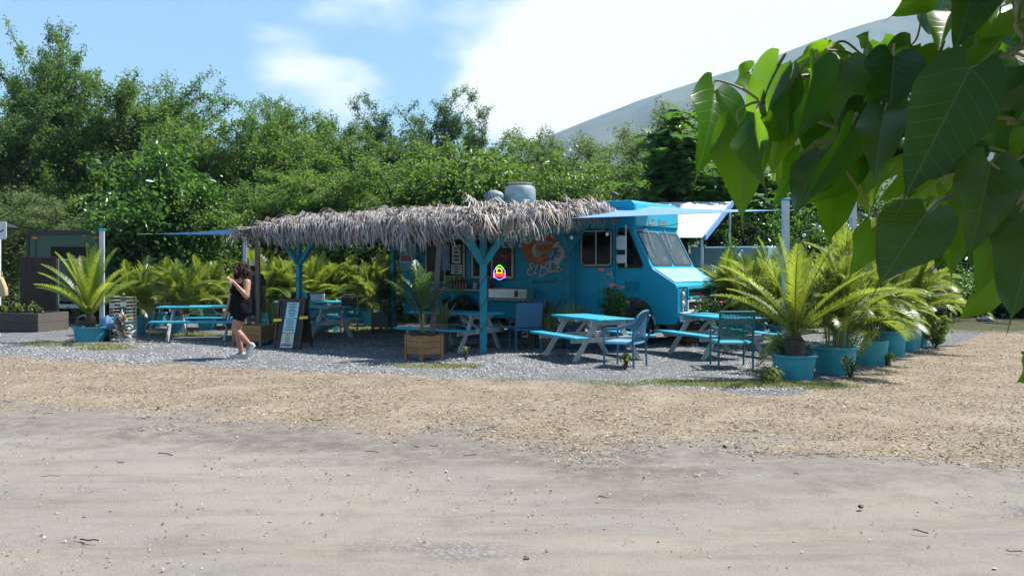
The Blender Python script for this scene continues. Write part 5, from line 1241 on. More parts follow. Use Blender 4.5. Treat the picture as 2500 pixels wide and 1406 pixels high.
# row of pots at the right edge of the patio
palm('cycad with tall upright fronds in the first turquoise pot of the right row', gnd(1958, 932)+Vector((0, .28, 0)), 'cycad', 2.2, 17, 3, (.29, .37), group=GP, stems=.34, lev=(0, 4), az0=[2.3, 1.0, 3.4, .2, 2.7, 5.6, 4.4, 2.0, .7, 3.1, -.4], fscale=.98)
palm('bushy palm in the wide rimmed turquoise tub, second of the right row', gnd(2056, 920)+Vector((0, .32, 0)), 'areca', 1.95, 46, 4, (.33, .43), group=GP, stems=9, spread=.2)
palm('palm in the third turquoise pot of the right row', gnd(2140, 895)+Vector((0, .3, 0)), 'areca', 1.7, 40, 5, (.31, .42, 'pot', False), group=GP, stems=8, spread=.18)
palm('palm in the fourth turquoise pot of the right row', gnd(2190, 874)+Vector((0, .28, 0)), 'areca', 1.72, 38, 6, (.28, .48), group=GP, stems=8, spread=.18)
palm('palm in the tapered last turquoise pot of the right row', gnd(2232, 856)+Vector((0, .28, 0)), 'areca', 1.75, 38, 7, (.27, .54), group=GP, stems=8, spread=.16)
palm('tall palm behind the right row below the big dark leaf', (7.2, 18.3, 0), 'areca', 2.6, 36, 8, (.3, .45), group=GP, stems=9, spread=.22)
palm('tall palm behind the cycad and the tub palm', (6.1, 15.9, 0), 'areca', 2.2, 34, 9, (.3, .45), group=GP, stems=8, spread=.2)
palm('palm in front of the parked silver car', (8.7, 19.8, 0), 'areca', 1.7, 34, 10, (.3, .45), group=GP, stems=8, spread=.2)
palm('palm drooping over the truck hood in a squat turquoise pot', gnd(1845, 838)+Vector((0, .25, 0)), 'areca', 2.05, 30, 11, (.29, .42), group=GP, stems=8, spread=.18)
palm('palm between the truck bumper and the tall white pole', (4.75, 19.6, 0), 'areca', 2.0, 26, 12, (.28, .4), group=GP, stems=8, spread=.18)
palm('palm squeezed between the tub palm and the second white pole', (6.5, 17.0, 0), 'areca', 2.25, 36, 14, (.3, .45), group=GP, stems=9, spread=.22)
palm('palm behind the third and fourth pots of the right row', (7.7, 17.4, 0), 'areca', 2.1, 36, 15, (.3, .45), group=GP, stems=9, spread=.22)
palm('palm behind the last pot of the right row', (8.5, 18.6, 0), 'areca', 2.05, 36, 16, (.3, .45), group=GP, stems=9, spread=.22)
palm('palm just behind the tall white pole', (5.6, 18.1, 0), 'areca', 2.2, 34, 17, (.3, .45), group=GP, stems=9, spread=.22)
# left and back row
palm('cycad with bright upright fronds in a turquoise pot at far left', gnd(205, 838)+Vector((0, .28, 0)), 'cycad', 1.95, 22, 13, (.34, .34), group=GP, stems=.30, lev=(0, 4), fscale=1.0, az0=[1.6, 2.3, 3.1, 1.0, .1, -.2, 3.5, 4.4, 5.4])
BACK = [(325, 822, 1.75, (.22, .46), 'palm in the turquoise bucket next to the wire cage'), (425, 815, 1.8, (.26, .42), 'palm in a turquoise pot behind the left end of the picnic table'),
        (500, 806, 1.85, (.26, .42), 'palm behind the middle of the picnic table left of the woman'), (560, 800, 1.75, (.26, .4), 'palm just behind the woman in black'),
        (655, 800, 2.05, (.26, .4), 'palm between the wooden prop and the turquoise post'), (700, 796, 1.9, (.26, .4), 'palm behind the far table by the turquoise post'),
        (765, 794, 1.95, (.28, .4), 'palm right of the shelter post, above the cool box'), (815, 790, 1.75, (.28, .4), 'palm behind the slatted lounge chair'),
        (862, 787, 2.0, (.34, .44), 'palm in the wide turquoise tub behind the shaded table'), (905, 797, 1.8, (.27, .42), 'palm in the turquoise pot left of the rear shelter post'),
        (375, 800, 1.9, (.26, .4), 'palm in the gap between wire cage and picnic table'), (610, 785, 2.15, (.26, .4), 'palm behind the man in the cap'), (740, 782, 2.1, (.26, .4), 'palm in the second row behind the turquoise post'), (940, 782, 2.0, (.26, .4), 'palm behind the rear shelter post')]
for i, (px, py, H, pt, lb) in enumerate(BACK): palm(lb, gnd(px, py)+Vector((0, .2, 0)), 'areca', H, 36, 20+i, pt, group=GP, stems=8, spread=.2)

# planter boxes
def planter(label, loc, rz_, s, h, group='cedar planter boxes', matk='wood'):
    t = thing('planter_box', label, 'planter', loc, rz_, group)
    for sx in (-1, 1):
        for sy in (-1, 1): a = MB(); a.box((sx*s/2, sy*s/2, h/2), (.055, .055, h)); a.build('corner_post', M[matk], t, bevel=.004)
    nb = 3; z0 = h*.26
    for k in range(nb):
        bh = (h-z0)/nb; z = z0+bh*(k+.5)
        for sy in (-1, 1):
            a = MB(); a.box((0, sy*(s/2+.004), z), (s-.056, .02, bh-.006)); a.build('board', M[matk], t, bevel=.003)
            a = MB(); a.box((sy*(s/2+.004), 0, z), (.02, s-.056, bh-.006)); a.build('board', M[matk], t, bevel=.003)
    a = MB(); a.box((0, 0, h-.06), (s-.03, s-.03, .04)); a.build('soil', M['soil'], t)
    return t
pl = gnd(1031, 884)+Vector((0, .28, 0))
planter('square cedar planter box in front of the leaning prop post', pl, math.radians(-48), .44, .46)
tp = thing('black_tray', 'black plastic pot set in the cedar planter in front', 'pot', pl+Vector((0, 0, .425)))
a = MB(); a.lathe([(.2, 0), (.25, .02), (.27, .09), (.25, .09), (.22, .03)], 20); a.build('rim', M['black'], tp)
palm('dark drooping palm growing in the front cedar planter', pl+Vector((0, 0, .44)), 'dark', 1.30, 15, 41, None, group='palms in planter boxes', stems=4, spread=.06, name='planter_palm', lev=(0, 3))
p2 = gnd(612, 846)+Vector((0, .3, 0))
planter('cedar planter box behind the woman in black', p2, math.radians(-14), .62, .44)
p3 = gnd(935, 812)+Vector((0, .2, 0))
planter('grey planter stand by the rear shelter post', p3, math.radians(-20), .42, .50, matk='wood_grey')
palm('leafy dark palm on the grey planter stand', p3+Vector((0, 0, .44)), 'dark', 1.12, 26, 43, None, group='palms in planter boxes', stems=7, spread=.12, name='planter_palm')
# strap-leaved plants
def blade(seed, L, w, bend, tw_=.3):
    r = random.Random(seed); n = 7; vs = []; var = []; fs = []; p = Vector((0, 0, 0))
    for i in range(n+1):
        u = i/n; e = math.pi/2 - bend*u**1.3; ww = w*(.6+.6*u if u < .45 else .87*(1-((u-.45)/.55)**2.2))/2+.001; a_ = tw_*u
        s = Vector((-math.sin(a_), math.cos(a_), 0))
        nr = Vector((0, 0, 1)).cross(s)*.2*ww
        vs += [p-s*ww, p-s*ww*.55+nr, p+s*ww*.55+nr, p+s*ww]; var += [.98, .12 + .25*r.random(), .12+.25*r.random(), .98]
        if i < n: p = p + Vector((math.cos(e), 0, math.sin(e)))*L/n
    for i in range(n):
        for j in range(3): fs.append((i*4+j, i*4+j+1, i*4+j+5, i*4+j+4))
    return np_mesh('blade', np.array([tuple(v) for v in vs]), np.array(fs), var, smooth=True)
BL = {'snake': [blade(s, 1.0, .11, b, tw) for s, b, tw in ((1, .10, .5), (2, .25, -.5), (3, .4, .8), (4, .18, -.9))], 'stripe': [blade(s, 1.0, .055, b, tw) for s, b, tw in ((5, 1.1, .3), (6, 1.6, -.3), (7, .7, .4), (8, 2.0, 0))]}
for k, ms in BL.items():
    for m_ in ms: m_.materials.append(M[k])
def strap(label, loc, kind, H, n, seed, pot=None, spread=.12, name='strap_leaf_plant', potname='pot'):
    r = random.Random(seed); t = thing(name, label, 'plant', loc, 0, 'strap leaved plants'); z0 = 0
    if pot: pot_part(t, *pot); z0 = pot[1]*.86
    for k in range(n):
        an = r.uniform(0, 6.28); rr = spread*math.sqrt(r.random()); lean = r.uniform(.02, .38)
        o = link('blade', r.choice(BL[kind]), None, t, (math.cos(an)*rr, math.sin(an)*rr, z0), (0, lean, an), (H-z0)*r.uniform(.65, 1.08))
    return t
strap('snake plant with yellow edged blades in a dark pot behind the front planter', gnd(1080, 862)+Vector((0, .1, 0)), 'snake', 1.02, 22, 61, (.13, .56, 'wood_grey'), .09)
strap('snake plant in front of the truck door', tw(5.05, -2.65, 0), 'snake', 1.05, 30, 62, (.2, .45, 'wood_grey'), .22)
strap('yellow striped strap leaf plant below the side louvres', tw(5.85, -2.55, 0), 'stripe', 1.08, 70, 63, (.24, .5, 'blue_pot'), .2)
strap('striped plant beside the snake plant by the truck door', tw(5.45, -2.85, 0), 'stripe', .88, 45, 65, (.2, .42, 'wood_grey'), .16)
strap('snake plant behind the sandwich board', gnd(668, 838), 'snake', .95, 16, 64, (.14, .4, 'wood_grey'), .1)
strap('dim leafy plant under the appliance shelf', tw(4.3, -1.5, 0), 'snake', .95, 16, 66, (.18, .38, 'wood_grey'), .14)
# leafy shrubs in pots, roses, bougainvillea
def shrub(label, loc, H, rad, n, seed, matk, lsize, pot=None, flowers=(), name='potted_shrub', cat='shrub', asp=.55, stemsn=9, zmin=.0):
    rg = np.random.default_rng(seed); t = thing(name, label, cat, loc); z0 = 0
    if pot: pot_part(t, *pot); z0 = pot[1]*.86
    mb = MB(); C = []
    for k in range(stemsn):
        an = rg.uniform(0, 6.28); l = np.array([np.cos(an)*rad*rg.uniform(.2, .95), np.sin(an)*rad*rg.uniform(.2, .95), (H-z0)*rg.uniform(.5, 1.0)]); p0 = np.array([0, 0, z0]); pts = [p0 + l*u + rg.normal(0, .025, 3) + np.array([0, 0, .12*math.sin(math.pi*u)]) for u in np.linspace(0, 1, 7)]
        pts[0] = p0; mb.tube(pts, [.010, .009, .008, .007, .006, .005, .003], 5, cap=False)
        u = rg.random(n//stemsn)**.7*.95+.05; idx = np.minimum(5, (u*6).astype(int)); f = (u*6-idx)[:, None]; P = np.array(pts); c = P[idx]*(1-f)+P[idx+1]*f + rg.normal(0, rad*.16, (len(u), 3)); C.append(c)
    mb.build('stem', M['bark'], t)
    C = np.concatenate(C); C = C[C[:, 2] > z0*.7+zmin]; V, Fc, var = leaf_cloud(C, lsize, asp, rg); link('foliage', np_mesh('foliage', V, Fc, var), M[matk], t)
    for (dx, dy, z, r_, mk) in flowers:
        a = MB()
        for k in range(9):
            an = k*2.4; rr = r_*.5*math.sqrt(k/9); a.ell((dx+rr*math.cos(an), dy+rr*math.sin(an), z+r_*.25*(1-k/9)), (r_*.45, r_*.45, r_*.35), 7)
        a.build('flower', M[mk], t, smooth=True)
    return t
ros = tw(6.62, -2.25, 0)
shrub('rose bush with orange blooms in a glazed blue pot before the truck nose', ros, 1.30, .40, 1500, 71, 'broad', .075, (.30, .42, 'blue_pot'), [(-.27, -.1, 1.58, .07, 'petal_orange'), (-.05, -.12, 1.28, .085, 'petal_orange'), (.14, -.1, 1.24, .06, 'petal_orange'), (-.12, -.05, 1.50, .05, 'petal_orange'), (.25, -.1, .95, .06, 'petal_orange')], stemsn=14)
a = MB(); a.tube([(ros.x-.0, ros.y, .9), (ros.x-.15, ros.y-.05, 1.3), (ros.x-.25, ros.y-.1, 1.56)], [.008, .006, .005], 5); o = a.build('rose_cane', M['stem']); tag(o, 'tall thin rose cane carrying the highest orange bloom', 'plant stem')
shrub('small bush with pink flowers at the truck bumper', tw(7.75, -.3, 0), .95, .32, 650, 72, 'broad', .07, (.22, .40, 'blue_pot'), [(-.12, -.1, 1.02, .06, 'petal_pink'), (.1, -.15, .92, .05, 'petal_pink'), (-.2, -.1, .84, .05, 'petal_pink')], stemsn=10)
shrub('sprawling bush with one magenta flower before the grille', tw(7.85, .45, 0), .95, .34, 650, 73, 'broad', .08, (.22, .38, 'blue_pot'), [(-.15, -.3, .88, .07, 'petal_pink')], stemsn=10)
shrub('leafy shrub in a low blue pot under the sunny table', gnd(1720, 826), .62, .25, 350, 74, 'broad_light', .07, (.21, .35, 'blue_pot'))
shrub('low creeper spilling from a second turquoise pot at the cycad', gnd(1925, 925)+Vector((-.02, .15, 0)), .52, .38, 520, 75, 'weed', .05, (.17, .36), stemsn=12)
shrub('trailing leafy weeds beside the last turquoise pot', gnd(2290, 850)+Vector((0, .1, 0)), .62, .42, 420, 76, 'weed', .11, stemsn=9, name='weed_clump', cat='weeds')
shrub('green weed growing at the back leg of the rounded chair', gnd(1525, 905), .27, .09, 120, 77, 'weed', .06, stemsn=5, name='weed_clump', cat='weeds')
shrub('green weed beside the front cedar planter', gnd(1137, 880), .16, .08, 60, 78, 'weed', .07, stemsn=5, name='weed_clump', cat='weeds')
shrub('small weed at the foot of the wide turquoise tub', gnd(2075, 925), .30, .14, 110, 79, 'weed', .06, stemsn=6, name='weed_clump', cat='weeds')
shrub('low broad weed between the third pot and the wood chips', gnd(2165, 892), .12, .16, 40, 80, 'weed', .12, stemsn=6, name='weed_clump', cat='weeds')
shrub('grassy weeds at the foot of the first turquoise pot', gnd(1880, 935), .10, .35, 260, 81, 'weed', .06, stemsn=12, name='weed_clump', cat='weeds')
shrub('bushy plant under the counter of the food truck', tw(2.0, -1.6, 0), .9, .45, 500, 82, 'broad_dark', .1, (.22, .35, 'wood_grey'))
a = MB(); a.lathe([(0, 0), (.13, 0), (.155, .26), (.145, .26), (.12, .03), (0, .03)], 20); o = a.build('nursery_pot', M['black'], loc=gnd(1958, 932)+Vector((-.06, .14, .33)), smooth=35); tag(o, 'small black nursery pot standing in the cycad pot', 'pot')
cr = thing('wooden_crate', 'light wooden crate under the table by the mesh chair', 'crate', gnd(1690, 838), .2)
for k in range(3):
    for s in (-1, 1):
        a = MB(); a.box((0, s*.16, .08+.13*k), (.4, .015, .11)); a.build('slat', M['wood'], cr); a = MB(); a.box((s*.2, 0, .08+.13*k), (.015, .3, .11)); a.build('slat', M['wood'], cr)
# ------------------------------------------------------------------ people
def blend(name, prims, voxel, it, mt, parent):
    """one continuous surface from tapered limbs ('c', p0, r0, p1, r1) and ellipsoids ('e', centre, radii)"""
    a = MB()
    for q in prims:
        if q[0] == 'c':
            p0, p1 = Vector(q[1]), Vector(q[3]); n = 5; pts = []; rad = []
            d = (p1-p0); 
            for k in range(n+1): u = k/n; pts.append(p0.lerp(p1, u)); rad.append(q[2]+(q[4]-q[2])*u)
            a.tube(pts, rad, 12); a.ell(p0, (q[2],)*3, 12); a.ell(p1, (q[4],)*3, 12)
        else: a.ell(q[1], q[2], 16, q[3] if len(q) > 3 else None)
    me = bpy.data.meshes.new('tmp'); me.from_pydata([tuple(v) for v in a.v], [], a.f); o = bpy.data.objects.new('tmp', me); COL.objects.link(o)
    md = o.modifiers.new('r', 'REMESH'); md.mode = 'VOXEL'; md.voxel_size = voxel; md.use_smooth_shade = True
    if it: sm = o.modifiers.new('s', 'SMOOTH'); sm.iterations = it; sm.factor = .5
    dg = bpy.context.evaluated_depsgraph_get(); dg.update(); m2 = bpy.data.meshes.new_from_object(o.evaluated_get(dg)); bpy.data.objects.remove(o); bpy.data.meshes.remove(me)
    m2.name = name; m2.materials.clear(); m2.polygons.foreach_set('use_smooth', np.ones(len(m2.polygons), bool)); return link(name, m2, mt, parent)
def V3(*a): return Vector(a)
def hand(wrist, dirn, side_, curl, sc=1.0):
    """palm, four unequal bent fingers, thumb from the side of the palm"""
    d = Vector(dirn).normalized(); s = Vector(side_); s = (s - d*s.dot(d)).normalized(); n = d.cross(s); w = Vector(wrist); out = []
    out.append(('c', w, .026*sc, w+d*.045*sc, .030*sc))
    for k, L in enumerate((.072, .080, .074, .058)):
        b = w + d*.085*sc + s*(-.030+.020*k)*sc; out.append(('c', w+d*.03*sc+s*(-.02+.014*k)*sc, .016*sc, b, .0125*sc))
        p = b; dd = d
        for j in range(3):
            dd = (dd*math.cos(curl) + n*math.sin(curl)).normalized(); q = p + dd*L*sc*(.42, .32, .26)[j]; out.append(('c', p, (.0105-.001*j)*sc, q, (.0095-.001*j)*sc)); p = q
    t0 = w + d*.03*sc - s*.03*sc; t1 = t0 + (d*.7 - s*.75 + n*.25).normalized()*.045*sc; t2 = t1 + (d*.9 - s*.3 + n*.4).normalized()*.032*sc
    out += [('c', t0, .014*sc, t1, .0115*sc), ('c', t1, .0115*sc, t2, .009*sc)]; return out
def head_prims(c, face, tilt=0):
    """head about the centre c looking along `face`"""
    f = Vector((face[0], face[1], 0)).normalized(); s = Vector((-f.y, f.x, 0)); c = Vector(c); R = Matrix((s, f, Vector((0, 0, 1)))).transposed()
    def P(x, y, z): return c + s*x + f*y + Vector((0, 0, z))
    pr = [('e', P(0, -.012, .035), (.074, .092, .085), R), ('e', P(0, .018, -.02), (.062, .072, .085), R), ('e', P(0, .045, -.085), (.034, .034, .026), R),
          ('c', P(0, .085, .01), .009, P(0, .108, -.03), .014), ('e', P(0, .080, -.062), (.024, .012, .008), R), ('e', P(.03, .070, -.025), (.022, .018, .022), R), ('e', P(-.03, .070, -.025), (.022, .018, .022), R),
          ('e', P(.078, -.01, -.01), (.010, .018, .030), R), ('e', P(-.078, -.01, -.01), (.010, .018, .030), R), ('e', P(0, .078, .022), (.05, .012, .010), R)]
    return pr, P, R
def face_bits(parent, P, R, f, lipm=None):
    for sx in (-1, 1):
        a = MB(); a.ell(P(sx*.030, .083, .006), (.013, .006, .007), 8, R); a.build('eye', M['white'], parent, smooth=True)
        a = MB(); a.ell(P(sx*.030, .0885, .006), (.006, .003, .006), 8, R); a.build('iris', M['hair'], parent, smooth=True)
        a = MB(); a.ell(P(sx*.030, .088, .026), (.019, .006, .0035), 8, R); a.build('eyebrow', M['hair'], parent, smooth=True)
    a = MB(); a.ell(P(0, .0885, -.060), (.022, .006, .007), 10, R); a.build('lips', mat('lips', (.30, .08, .07), (.26, .06, .06), .4), parent, smooth=True)
# the woman walking to the left, hand at her mouth
W0 = gnd(584, 877) + Vector((0, .05, 0))
wm = thing('person', 'person in black sleeveless top and shorts walking past, one hand at the mouth', 'person', W0)
hd, P, R = head_prims((.015, -.02, 1.625), (-.80, -.60)); fdir = Vector((-.8, -.6, 0))
shN, shF = V3(.165, -.12, 1.37), V3(-.125, .11, 1.36)          # near and far shoulder
elN, wrN = V3(.19, -.24, 1.13), V3(-.02, -.27, 1.37)
elF, wrF = V3(-.205, .13, 1.09), V3(-.245, .03, .87)
hpN, hpF = V3(.045, -.085, .88), V3(-.035, .085, .88)
knN, anN = V3(-.055, -.12, .545), V3(.19, -.07, .27)
knF, anF = V3(-.075, .08, .50), V3(.005, .06, .105)
skin = hd + [('c', V3(.03, .0, 1.40), .062, V3(.02, -.012, 1.55), .056), ('e', V3(.02, 0, 1.28), (.165, .125, .17)), ('e', V3(.015, .0, 1.05), (.165, .135, .2)), ('e', V3(.01, 0, .90), (.18, .15, .15)),
        ('c', shN, .068, elN, .050), ('c', elN, .049, wrN, .029), ('c', shF, .062, elF, .046), ('c', elF, .045, wrF, .028), ('c', V3(.02, 0, 1.38), .07, shN, .064), ('c', V3(.02, 0, 1.38), .07, shF, .062),
        ('c', hpN, .115, knN, .066), ('c', knN, .064, V3(.05, -.10, .42), .068), ('c', V3(.05, -.10, .42), .068, anN, .040), ('c', hpF, .112, knF, .064), ('c', knF, .062, V3(-.045, .075, .36), .066), ('c', V3(-.045, .075, .36), .066, anF, .040),
        ('c', anN, .040, V3(.16, -.08, .17), .035), ('c', anF, .04, V3(-.06, .05, .06), .035)]
skin += hand(wrN, (-.72, -.1, .62), (.3, .8, .3), .55) + hand(wrF, (-.25, -.25, -.9), (.8, -.3, 0), .25)
wb = blend('body', skin, .0085, 3, M['skin'], wm)
face_bits(wb, P, R, fdir)
top = [('e', V3(.02, 0, 1.27), (.178, .14, .155)), ('e', V3(-.06, -.055, 1.23), (.11, .10, .09)), ('e', V3(.015, -.005, 1.09), (.185, .155, .18)), ('e', V3(.01, -.005, .95), (.20, .168, .16)), ('c', V3(.13, -.10, 1.30), .03, V3(.10, -.075, 1.425), .022), ('c', V3(-.10, .03, 1.32), .03, V3(-.06, .065, 1.425), .022), ('e', V3(.0, -.0, .88), (.205, .172, .11)), ('e', V3(.012, -.005, 1.0), (.20, .168, .2))]
blend('sleeveless_top', top, .010, 4, M['cloth_black'], wm)
sh = [('e', V3(.01, 0, .90), (.205, .175, .14)), ('e', V3(.02, -.01, .84), (.20, .175, .10)), ('c', hpN+V3(0, 0, .04), .126, hpN, .132), ('c', hpF+V3(0, 0, .04), .122, hpF, .128), ('c', hpN+V3(0, 0, -.02), .132, hpN.lerp(knN, .32), .118), ('c', hpF+V3(0, 0, -.02), .125, hpF.lerp(knF, .34), .116)]
blend('shorts', sh, .010, 3, M['cloth_black'], wm)
def shoe(parent, heel, toe, up, sc=1.0):
    heel, toe, up = Vector(heel), Vector(toe), Vector(up).normalized(); d = (toe-heel); pr = [('c', heel+up*.035, .040, heel.lerp(toe, .45)+up*.035, .043), ('c', heel.lerp(toe, .45)+up*.03, .044, toe+up*.022-d.normalized()*.03, .034), ('c', heel+up*.06, .040, heel.lerp(toe, .25)+up*.075, .040), ('c', heel.lerp(toe, .2)+up*.07, .036, heel.lerp(toe, .6)+up*.045, .032)]
    o = blend('shoe', pr, .008, 3, M['shoe'], parent)
    a = MB(); s = d.cross(up).normalized()
    pts = []
    for k in range(16):
        an = 2*math.pi*k/16; c_ = heel.lerp(toe, .5); pts.append(c_ + d*.58*math.cos(an) + s*.046*math.sin(an)*(1 if math.cos(an) > -.3 else .86))
    a.add([p-up*.010 for p in pts] + [p+up*.014 for p in pts], [tuple(range(16))[::-1], tuple(range(16, 32))] + [(k, (k+1) % 16, 16+(k+1) % 16, 16+k) for k in range(16)]); a.build('sole', M['white'], o)
    return o
shoe(wm, (.055, .065, .012), (-.205, .035, .012), (0, 0, 1)); shoe(wm, (.275, -.06, .235), (.145, -.09, .035), (-.83, 0, .55))
# long curly hair
hr = []; r = random.Random(2)
for k in range(46):
    an = r.uniform(-2.4, 2.4); f2 = Vector((.8, .6, 0)); s2 = Vector((-.6, .8, 0)); root = Vector((.015, -.02, 1.625)) + (f2*math.cos(an)*.085 + s2*math.sin(an)*.085) + Vector((0, 0, r.uniform(0, .09)))
    L = r.uniform(.22, .40); p = root; dd = (root-Vector((.015, -.02, 1.60))).normalized()*.5 + Vector((0, 0, -.6)); ph = r.uniform(0, 6)
    if an > 1.9 or an < -1.9: L *= .6
    for j in range(8):
        q = p + dd.normalized()*L/8 + Vector((math.sin(ph+j*1.5), math.cos(ph+j*1.3), 0))*.016; hr.append(('c', p, .021-.0012*j, q, .020-.0012*j)); p = q; dd = dd*.6 + Vector((.10, .02, -1.0))*.4
hr += [('e', P(0, -.03, .055), (.092, .100, .078), R), ('e', P(0, -.06, -.03), (.09, .07, .11), R)]
blend('hair', hr, .010, 1, M['hair'], wm)
a = MB(); a.ell(V3(-.115, -.30, 1.455), (.035, .025, .02), 8); o = a.build('food_morsel', M['paper_cream'], loc=W0, smooth=True); tag(o, 'small pale bite of food held at the mouth by the woman', 'food')

def stander(label, loc, face, shirt, legs, H=1.74, cap=None, longhair=False, skinm='skin_dark', walk=0.0, name='person', armout=.0):
    t = thing(name, label, 'person', loc); k = H/1.74; f = Vector(face).normalized(); s = Vector((-f.y, f.x, 0))
    def Q(x, y, z): return (s*x + f*y + Vector((0, 0, z)))*k
    hd, P, R = head_prims(Q(0, .01, 1.62), face)
    pr = hd + [('c', Q(0, 0, 1.42), .058, Q(0, .0, 1.54), .052), ('e', Q(0, 0, 1.28), (.16, .11, .17), R), ('e', Q(0, 0, 1.02), (.145, .11, .18), R)]
    wr = []
    for sx in (-1, 1):
        el, w = Q(sx*(.24+armout), -.03, 1.12), Q(sx*(.25+armout), .06*(1+walk*sx), .88); pr += [('c', Q(sx*.17, 0, 1.40), .06, el, .045), ('c', el, .043, w, .029)] + hand(w, (f*.25 + Vector((0, 0, -1))), s*sx, .25)
        kn = Q(sx*.09, .05+walk*sx*.16, .50); an = Q(sx*.09, walk*sx*.24, .09); pr += [('c', Q(sx*.085, 0, .90), .095, kn, .062), ('c', kn, .058, an, .040)]; wr.append((kn, an))
    b = blend('body', pr, .012, 3, M[skinm], t); face_bits(b, P, R, f)
    tp_ = [('e', Q(0, 0, 1.27), (.175, .13, .18), R), ('e', Q(0, 0, 1.05), (.165, .13, .2), R)] + [('c', Q(sx*.16, 0, 1.40), .075, Q(sx*(.215+armout*.5), -.015, 1.22), .066) for sx in (-1, 1)]
    blend('shirt', tp_, .013, 3, M[shirt], t)
    sh = [('e', Q(0, 0, .92), (.165, .125, .13), R)] + [('c', Q(sx*.085, 0, .90), .108, Q(sx*.085, .02, .90).lerp(wr[i][0], .75), .092) for i, sx in enumerate((-1, 1))]
    blend('shorts', sh, .013, 3, M[legs], t)
    for i, sx in enumerate((-1, 1)):
        an = wr[i][1]; shoe(t, an + f*-.06 + Vector((0, 0, .012-an.z)), an + f*.20 + Vector((0, 0, .012-an.z)), (0, 0, 1))
    if cap:
        a = MB(); a.ell(P(0, -.01, .055), (.096, .112, .085), 18, R); cp = a.build('cap', M[cap], t, smooth=True)
        a = MB(); a.ell(P(0, .12, .045), (.075, .075, .008), 14, R); a.build('brim', M[cap], cp, smooth=True)
    h_ = [('e', P(0, -.025, .03), (.086, .092, .085), R), ('e', P(0, -.05, -.03), (.08, .06, .07), R)]
    if longhair:
        r = random.Random(8)
        for q in range(24):
            an = r.uniform(-1.9, 1.9); p = P(math.sin(an)*.085, -math.cos(an)*.07-.01, .05)
            for j in range(6): q2 = p + Vector((r.gauss(0, .008), r.gauss(0, .008), -.06)) + (p-P(0, -.02, p.z-P(0, 0, 0).z))*.03; h_.append(('c', p, .022, q2, .02)); p = q2
    blend('hair', h_, .012, 2, M['hair'], t)
    return t, Q
stander('person in a khaki cap and dark shirt behind the woman, half hidden by the prop', at(618, 645, 19.9)*Vector((1, 1, 0)) if False else Vector(((619-1250)/F*19.9, 19.9, 0)), (-.55, .8, 0), 'cloth_dark', 'cloth_dark', 1.76, cap='cap')
pe, Q = stander('person with long hair at the left edge carrying a straw tote', Vector(((-30-1250)/F*20.2, 20.2, 0)), (-.9, .2, 0), 'white', 'cloth_grey', 1.66, longhair=True, skinm='skin', walk=.7)
tb = thing('tote_bag', 'straw tote bag hanging from the arm of the person at the left edge', 'bag', Vector(((0-1250)/F*20.0, 20.0, .95)))
a = MB(); a.prism([(-.13, 0), (.16, .02), (.15, .20), (.05, .46), (-.05, .46), (-.14, .22)], lambda x, z: Vector((x, -.07, z)), lambda x, z: Vector((x, .07, z))); a.build('sack', M['bag'], tb, bevel=.03, seg=2, smooth=60)
a = MB(); a.tube([(-.05, 0, .42), (-.05, 0, .55), (.0, 0, .60), (.05, 0, .55), (.05, 0, .42)], .012, 6); a.build('strap', M['bag'], tb, smooth=True)
# ------------------------------------------------------------------ left side: green box truck, boards, raised bed, cage of cans
GX, GD = -12.75, 25.2
gt = thing('box_truck', 'dark green box truck seen from behind at the left edge', 'truck', (GX, GD, 0), math.radians(-4))
gw, gl, z0, z1 = 2.34, 5.2, .62, 2.66
a = MB(); a.box((0, gl/2, (z0+z1)/2), (gw, gl, z1-z0)); bx = a.build('box', M['green_paint'], gt, bevel=.03, seg=2)
a = MB(); a.box((0, -.012, z1-.06), (gw+.02, .04, .13)); a.build('top_rail', M['green_dark'], gt)
for s in (-1, 1): a = MB(); a.box((s*(gw/2-.03), -.012, (z0+z1)/2-.07), (.075, .035, z1-z0-.14)); a.build('corner_post', M['green_dark'], gt)
a = MB(); a.box((-gw/2+.26, -.006, (z0+z1)/2-.07), (.02, .012, z1-z0-.16)); a.build('door_seam', M['black'], gt)
for s in (-1, 1): a = MB(); a.prism(rrect(s*.92-(.0 if s > 0 else .0), z1-.21, .16, .06, .028), lambda x, z: Vector((x, -.045, z)), lambda x, z: Vector((x, -.005, z))); a.build('marker_light', M['amber'], gt, bevel=.008)
w = thing_part('rear_window', gt)
a = MB(); a.box((.12, -.008, 2.02), (1.16, .02, .36)); a.build('pane', M['glass'], w); a = MB(); a.box((.2, -.02, 1.83), (.9, .02, .03)); a.build('sill', M['white'], w)
a = MB(); a.box((0, .3, .52), (gw*.9, .5, .10)); a.build('chassis', M['black'], gt)
a = MB(); a.box((.35, -.12, .50), (1.5, .14, .12)); a.build('rear_bumper', M['white'], gt, bevel=.02)
for s in (-1, 1):
    a = MB(); a.lathe([(.18, -.12), (.36, -.12), (.40, -.07), (.40, .07), (.36, .12), (.18, .12), (.18, -.12)], 24); wh = a.build('wheel', M['rubber'], gt, smooth=True, loc=(s*.95, 1.3, .40), rot=(0, math.pi/2, 0))
    a = MB(); a.lathe([(0, -.05), (.19, -.09), (.19, .09), (0, .05)], 18); a.build('rim', M['white'], wh)
    a = MB(); a.lathe([(.18, -.12), (.36, -.12), (.40, -.07), (.40, .07), (.36, .12), (.18, .12), (.18, -.12)], 24); wh = a.build('wheel', M['rubber'], gt, smooth=True, loc=(s*.95, 5.6, .40), rot=(0, math.pi/2, 0))
a = MB(); a.box((0, gl+.75, 1.35), (2.1, 1.5, 1.5)); a.build('cab', M['green_paint'], gt, bevel=.08, seg=2)
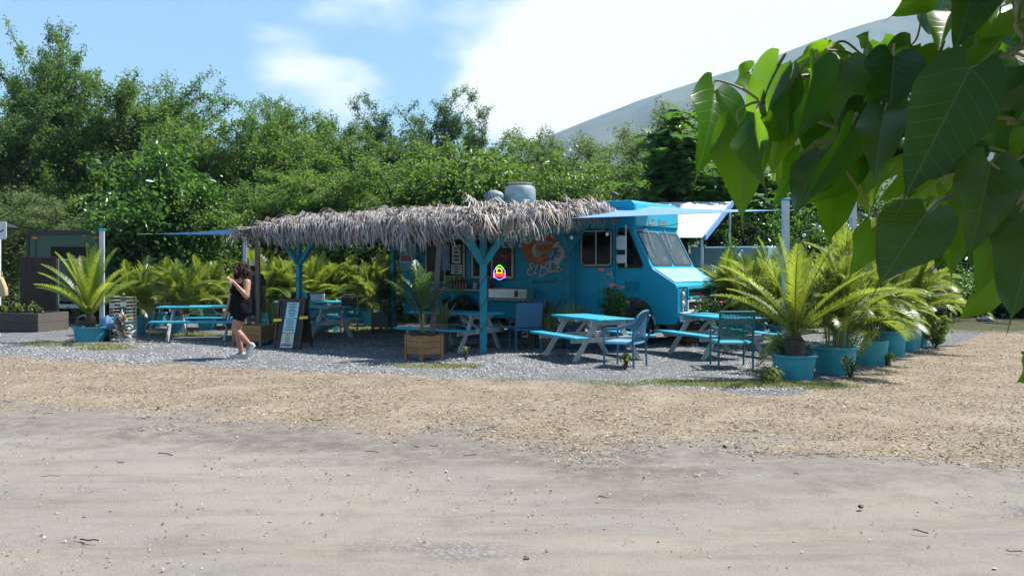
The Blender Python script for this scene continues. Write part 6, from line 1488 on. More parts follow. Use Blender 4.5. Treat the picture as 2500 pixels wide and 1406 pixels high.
# slanted awning over the truck's side
aw = thing('dark_awning', 'dark slanted awning roof above the green box truck', 'awning', (-15.9, 24.6, 0))
a = MB(); a.beam((-1.3, 0, 3.8), (1.62, 0, 2.72), 2.0, .06); a.build('canopy', M['green_dark'], aw)
for y in (-.95, .95): a = MB(); a.box((-.9, y, 1.78), (.08, .08, 3.56)); a.build('post', M['wood_grey'], aw)
sg = thing('white_sign', 'white rounded sign at the left edge above the green truck corner', 'sign', Vector(((-4-1250)/F*23, 23, 0)))
a = MB(); a.prism(rrect(0, 2.58, .42, .46, .05), lambda x, z: Vector((x, -.012, z)), lambda x, z: Vector((x, .012, z))); a.build('panel', M['white'], sg)
a = MB(); a.box((0, .045, 1.35), (.06, .06, 2.7)); a.build('post', M['white_post'], sg)
a = MB(); ribbon(a, [(-.15, 2.55), (-.05, 2.62), (.05, 2.55), (.15, 2.6)], .05, lambda x, z: Vector((x, -.0145, z)), 0); a.build('print', M['ink'], sg)
bp = thing('board_screen', 'dark brown upright board screen behind the raised bed', 'screen', ((95-1250)/F*23.4, 23.4, 0), math.radians(4))
for k in range(6): a = MB(); a.box((-.40+.155*k, 0, .96), (.150, .03, 1.86+.01*math.sin(k*3))); a.build('board', mat('brown_board', (.045, .028, .02), (.03, .018, .013), .8, 4, bump=.3, stretch=(8, 8, 1)) if k == 0 else M_last, bp, bevel=.003); M_last = bpy.data.materials['brown_board']
a = MB(); a.box((.48, -.005, .93), (.055, .07, 1.86)); a.build('edge_post', M['wood_grey'], bp)
rb = thing('raised_bed', 'long raised garden bed of dark weathered boards at left', 'garden bed', (-12.25, 22.5, 0), math.radians(-14))
for k in range(2):
    z = .125+.235*k
    a = MB(); a.box((-.55, -.5, z), (2.3, .045, .228)); a.build('board', M['wood_bed'], rb, bevel=.004); a = MB(); a.box((-.55, .5, z), (2.3, .045, .228)); a.build('board', M['wood_bed'], rb, bevel=.004)
    a = MB(); a.box((.62, 0, z), (.045, 1.04, .228)); a.build('board', M['wood_grey'], rb, bevel=.004); a = MB(); a.box((-1.72, 0, z), (.045, 1.04, .228)); a.build('board', M['wood_grey'], rb, bevel=.004)
a = MB(); a.box((-.55, 0, .40), (2.26, .95, .04)); a.build('soil', M['soil'], rb)
rbm = rb.location
for i, (dx, h) in enumerate(((-1.35, .14), (-.85, .16), (-.35, .2), (.15, .18))):
    shrub(('low green seedling at the left end of the raised bed', 'second green clump in the raised bed', 'third green clump in the raised bed', 'green clump at the near corner of the raised bed')[i], Vector((rbm.x+dx*.97, rbm.y-.24*dx*1.0-.15, .42)), h, .22, 90, 150+i, 'weed', .09, stemsn=8, name='bed_plant', cat='plant')
bl_ = thing('blue_bucket', 'dark bucket behind the far left cycad', 'bucket', gnd(158, 826)+Vector((0, .9, 0)))
a = MB(); a.lathe([(0, 0), (.15, 0), (.19, .34), (.18, .34), (.14, .02)], 18); a.build('shell', M['black'], bl_, smooth=35)
a = MB(); a.tube([(-.18, 0, .33), (-.12, 0, .44), (0, 0, .48), (.12, 0, .44), (.18, 0, .33)], .006, 5); a.build('handle', M['alu'], bl_)
# wire cage of cans
cg0 = gnd(288, 836)+Vector((0, .25, 0))
cg = thing('wire_cage', 'round wire cage full of cans and bottles by the white pole', 'cage', cg0)
a = MB(); rad, hh = .27, .98
for k in range(30): an = 2*math.pi*k/30; a.tube([(rad*math.cos(an), rad*math.sin(an), 0), (rad*math.cos(an), rad*math.sin(an), hh)], .0028, 4)
for k in range(14): a.tube([(rad*math.cos(j*math.pi/10), rad*math.sin(j*math.pi/10), hh*k/13) for j in range(21)], .0028, 4)
a.build('mesh', M['cage_wire'], cg)
for an, z, wdt in ((-2.1, .80, .17), (-1.15, .83, .12)):
    a = MB(); a.box((0, 0, 0), (wdt, .006, .11)); a.build('card', M['paper'], cg, loc=(rad*1.02*math.cos(an), rad*1.02*math.sin(an), z), rot=(0, 0, an+math.pi/2))
cols = {'red': (.5, .03, .03), 'green': (.06, .35, .08), 'pale blue': (.25, .5, .6), 'white': (.7, .7, .7), 'silver': (.55, .56, .58), 'gold': (.5, .36, .1), 'dark brown': (.06, .03, .015), 'orange': (.6, .2, .03), 'clear': (.45, .5, .5)}
cm_ = {k: mat(k.replace(' ', '_')+'_can', c, None, .3, 12, metal=.5 if k in ('silver', 'gold') else 0) for k, c in cols.items()}
r = random.Random(77); keys = list(cols)
canme = {}
for k in keys:
    a = MB(); a.lathe([(0, 0), (.028, 0), (.034, .012), (.034, .105), (.026, .122), (0, .122)], 10); canme[k] = a.mesh('can', True); canme[k].materials.append(cm_[k])
botme = {}
for k in ('clear', 'green', 'dark brown', 'pale blue'):
    a = MB(); a.lathe([(0, 0), (.034, 0), (.036, .13), (.030, .16), (.013, .20), (.013, .235), (0, .235)], 10); botme[k] = a.mesh('bottle', True); botme[k].materials.append(cm_[k])
for i in range(64):
    an = r.uniform(0, 6.28); rr = .215*math.sqrt(r.random()); z = .04+.62*(i/64)**1.0*(1-.3*rr/.2)
    if i % 3 == 2: k = r.choice(list(botme)); me = botme[k]; nm = 'bottle'
    else: k = r.choice(keys); me = canme[k]; nm = 'can'
    o = link(nm, me, None, None, cg0+Vector((rr*math.cos(an), rr*math.sin(an), z+.03)), (r.uniform(-1.6, 1.6), r.uniform(-.6, .6), r.uniform(0, 6.28)))
    tag(o, '%s drink %s thrown into the round wire cage' % (k, nm), nm, '%s %ss in the wire cage' % (k, nm))
for (dx, dz, s, lb, mk) in ((-.36, .0, .16, 'dark knotted rubbish bag at the foot of the wire cage', 'black'), (-.34, .22, .17, 'pale blue plastic bag slumped against the wire cage', 'sail')):
    a = MB(); a.ell((0, 0, s), (s*.9, s*.8, s), 14); a.v = [tuple(Vector(v)*(1+.25*mnoise.noise(Vector(v)*9+Vector((dx*9, 0, 0))))) for v in a.v]; o = a.build('bag', M[mk], loc=cg0+Vector((dx, -.02, dz)), smooth=True); tag(o, lb, 'bag')
# yellow awning stall behind the glossy tree
ys = thing('yellow_stall', 'yellow roofed stall half hidden behind the glossy broadleaf tree', 'stall', ((330-1250)/F*29, 29, 0))
a = MB(); a.beam((-.75, 0, 2.48), (.75, 0, 2.62), 1.8, .10); a.build('roof', mat('yellow_awning', (.62, .45, .08), (.5, .36, .06), .7), ys)
for x in (-.65, .65):
    for y in (-.8, .8): a = MB(); a.box((x, y, 1.22), (.07, .07, 2.44)); a.build('post', M['wood_grey'], ys)
a = MB(); a.box((0, .5, .9), (1.2, .05, 1.7)); a.build('back_board', M['black'], ys)
# dim bench shelf behind the wire cage
bt = thing('low_dark_table', 'low dark table behind the bucket palm and wire cage', 'table', gnd(395, 806)+Vector((0, .3, 0)))
a = MB(); a.box((0, 0, .66), (.9, .5, .04)); a.build('top', M['wood_dark'], bt)
for x in (-.35, .35):
    for y in (-.2, .2): a = MB(); a.beam((x*1.2, y, 0), (x*.8, y, .64), .05, .05); a.build('leg', M['wood_dark'], bt)

# ------------------------------------------------------------------ right side: trailer and roof behind the cab, silver car, table in the shade
tr = thing('grey_trailer', 'pale blue grey trailer box behind the truck cab', 'trailer', (5.55, 22.6, 0), math.radians(-28))
a = MB(); a.box((0, .8, 1.28), (2.0, 1.6, 1.75)); a.build('box', M['trailer'], tr, bevel=.03)
a = MB(); a.box((-.93, -.02, 1.3), (.10, .03, 1.7)); a.build('corner_post', M['grey_panel'], tr); a = MB(); a.box((-.45, -.012, 1.3), (.7, .02, 1.6)); a.build('door', M['grey_panel'], tr)
for x in (-.6, .6):
    a = MB(); a.lathe([(.12, -.09), (.28, -.1), (.31, -.06), (.31, .06), (.28, .1), (.12, .09), (.12, -.09)], 20); a.build('wheel', M['rubber'], tr, smooth=True, loc=(x, .4, .31), rot=(math.pi/2, 0, 0))
    a = MB(); a.box((x, .8, .36), (.06, 1.4, .10)); a.build('chassis', M['black'], tr)
rf = thing('white_lean_to', 'sun bleached white sloping roof sheet beyond the truck cab', 'roof', (0, 0, 0))
c1, c2, c3, c4_ = at(1600, 498, 24.3), at(1784, 496, 24.6), at(1716, 580, 22.2), at(1615, 580, 22.2); th_ = Vector((0, .05, .04))
a = MB(); a.add([c1, c2, c3, c4_, c1+th_, c2+th_, c3+th_, c4_+th_], [(0, 1, 2, 3), (4, 7, 6, 5), (0, 4, 5, 1), (1, 5, 6, 2), (2, 6, 7, 3), (3, 7, 4, 0)]); a.build('sheet', M['concrete'], rf)
a = MB(); a.beam(c2+Vector((.05, 0, 0)), c3+Vector((.05, 0, 0)), .06, .14); a.build('barge_board', M['sail'], rf)
for p in (c1, c2, c3, c4_): a = MB(); a.tube([(p.x, p.y+.1, 0), (p.x, p.y+.1, p.z-.02)], .035, 8); a.build('post', M['white_post'], rf)
# silver car, rear three-quarter
sv = thing('parked_car', 'silver grey sport utility car parked behind the palms at right', 'car', ((2240-1250)/F*25.2, 25.2, 0), math.radians(6))
def car():
    prof = [(0, .42), (-.03, .62), (.02, .95), (.10, 1.12), (.45, 1.62), (.62, 1.70), (2.5, 1.70), (3.3, 1.12), (4.2, 1.0), (4.45, .8), (4.45, .42), (4.1, .38)] + arc(3.6, .38, .40, 0, 180, 8) + [(1.4, .36)] + arc(.95, .38, .40, 0, 180, 8) + [(.3, .38)]
    a = MB(); a.prism(prof, lambda y, z: Vector((-.90+.10*max(0, z-1.05), y, z)), lambda y, z: Vector((.90-.10*max(0, z-1.05), y, z))); a.build('body', M['suv'], sv, bevel=.04, seg=2, smooth=40)
    a = MB(); a.add([Vector((-.70, .135, 1.17)), Vector((.70, .135, 1.17)), Vector((.64, .425, 1.58)), Vector((-.64, .425, 1.58))], [(0, 1, 2, 3)]); a.v = [tuple(Vector(v)+Vector((0, -.025, .015))) for v in a.v]; a.build('rear_window', M['glass'], sv)
    for s in (-1, 1):
        a = MB(); a.add([Vector((s*.905, .55, 1.14)), Vector((s*.905, 2.9, 1.14)), Vector((s*.86, 2.35, 1.6)), Vector((s*.86, .70, 1.6))], [(0, 1, 2, 3)]); a.build('side_window', M['glass'], sv)
        tl = thing_part('tail_light', sv)
        a = MB(); a.prism(rrect(s*.72, .97, .34, .14, .03), lambda x, z: Vector((x, -.045, z)), lambda x, z: Vector((x, .10, z))); a.build('red_lens', M['red_lens'], tl, bevel=.01)
        a = MB(); a.prism(rrect(s*.72, 1.075, .34, .055, .02), lambda x, z: Vector((x, -.03, z)), lambda x, z: Vector((x, .10, z))); a.build('clear_lens', M['white'], tl, bevel=.006)
        for y in (.95, 3.6):
            a = MB(); a.lathe([(.20, -.10), (.31, -.11), (.35, -.06), (.35, .06), (.31, .11), (.20, .10), (.20, -.10)], 24); wh = a.build('wheel', M['rubber'], sv, smooth=True, loc=(s*.80, y, .35), rot=(0, math.pi/2, 0))
            a = MB(); a.lathe([(0, -.07), (.20, -.08), (.20, .08), (0, .07)], 16); a.build('rim', M['alu'], wh)
    a = MB(); a.box((0, -.035, .52), (1.7, .12, .22)); a.build('rear_bumper', M['suv'], sv, bevel=.03)
    a = MB(); a.box((0, -.02, .82), (.32, .02, .12)); a.build('number_plate', M['paper'], sv)
car()
dt = thing('dark_picnic_table', 'plain dark picnic table standing in the shade at right', 'picnic table', at(2368, 645, 29)*1.0 - Vector((0, 0, 1.7)), .1)
a = MB(); a.box((0, 0, .74), (.95, .7, .05)); a.build('top', M['wood_dark'], dt)
for s in (-1, 1):
    a = MB(); a.box((0, s*.62, .44), (.95, .24, .04)); a.build('bench', M['wood_dark'], dt)
    for e in (-1, 1): a = MB(); a.beam((e*.35, s*.6, 0), (e*.35, s*.2, .72), .06, .08, up=(1, 0, 0)); a.build('leg', M['wood_dark'], dt)
clod(2308, 757, .55, 'boulder', 'round brown boulder at the edge of the palms below the car', 'boulder', M['terracotta'], 21)
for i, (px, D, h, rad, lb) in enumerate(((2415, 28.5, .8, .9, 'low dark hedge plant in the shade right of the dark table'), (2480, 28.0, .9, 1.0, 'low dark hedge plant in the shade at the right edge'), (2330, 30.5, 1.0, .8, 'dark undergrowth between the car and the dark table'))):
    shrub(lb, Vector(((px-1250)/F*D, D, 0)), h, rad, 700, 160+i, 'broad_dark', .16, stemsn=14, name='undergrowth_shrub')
def far_lawn():
    rg = np.random.default_rng(5); n = 9000; X = rg.uniform(13, 27, n); Y = rg.uniform(32, 46, n); h = rg.uniform(.08, .25, n); a_ = rg.uniform(0, 6.28, n); w = rg.uniform(.02, .05, n)
    P_ = np.stack([X, Y, np.zeros(n)], -1); s = np.stack([-np.sin(a_), np.cos(a_), np.zeros(n)], -1); d = np.stack([np.cos(a_)*h*.5, np.sin(a_)*h*.5, h], -1)
    V = np.stack([P_+s*w[:, None], P_-s*w[:, None], P_+d], 1).reshape(-1, 3); tag(link('lawn_grass', np_mesh('lawn_grass', V, np.arange(3*n).reshape(-1, 3), np.repeat(rg.random(n), 3)), M['weed']), 'bright green sunlit grass beyond the shaded trees at right', 'grass', kind='stuff')
far_lawn()
# ------------------------------------------------------------------ near fig tree: trunk outside the frame, branches and leaves hanging in from the right
def fig_material(name='fig_leaf', thin=.40, dk=1.0):
    m = bpy.data.materials.new(name); m.use_nodes = True; t = m.node_tree; L = t.links.new; b = t.nodes['Principled BSDF']; out = t.nodes['Material Output']
    b.inputs['Roughness'].default_value = .33; b.inputs['Specular IOR Level'].default_value = .38
    lu = N(t, 'ShaderNodeAttribute', attribute_name='lu'); ly = N(t, 'ShaderNodeAttribute', attribute_name='ly')
    def mth(op, a_, b_=None, c_=None):
        n = N(t, 'ShaderNodeMath', operation=op)
        for i, x in enumerate((a_, b_, c_)):
            if x is None: continue
            if isinstance(x, (int, float)): n.inputs[i].default_value = x
            else: L(x, n.inputs[i])
        return n.outputs[0]
    q = mth('MULTIPLY', mth('MULTIPLY_ADD', ly.outputs['Fac'], -.62, lu.outputs['Fac']), 9.0)
    tri = mth('PINGPONG', q, .5)
    lat = N(t, 'ShaderNodeMapRange'); L(tri, lat.inputs[0]); lat.inputs[1].default_value = .075; lat.inputs[2].default_value = .0; lat.inputs[4].default_value = .85
    mid_ = N(t, 'ShaderNodeMapRange'); L(ly.outputs['Fac'], mid_.inputs[0]); mid_.inputs[1].default_value = .014; mid_.inputs[2].default_value = .006
    ve = N(t, 'ShaderNodeMath', operation='MAXIMUM'); L(lat.outputs[0], ve.inputs[0]); L(mid_.outputs[0], ve.inputs[1])
    oi = N(t, 'ShaderNodeObjectInfo'); tc = N(t, 'ShaderNodeTexCoord')
    nz = N(t, 'ShaderNodeTexNoise', i_Scale=6.0, i_Detail=7.0, i_Roughness=.7); L(tc.outputs['Object'], nz.inputs['Vector'])
    base = N(t, 'ShaderNodeMix', data_type='RGBA'); L(nz.outputs[0], base.inputs[0]); base.inputs[6].default_value = (.010*dk, .038*dk, .006*dk, 1); base.inputs[7].default_value = (.020*dk, .058*dk, .009*dk, 1)
    vr = N(t, 'ShaderNodeMapRange'); L(ve.outputs[0], vr.inputs[0]); vr.inputs[1].default_value = .2; vr.inputs[2].default_value = 1.0; vr.inputs[4].default_value = .42
    mx = N(t, 'ShaderNodeMix', data_type='RGBA'); L(vr.outputs[0], mx.inputs[0]); L(base.outputs[2], mx.inputs[6]); mx.inputs[7].default_value = (.17, .21, .06, 1); L(mx.outputs[2], b.inputs['Base Color'])
    tr = N(t, 'ShaderNodeBsdfTranslucent'); tb = N(t, 'ShaderNodeMix', data_type='RGBA'); L(oi.outputs['Random'], tb.inputs[0]); tb.inputs[6].default_value = (.18, .54, .008, 1); tb.inputs[7].default_value = (.46, .82, .016, 1)
    tv = N(t, 'ShaderNodeMix', data_type='RGBA'); L(vr.outputs[0], tv.inputs[0]); L(tb.outputs[2], tv.inputs[6]); tv.inputs[7].default_value = (.30, .46, .08, 1); L(tv.outputs[2], tr.inputs[0])
    ms = N(t, 'ShaderNodeMixShader'); ms.inputs[0].default_value = thin; L(b.outputs[0], ms.inputs[1]); L(tr.outputs[0], ms.inputs[2]); L(ms.outputs[0], out.inputs[0])
    bp = N(t, 'ShaderNodeBump', i_Strength=.16, i_Distance=.004); L(ve.outputs[0], bp.inputs['Height']); L(bp.outputs[0], b.inputs['Normal'])
    return m
FIG = fig_material(); FIG_SHADE = fig_material('shade_toned_fig_leaf', .15, .8)  # second one: darker copy, the shade on dark leaves put into its colour
def fig_leaf(seed, asp=.78, cup=.12, curl=.18, wave=.03):
    """unit heart-shaped leaf with a drip tip: base at the origin, tip at x = 1, blade near z = 0"""
    r = random.Random(seed); nx, ny = 30, 16; vs = []; vein = []
    ph = r.uniform(0, 6)
    def half(u):                                          # half width along the midrib
        if u < .0: return 0
        if u < .30: w = .5*asp*math.sqrt(max(0, 1-((.30-u)/.315)**2))
        else: w = .5*asp*max(0, 1-((u-.30)/.56)**1.55)
        if u > .80: w = max(w, .016*(1-u)/.2+.0015)
        return w
    lobe = .13
    for i in range(nx+1):
        u = i/nx
        for j in range(-ny//2, ny//2+1):
            s = j/(ny/2); w = half(u); y = s*w; x = u - lobe*(abs(s)**1.5)*math.exp(-(u/.16)**2)*1.0 - .05*abs(s)*math.sin(math.pi*u)
            z = cup*abs(y)*1.0 - curl*u*u + wave*math.sin(9*u+ph)*abs(s)**2*(1 if s > 0 else -1)*min(1, w*5) + .012*math.sin(6*u+ph)
            vs.append((x, y, z))
            v = max(0, 1-abs(y)/.012) if abs(y) < .012 else 0
            q = (u*1.0 - abs(y)*.75)*9.0; fr = abs(q-round(q)); lat = max(0, 1-fr/.13) if abs(y) > .008 and u < .9 else 0
            vein.append((u, abs(y)))
    W_ = ny+1; fs = [(i*W_+j, i*W_+j+1, (i+1)*W_+j+1, (i+1)*W_+j) for i in range(nx) for j in range(ny)]
    me = np_mesh('leaf', np.array(vs), np.array(fs), smooth=True); a = me.attributes.new('lu', 'FLOAT', 'POINT'); a.data.foreach_set('value', np.array([x[0] for x in vein], np.float32)); a = me.attributes.new('ly', 'FLOAT', 'POINT'); a.data.foreach_set('value', np.array([x[1] for x in vein], np.float32)); me.materials.append(FIG); return me
LV = [fig_leaf(1, .86, .10, .10, .03), fig_leaf(2, .82, .22, .16, .06), fig_leaf(3, .88, -.14, .24, .05), fig_leaf(4, .78, .40, .14, .07), fig_leaf(5, .84, .18, -.12, .06), fig_leaf(6, .90, .06, .34, .035)]
LV_SHADE = []
for m_ in LV:
    c_ = m_.copy(); c_.materials[0] = FIG_SHADE; LV_SHADE.append(c_)
TRK = Vector((3.3, 2.6, 0))
fig = thing('fig_tree', 'near fig tree whose big heart shaped leaves hang in from the right', 'tree', TRK)
# base pixel, tip pixel, width in pixels, distance, roll
LEAVES = [((2059, 150), (2041, 306), 142, 2.05, .15, 0), ((2016, 122), (1908, 167), 46, 2.1, .3, 4), ((1899, 158), (1774, 338), 100, 1.95, -.9, 5), ((1745, 220), (1718, 446), 60, 2.05, .5, 1), ((1828, 178), (1767, 216), 42, 2.15, .4, 4),
 ((1803, 305), (1817, 562), 140, 1.95, .1, 1), ((1846, 305), (1856, 484), 50, 1.88, -.7, 3), ((1931, 192), (1912, 362), 58, 2.0, -.5, 3), ((1988, 154), (1952, 380), 54, 1.9, .8, 3), ((1918, 288), (1798, 318), 68, 2.1, .2, 0),
 ((1951, 378), (1889, 522), 62, 2.0, .5, 1), ((2006, 370), (1926, 516), 66, 1.95, -.4, 2), ((2078, 306), (1968, 512), 78, 1.88, .6, 3), ((2086, 388), (1946, 516), 92, 2.1, .1, 0), ((2031, 455), (2030, 592), 108, 2.15, .2, 1),
 ((2110, 250), (2052, 334), 66, 1.95, .4, 2), ((2161, 270), (2129, 440), 84, 1.8, -.2, 1), ((2180, 300), (2090, 420), 90, 2.15, .3, 0), ((2182, 135), (2176, 284), 134, 1.85, .25, 1), ((2366, 170), (2194, 524), 178, 1.5, .12, 0),
 ((2388, -70), (2338, 130), 96, 1.8, .2, 1), ((2515, -30), (2436, 58), 78, 1.7, -.9, 5), ((2285, -35), (2140, 60), 56, 1.95, .2, 4), ((2384, 168), (2446, 70), 40, 1.9, .9, 3), ((2530, 55), (2436, 116), 50, 1.85, .3, 4),
 ((2540, 165), (2405, 232), 66, 1.75, -.6, 2), ((2530, 190), (2372, 284), 66, 1.65, .2, 2), ((2530, 245), (2436, 290), 66, 1.95, .2, 0), ((2472, 298), (2352, 368), 84, 1.9, .15, 0), ((2525, 285), (2434, 394), 56, 1.75, -1.0, 5),
 ((2372, 348), (2196, 456), 56, 1.75, .9, 3), ((2418, 398), (2369, 646), 150, 1.55, .15, 1), ((2263, 520), (2132, 706), 172, 1.5, -.2, 0), ((2308, 474), (2344, 704), 64, 1.75, .7, 3), ((2436, 548), (2388, 730), 92, 1.9, .1, 1),
 ((2458, 648), (2344, 806), 56, 1.7, .8, 3), ((2492, 516), (2452, 716), 112, 1.6, -.2, 1), ((2528, 556), (2478, 768), 116, 1.5, .1, 2), ((2525, 428), (2428, 546), 70, 1.95, .1, 0), ((2548, 878), (2452, 948), 60, 1.7, .3, 4),
 ((2232, 408), (2152, 502), 42, 1.95, .5, 1), ((2332, 428), (2258, 524), 66, 2.0, .2, 0), ((2352, 398), (2262, 488), 48, 1.85, .7, 2), ((2440, 20), (2400, 120), 60, 2.05, .3, 0), ((1876, 260), (1822, 330), 60, 2.12, .4, 2), ((2000, 250), (1960, 380), 84, 2.2, .2, 0), ((2120, 180), (2090, 300), 70, 2.15, -.3, 2), ((2010, 300), (1990, 450), 76, 2.18, .1, 0),
 ((1905, 300), (1880, 420), 66, 2.15, -.3, 1), ((2300, 250), (2255, 410), 96, 2.0, .3, 2), ((2470, 420), (2415, 560), 90, 2.05, .2, 2), ((2420, 180), (2380, 300), 80, 2.1, -.3, 1), ((2490, 330), (2470, 470), 90, 1.9, -.3, 2), ((2110, 120), (2135, 62), 40, 2.2, .6, 4), ((2030, 120), (2080, 200), 60, 2.15, .4, 2)]
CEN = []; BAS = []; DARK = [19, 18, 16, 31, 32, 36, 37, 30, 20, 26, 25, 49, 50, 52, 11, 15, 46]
def place_leaf(base, tip, width, roll, k, parent, name='leaf', shade_tone=False):
    base, tip = Vector(base), Vector(tip); d = tip-base; L = d.length; d.normalize()
    view = (Vector((0, 0, EYE)) - base).normalized(); n = (view - d*view.dot(d)).normalized(); s = n.cross(d)
    n2 = n*math.cos(roll) + s*math.sin(roll); s2 = n2.cross(d)
    asp = (.86, .82, .88, .78, .84, .90)[k]; sw = max(.55, min(1.5, width/(L*asp)/max(.35, abs(math.cos(roll)))))
    Mx = Matrix((d*L, s2*L*sw, n2*L)).transposed().to_4x4(); Mx.translation = base - TRK
    o = link(name, (LV_SHADE if shade_tone else LV)[k], None, parent); o.matrix_basis = Mx; CEN.append((base+tip)/2); BAS.append((base-TRK, d)); return o
rg2 = random.Random(31)
for k in range(46):
    D = rg2.uniform(1.95, 2.7); b = (rg2.uniform(2120, 2580), rg2.uniform(-60, 600)); L_ = rg2.uniform(120, 190)*1.9/D; an = rg2.gauss(.25, .45)
    LEAVES.append((b, (b[0]-L_*math.sin(an), b[1]+L_*math.cos(an)), L_*rg2.uniform(.45, .8), D, rg2.gauss(0, .5), rg2.randrange(6)))
for k in range(20):
    D = rg2.uniform(2.1, 2.5); b = (rg2.uniform(1800, 2140), rg2.uniform(150, 410)); L_ = rg2.uniform(110, 170)*1.9/D; an = rg2.gauss(.2, .4)
    if b[0] < 1900 and b[1] < 220: continue
    LEAVES.append((b, (b[0]-L_*math.sin(an), b[1]+L_*math.cos(an)), L_*rg2.uniform(.45, .8), D, rg2.gauss(0, .5), rg2.randrange(6)))
for i_, (b, t_, w, D, roll, k) in enumerate(LEAVES):
    rr = random.Random(int(b[0]*7+b[1])); dz = rr.uniform(.02, .16)*(1 if i_ not in (2, 21, 29) else -.8)
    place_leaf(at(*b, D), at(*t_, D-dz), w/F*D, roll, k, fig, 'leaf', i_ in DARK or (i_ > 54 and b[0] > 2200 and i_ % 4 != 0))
# branches from the trunk to the leaf bases
a = MB(); a.tube([(0, 0, 0), (-.02, .03, .6), (.03, .0, 1.3), (0, -.06, 2.0), (.05, -.02, 2.8), (.0, .05, 3.7), (.06, .1, 4.8)], [.17, .14, .125, .115, .10, .07, .02], 14); a.build('trunk', M['bark'], fig, smooth=True)
BRP = []
def branch(pts, r0, r1, mt='bark_pale'):
    P_ = crom([p - TRK for p in pts], 5); n = len(P_); BRP.extend(P_); a = MB(); a.tube(P_, [r0+(r1-r0)*i/(n-1) for i in range(n)], 8); return a.build('branch', M[mt], fig, smooth=True)
B1 = [TRK+Vector((0, -.05, 2.0)), Vector((2.2, 2.25, 2.18)), at(2560, 330, 2.0), at(2400, 285, 1.95), at(2260, 262, 2.0), at(2133, 226, 2.02), at(2058, 176, 2.05), at(2030, 150, 2.06)]
branch(B1, .009, .004)
branch([at(2133, 226, 2.02), at(2065, 190, 2.03), at(2000, 182, 2.05), at(1920, 196, 2.03), at(1880, 232, 2.02)], .006, .0035)
branch([at(2260, 262, 2.0), at(2160, 280, 1.98), at(2060, 310, 1.97), at(1985, 290, 2.0), at(1900, 240, 2.0), at(1860, 250, 2.0)], .006, .003)
branch([at(2270, 262, 1.98), at(2180, 272, 1.95), at(2110, 300, 1.95), at(1952, 378, 2.0)], .005, .003)
branch([at(2058, 176, 2.05), at(2059, 152, 2.05)], .006, .005); branch([at(2030, 172, 2.05), at(2016, 122, 2.1)], .006, .004)
branch([Vector((2.4, 2.3, 2.15)), at(2600, 60, 1.8), at(2500, 108, 1.72), at(2430, 148, 1.62), at(2366, 170, 1.5)], .0065, .0035)
branch([Vector((2.3, 2.25, 2.1)), at(2580, 300, 1.8), at(2470, 290, 1.75), at(2372, 279, 1.72)], .0065, .004)
branch([at(2560, 330, 2.0), at(2440, 385, 1.75), at(2370, 450, 1.6), at(2300, 490, 1.55), at(2263, 520, 1.5)], .006, .003)
branch([at(2560, 330, 2.0), at(2480, 390, 1.8), at(2418, 398, 1.55)], .006, .003)
branch([Vector((2.2, 2.2, 1.9)), at(2580, 440, 1.9), at(2500, 480, 1.8), at(2436, 548, 1.9)], .006, .0035)
branch([Vector((2.2, 2.2, 1.8)), at(2600, 560, 1.8), at(2530, 600, 1.75), at(2458, 648, 1.7)], .006, .0035)
branch([TRK+Vector((0, -.03, 1.4)), Vector((2.2, 2.0, 1.45)), at(2600, 860, 1.75), at(2548, 878, 1.7)], .006, .0035)
branch([Vector((2.4, 2.3, 2.3)), at(2560, -80, 1.9), at(2400, -90, 1.85), at(2285, -35, 1.95)], .006, .0035)
for b, d in BAS:
    q = min(BRP, key=lambda p: (p-b).length)
    if .004 < (q-b).length < .5:
        m1 = b - d*.03; m2 = q.lerp(b, .45) + Vector((0, 0, .02)); a = MB(); P_ = crom([b+d*.004, m1, m2, q], 4); a.tube(P_, [.0022+.0012*i/len(P_) for i in range(len(P_))], 6); a.build('petiole', M['bark_pale'], fig, smooth=True)
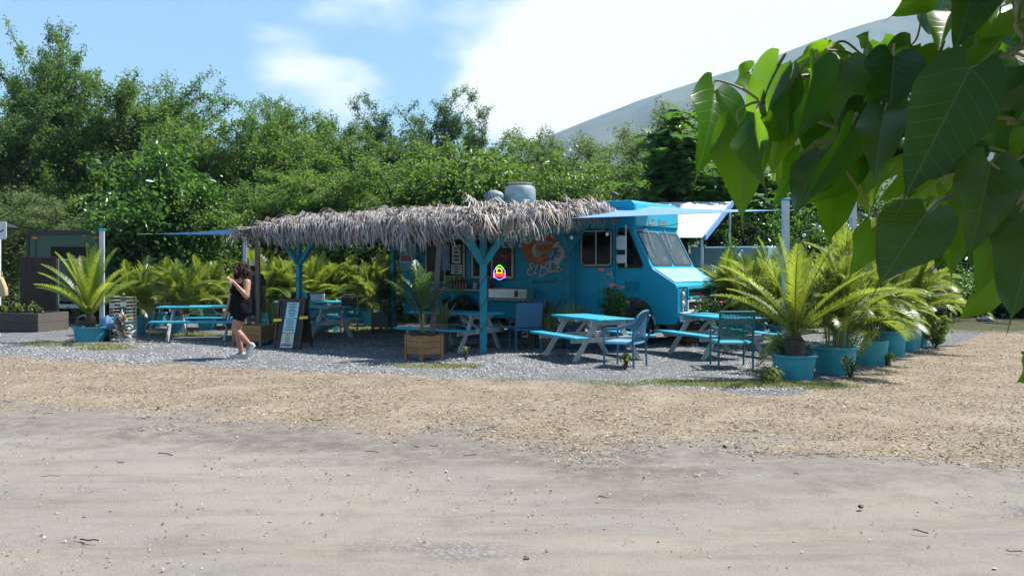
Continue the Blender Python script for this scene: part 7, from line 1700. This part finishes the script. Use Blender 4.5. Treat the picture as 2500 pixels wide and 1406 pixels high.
# unseen crown leaves added above and beside the frame to shade the near leaves
def crown():
    rg = random.Random(9); src = LV[0]; co = np.zeros(len(src.vertices)*3, np.float32); src.vertices.foreach_get('co', co); co = co.reshape(-1, 3)[::1]
    prof = [(0, 0), (.02, .2), (.12, .34), (.3, .38), (.5, .32), (.7, .18), (.82, .06), (1, 0)]
    pts = prof + [(x, -y) for x, y in prof[-2:0:-1]]; V = []; Fc = []; n = len(pts)
    LIT = [c for i, c in enumerate(CEN) if i not in DARK and (i < 55 or c.x/c.y < .42)]
    def add(base, d, S, force=False):
        if not force:
            for c in LIT:                                   # crown leaves are left out on the sun line to keep these leaves lit
                w = base - c; tt = w.dot(sdir)
                if tt > .05 and (w - sdir*tt).length < .17: return
        d = d.normalized(); s = d.cross(Vector((rg.gauss(0, .5), rg.gauss(0, .5), 1))).normalized(); up = s.cross(d); b = len(V)
        for x, y in pts: V.append(tuple(base + d*x*S + s*y*S + up*(abs(y)*.3-.15*x*x)*S - TRK))
        for i in range(1, n//2): Fc.append((b+i, b+i+1, b+n-i-1) if i+1 < n-i-1 else (b+i, b+i+1, b+n-i)); Fc.append((b+i, b+n-i-1, b+n-i)) if n-i-1 != i+1 else None
        Fc.append((b, b+1, b+n-1))
    cl = [(2.7, 2.6, 3.3, .6), (3.3, 2.6, 3.9, .9), (3.9, 2.3, 3.0, .7), (3.3, 1.9, 2.7, .6), (2.3, 1.5, 2.3, .3)]
    for k in range(70): cl.append((rg.uniform(-4.5, 6), rg.uniform(-5.5, 1.6), rg.uniform(3.1, 4.4), .6))
    for k in range(60): cl.append((rg.uniform(1.3, 5.5), rg.uniform(1.6, 4.4), rg.uniform(2.4, 4.8), .6))
    for k in range(16): cl.append((rg.uniform(3.2, 7), rg.uniform(-3, 2.4), rg.uniform(1.6, 3.2), .6))
    for k in range(12): cl.append((rg.uniform(-4, 5), rg.uniform(-6.5, -5), rg.uniform(1.2, 3.2), .6))
    for (x, y, z, R_) in cl:
        for k in range(int(55*max(.3, R_)/.5)):
            p = Vector((x, y, z)) + Vector((rg.gauss(0, 1), rg.gauss(0, 1), rg.gauss(0, .7)))*R_*.55
            # keep it out of the picture
            if p.y > -.3 and abs(p.x) < .5 and p.z < 2.4: continue
            if p.y > .05:
                u, v = p.x/p.y*F+1250, HZ-(p.z-EYE)/p.y*F
                if u < 2680 and v > -230: continue
            add(p, Vector((rg.gauss(0, .5), rg.gauss(0, .5), -1)), rg.uniform(.14, .2))
    for k in range(0): add(Vector((rg.gauss(-.35, .34), rg.gauss(6.55, .3), rg.gauss(4.95, .12))), Vector((rg.gauss(0, .5), rg.gauss(0, .5), -1)), rg.uniform(.15, .2))
    for i in DARK:  # unseen leaves added towards the sun to shade each dark leaf
        for k in range(13 if i in (19, 32, 31, 36, 37, 18) else 7):
            for tries in range(30):
                p = CEN[i] + sdir*rg.uniform(.35, 1.5) + Vector((rg.gauss(0, .06), rg.gauss(0, .06), rg.gauss(0, .04)))
                u, v = p.x/p.y*F+1250, HZ-(p.z-EYE)/p.y*F
                if u > 2600 or v < -150: add(p, Vector((rg.gauss(0, 1), rg.gauss(0, 1), -.25)), rg.uniform(.14, .19), True); break
    me = np_mesh('crown', np.array(V), np.array([f for f in Fc if len(set(f)) == 3])); a_ = me.attributes.new('ly', 'FLOAT', 'POINT'); a_.data.foreach_set('value', np.full(len(V), .5, np.float32))
    link('crown', me, FIG_SHADE, fig)
crown()
for pts, r0, r1 in (([TRK+Vector((0, 0, 3.0)), Vector((1.8, 1.0, 3.7)), Vector((0, -1, 3.9)), Vector((-3, -2.5, 3.8))], .07, .015), ([TRK+Vector((0, 0, 2.6)), Vector((3.5, .5, 3.3)), Vector((2.5, -2.5, 3.8)), Vector((.5, -5, 3.6))], .07, .015), ([TRK+Vector((0, 0, 2.4)), Vector((4.6, 1.5, 3.0)), Vector((5.5, -.5, 3.6))], .06, .015)):
    branch(pts, r0, r1, 'bark')
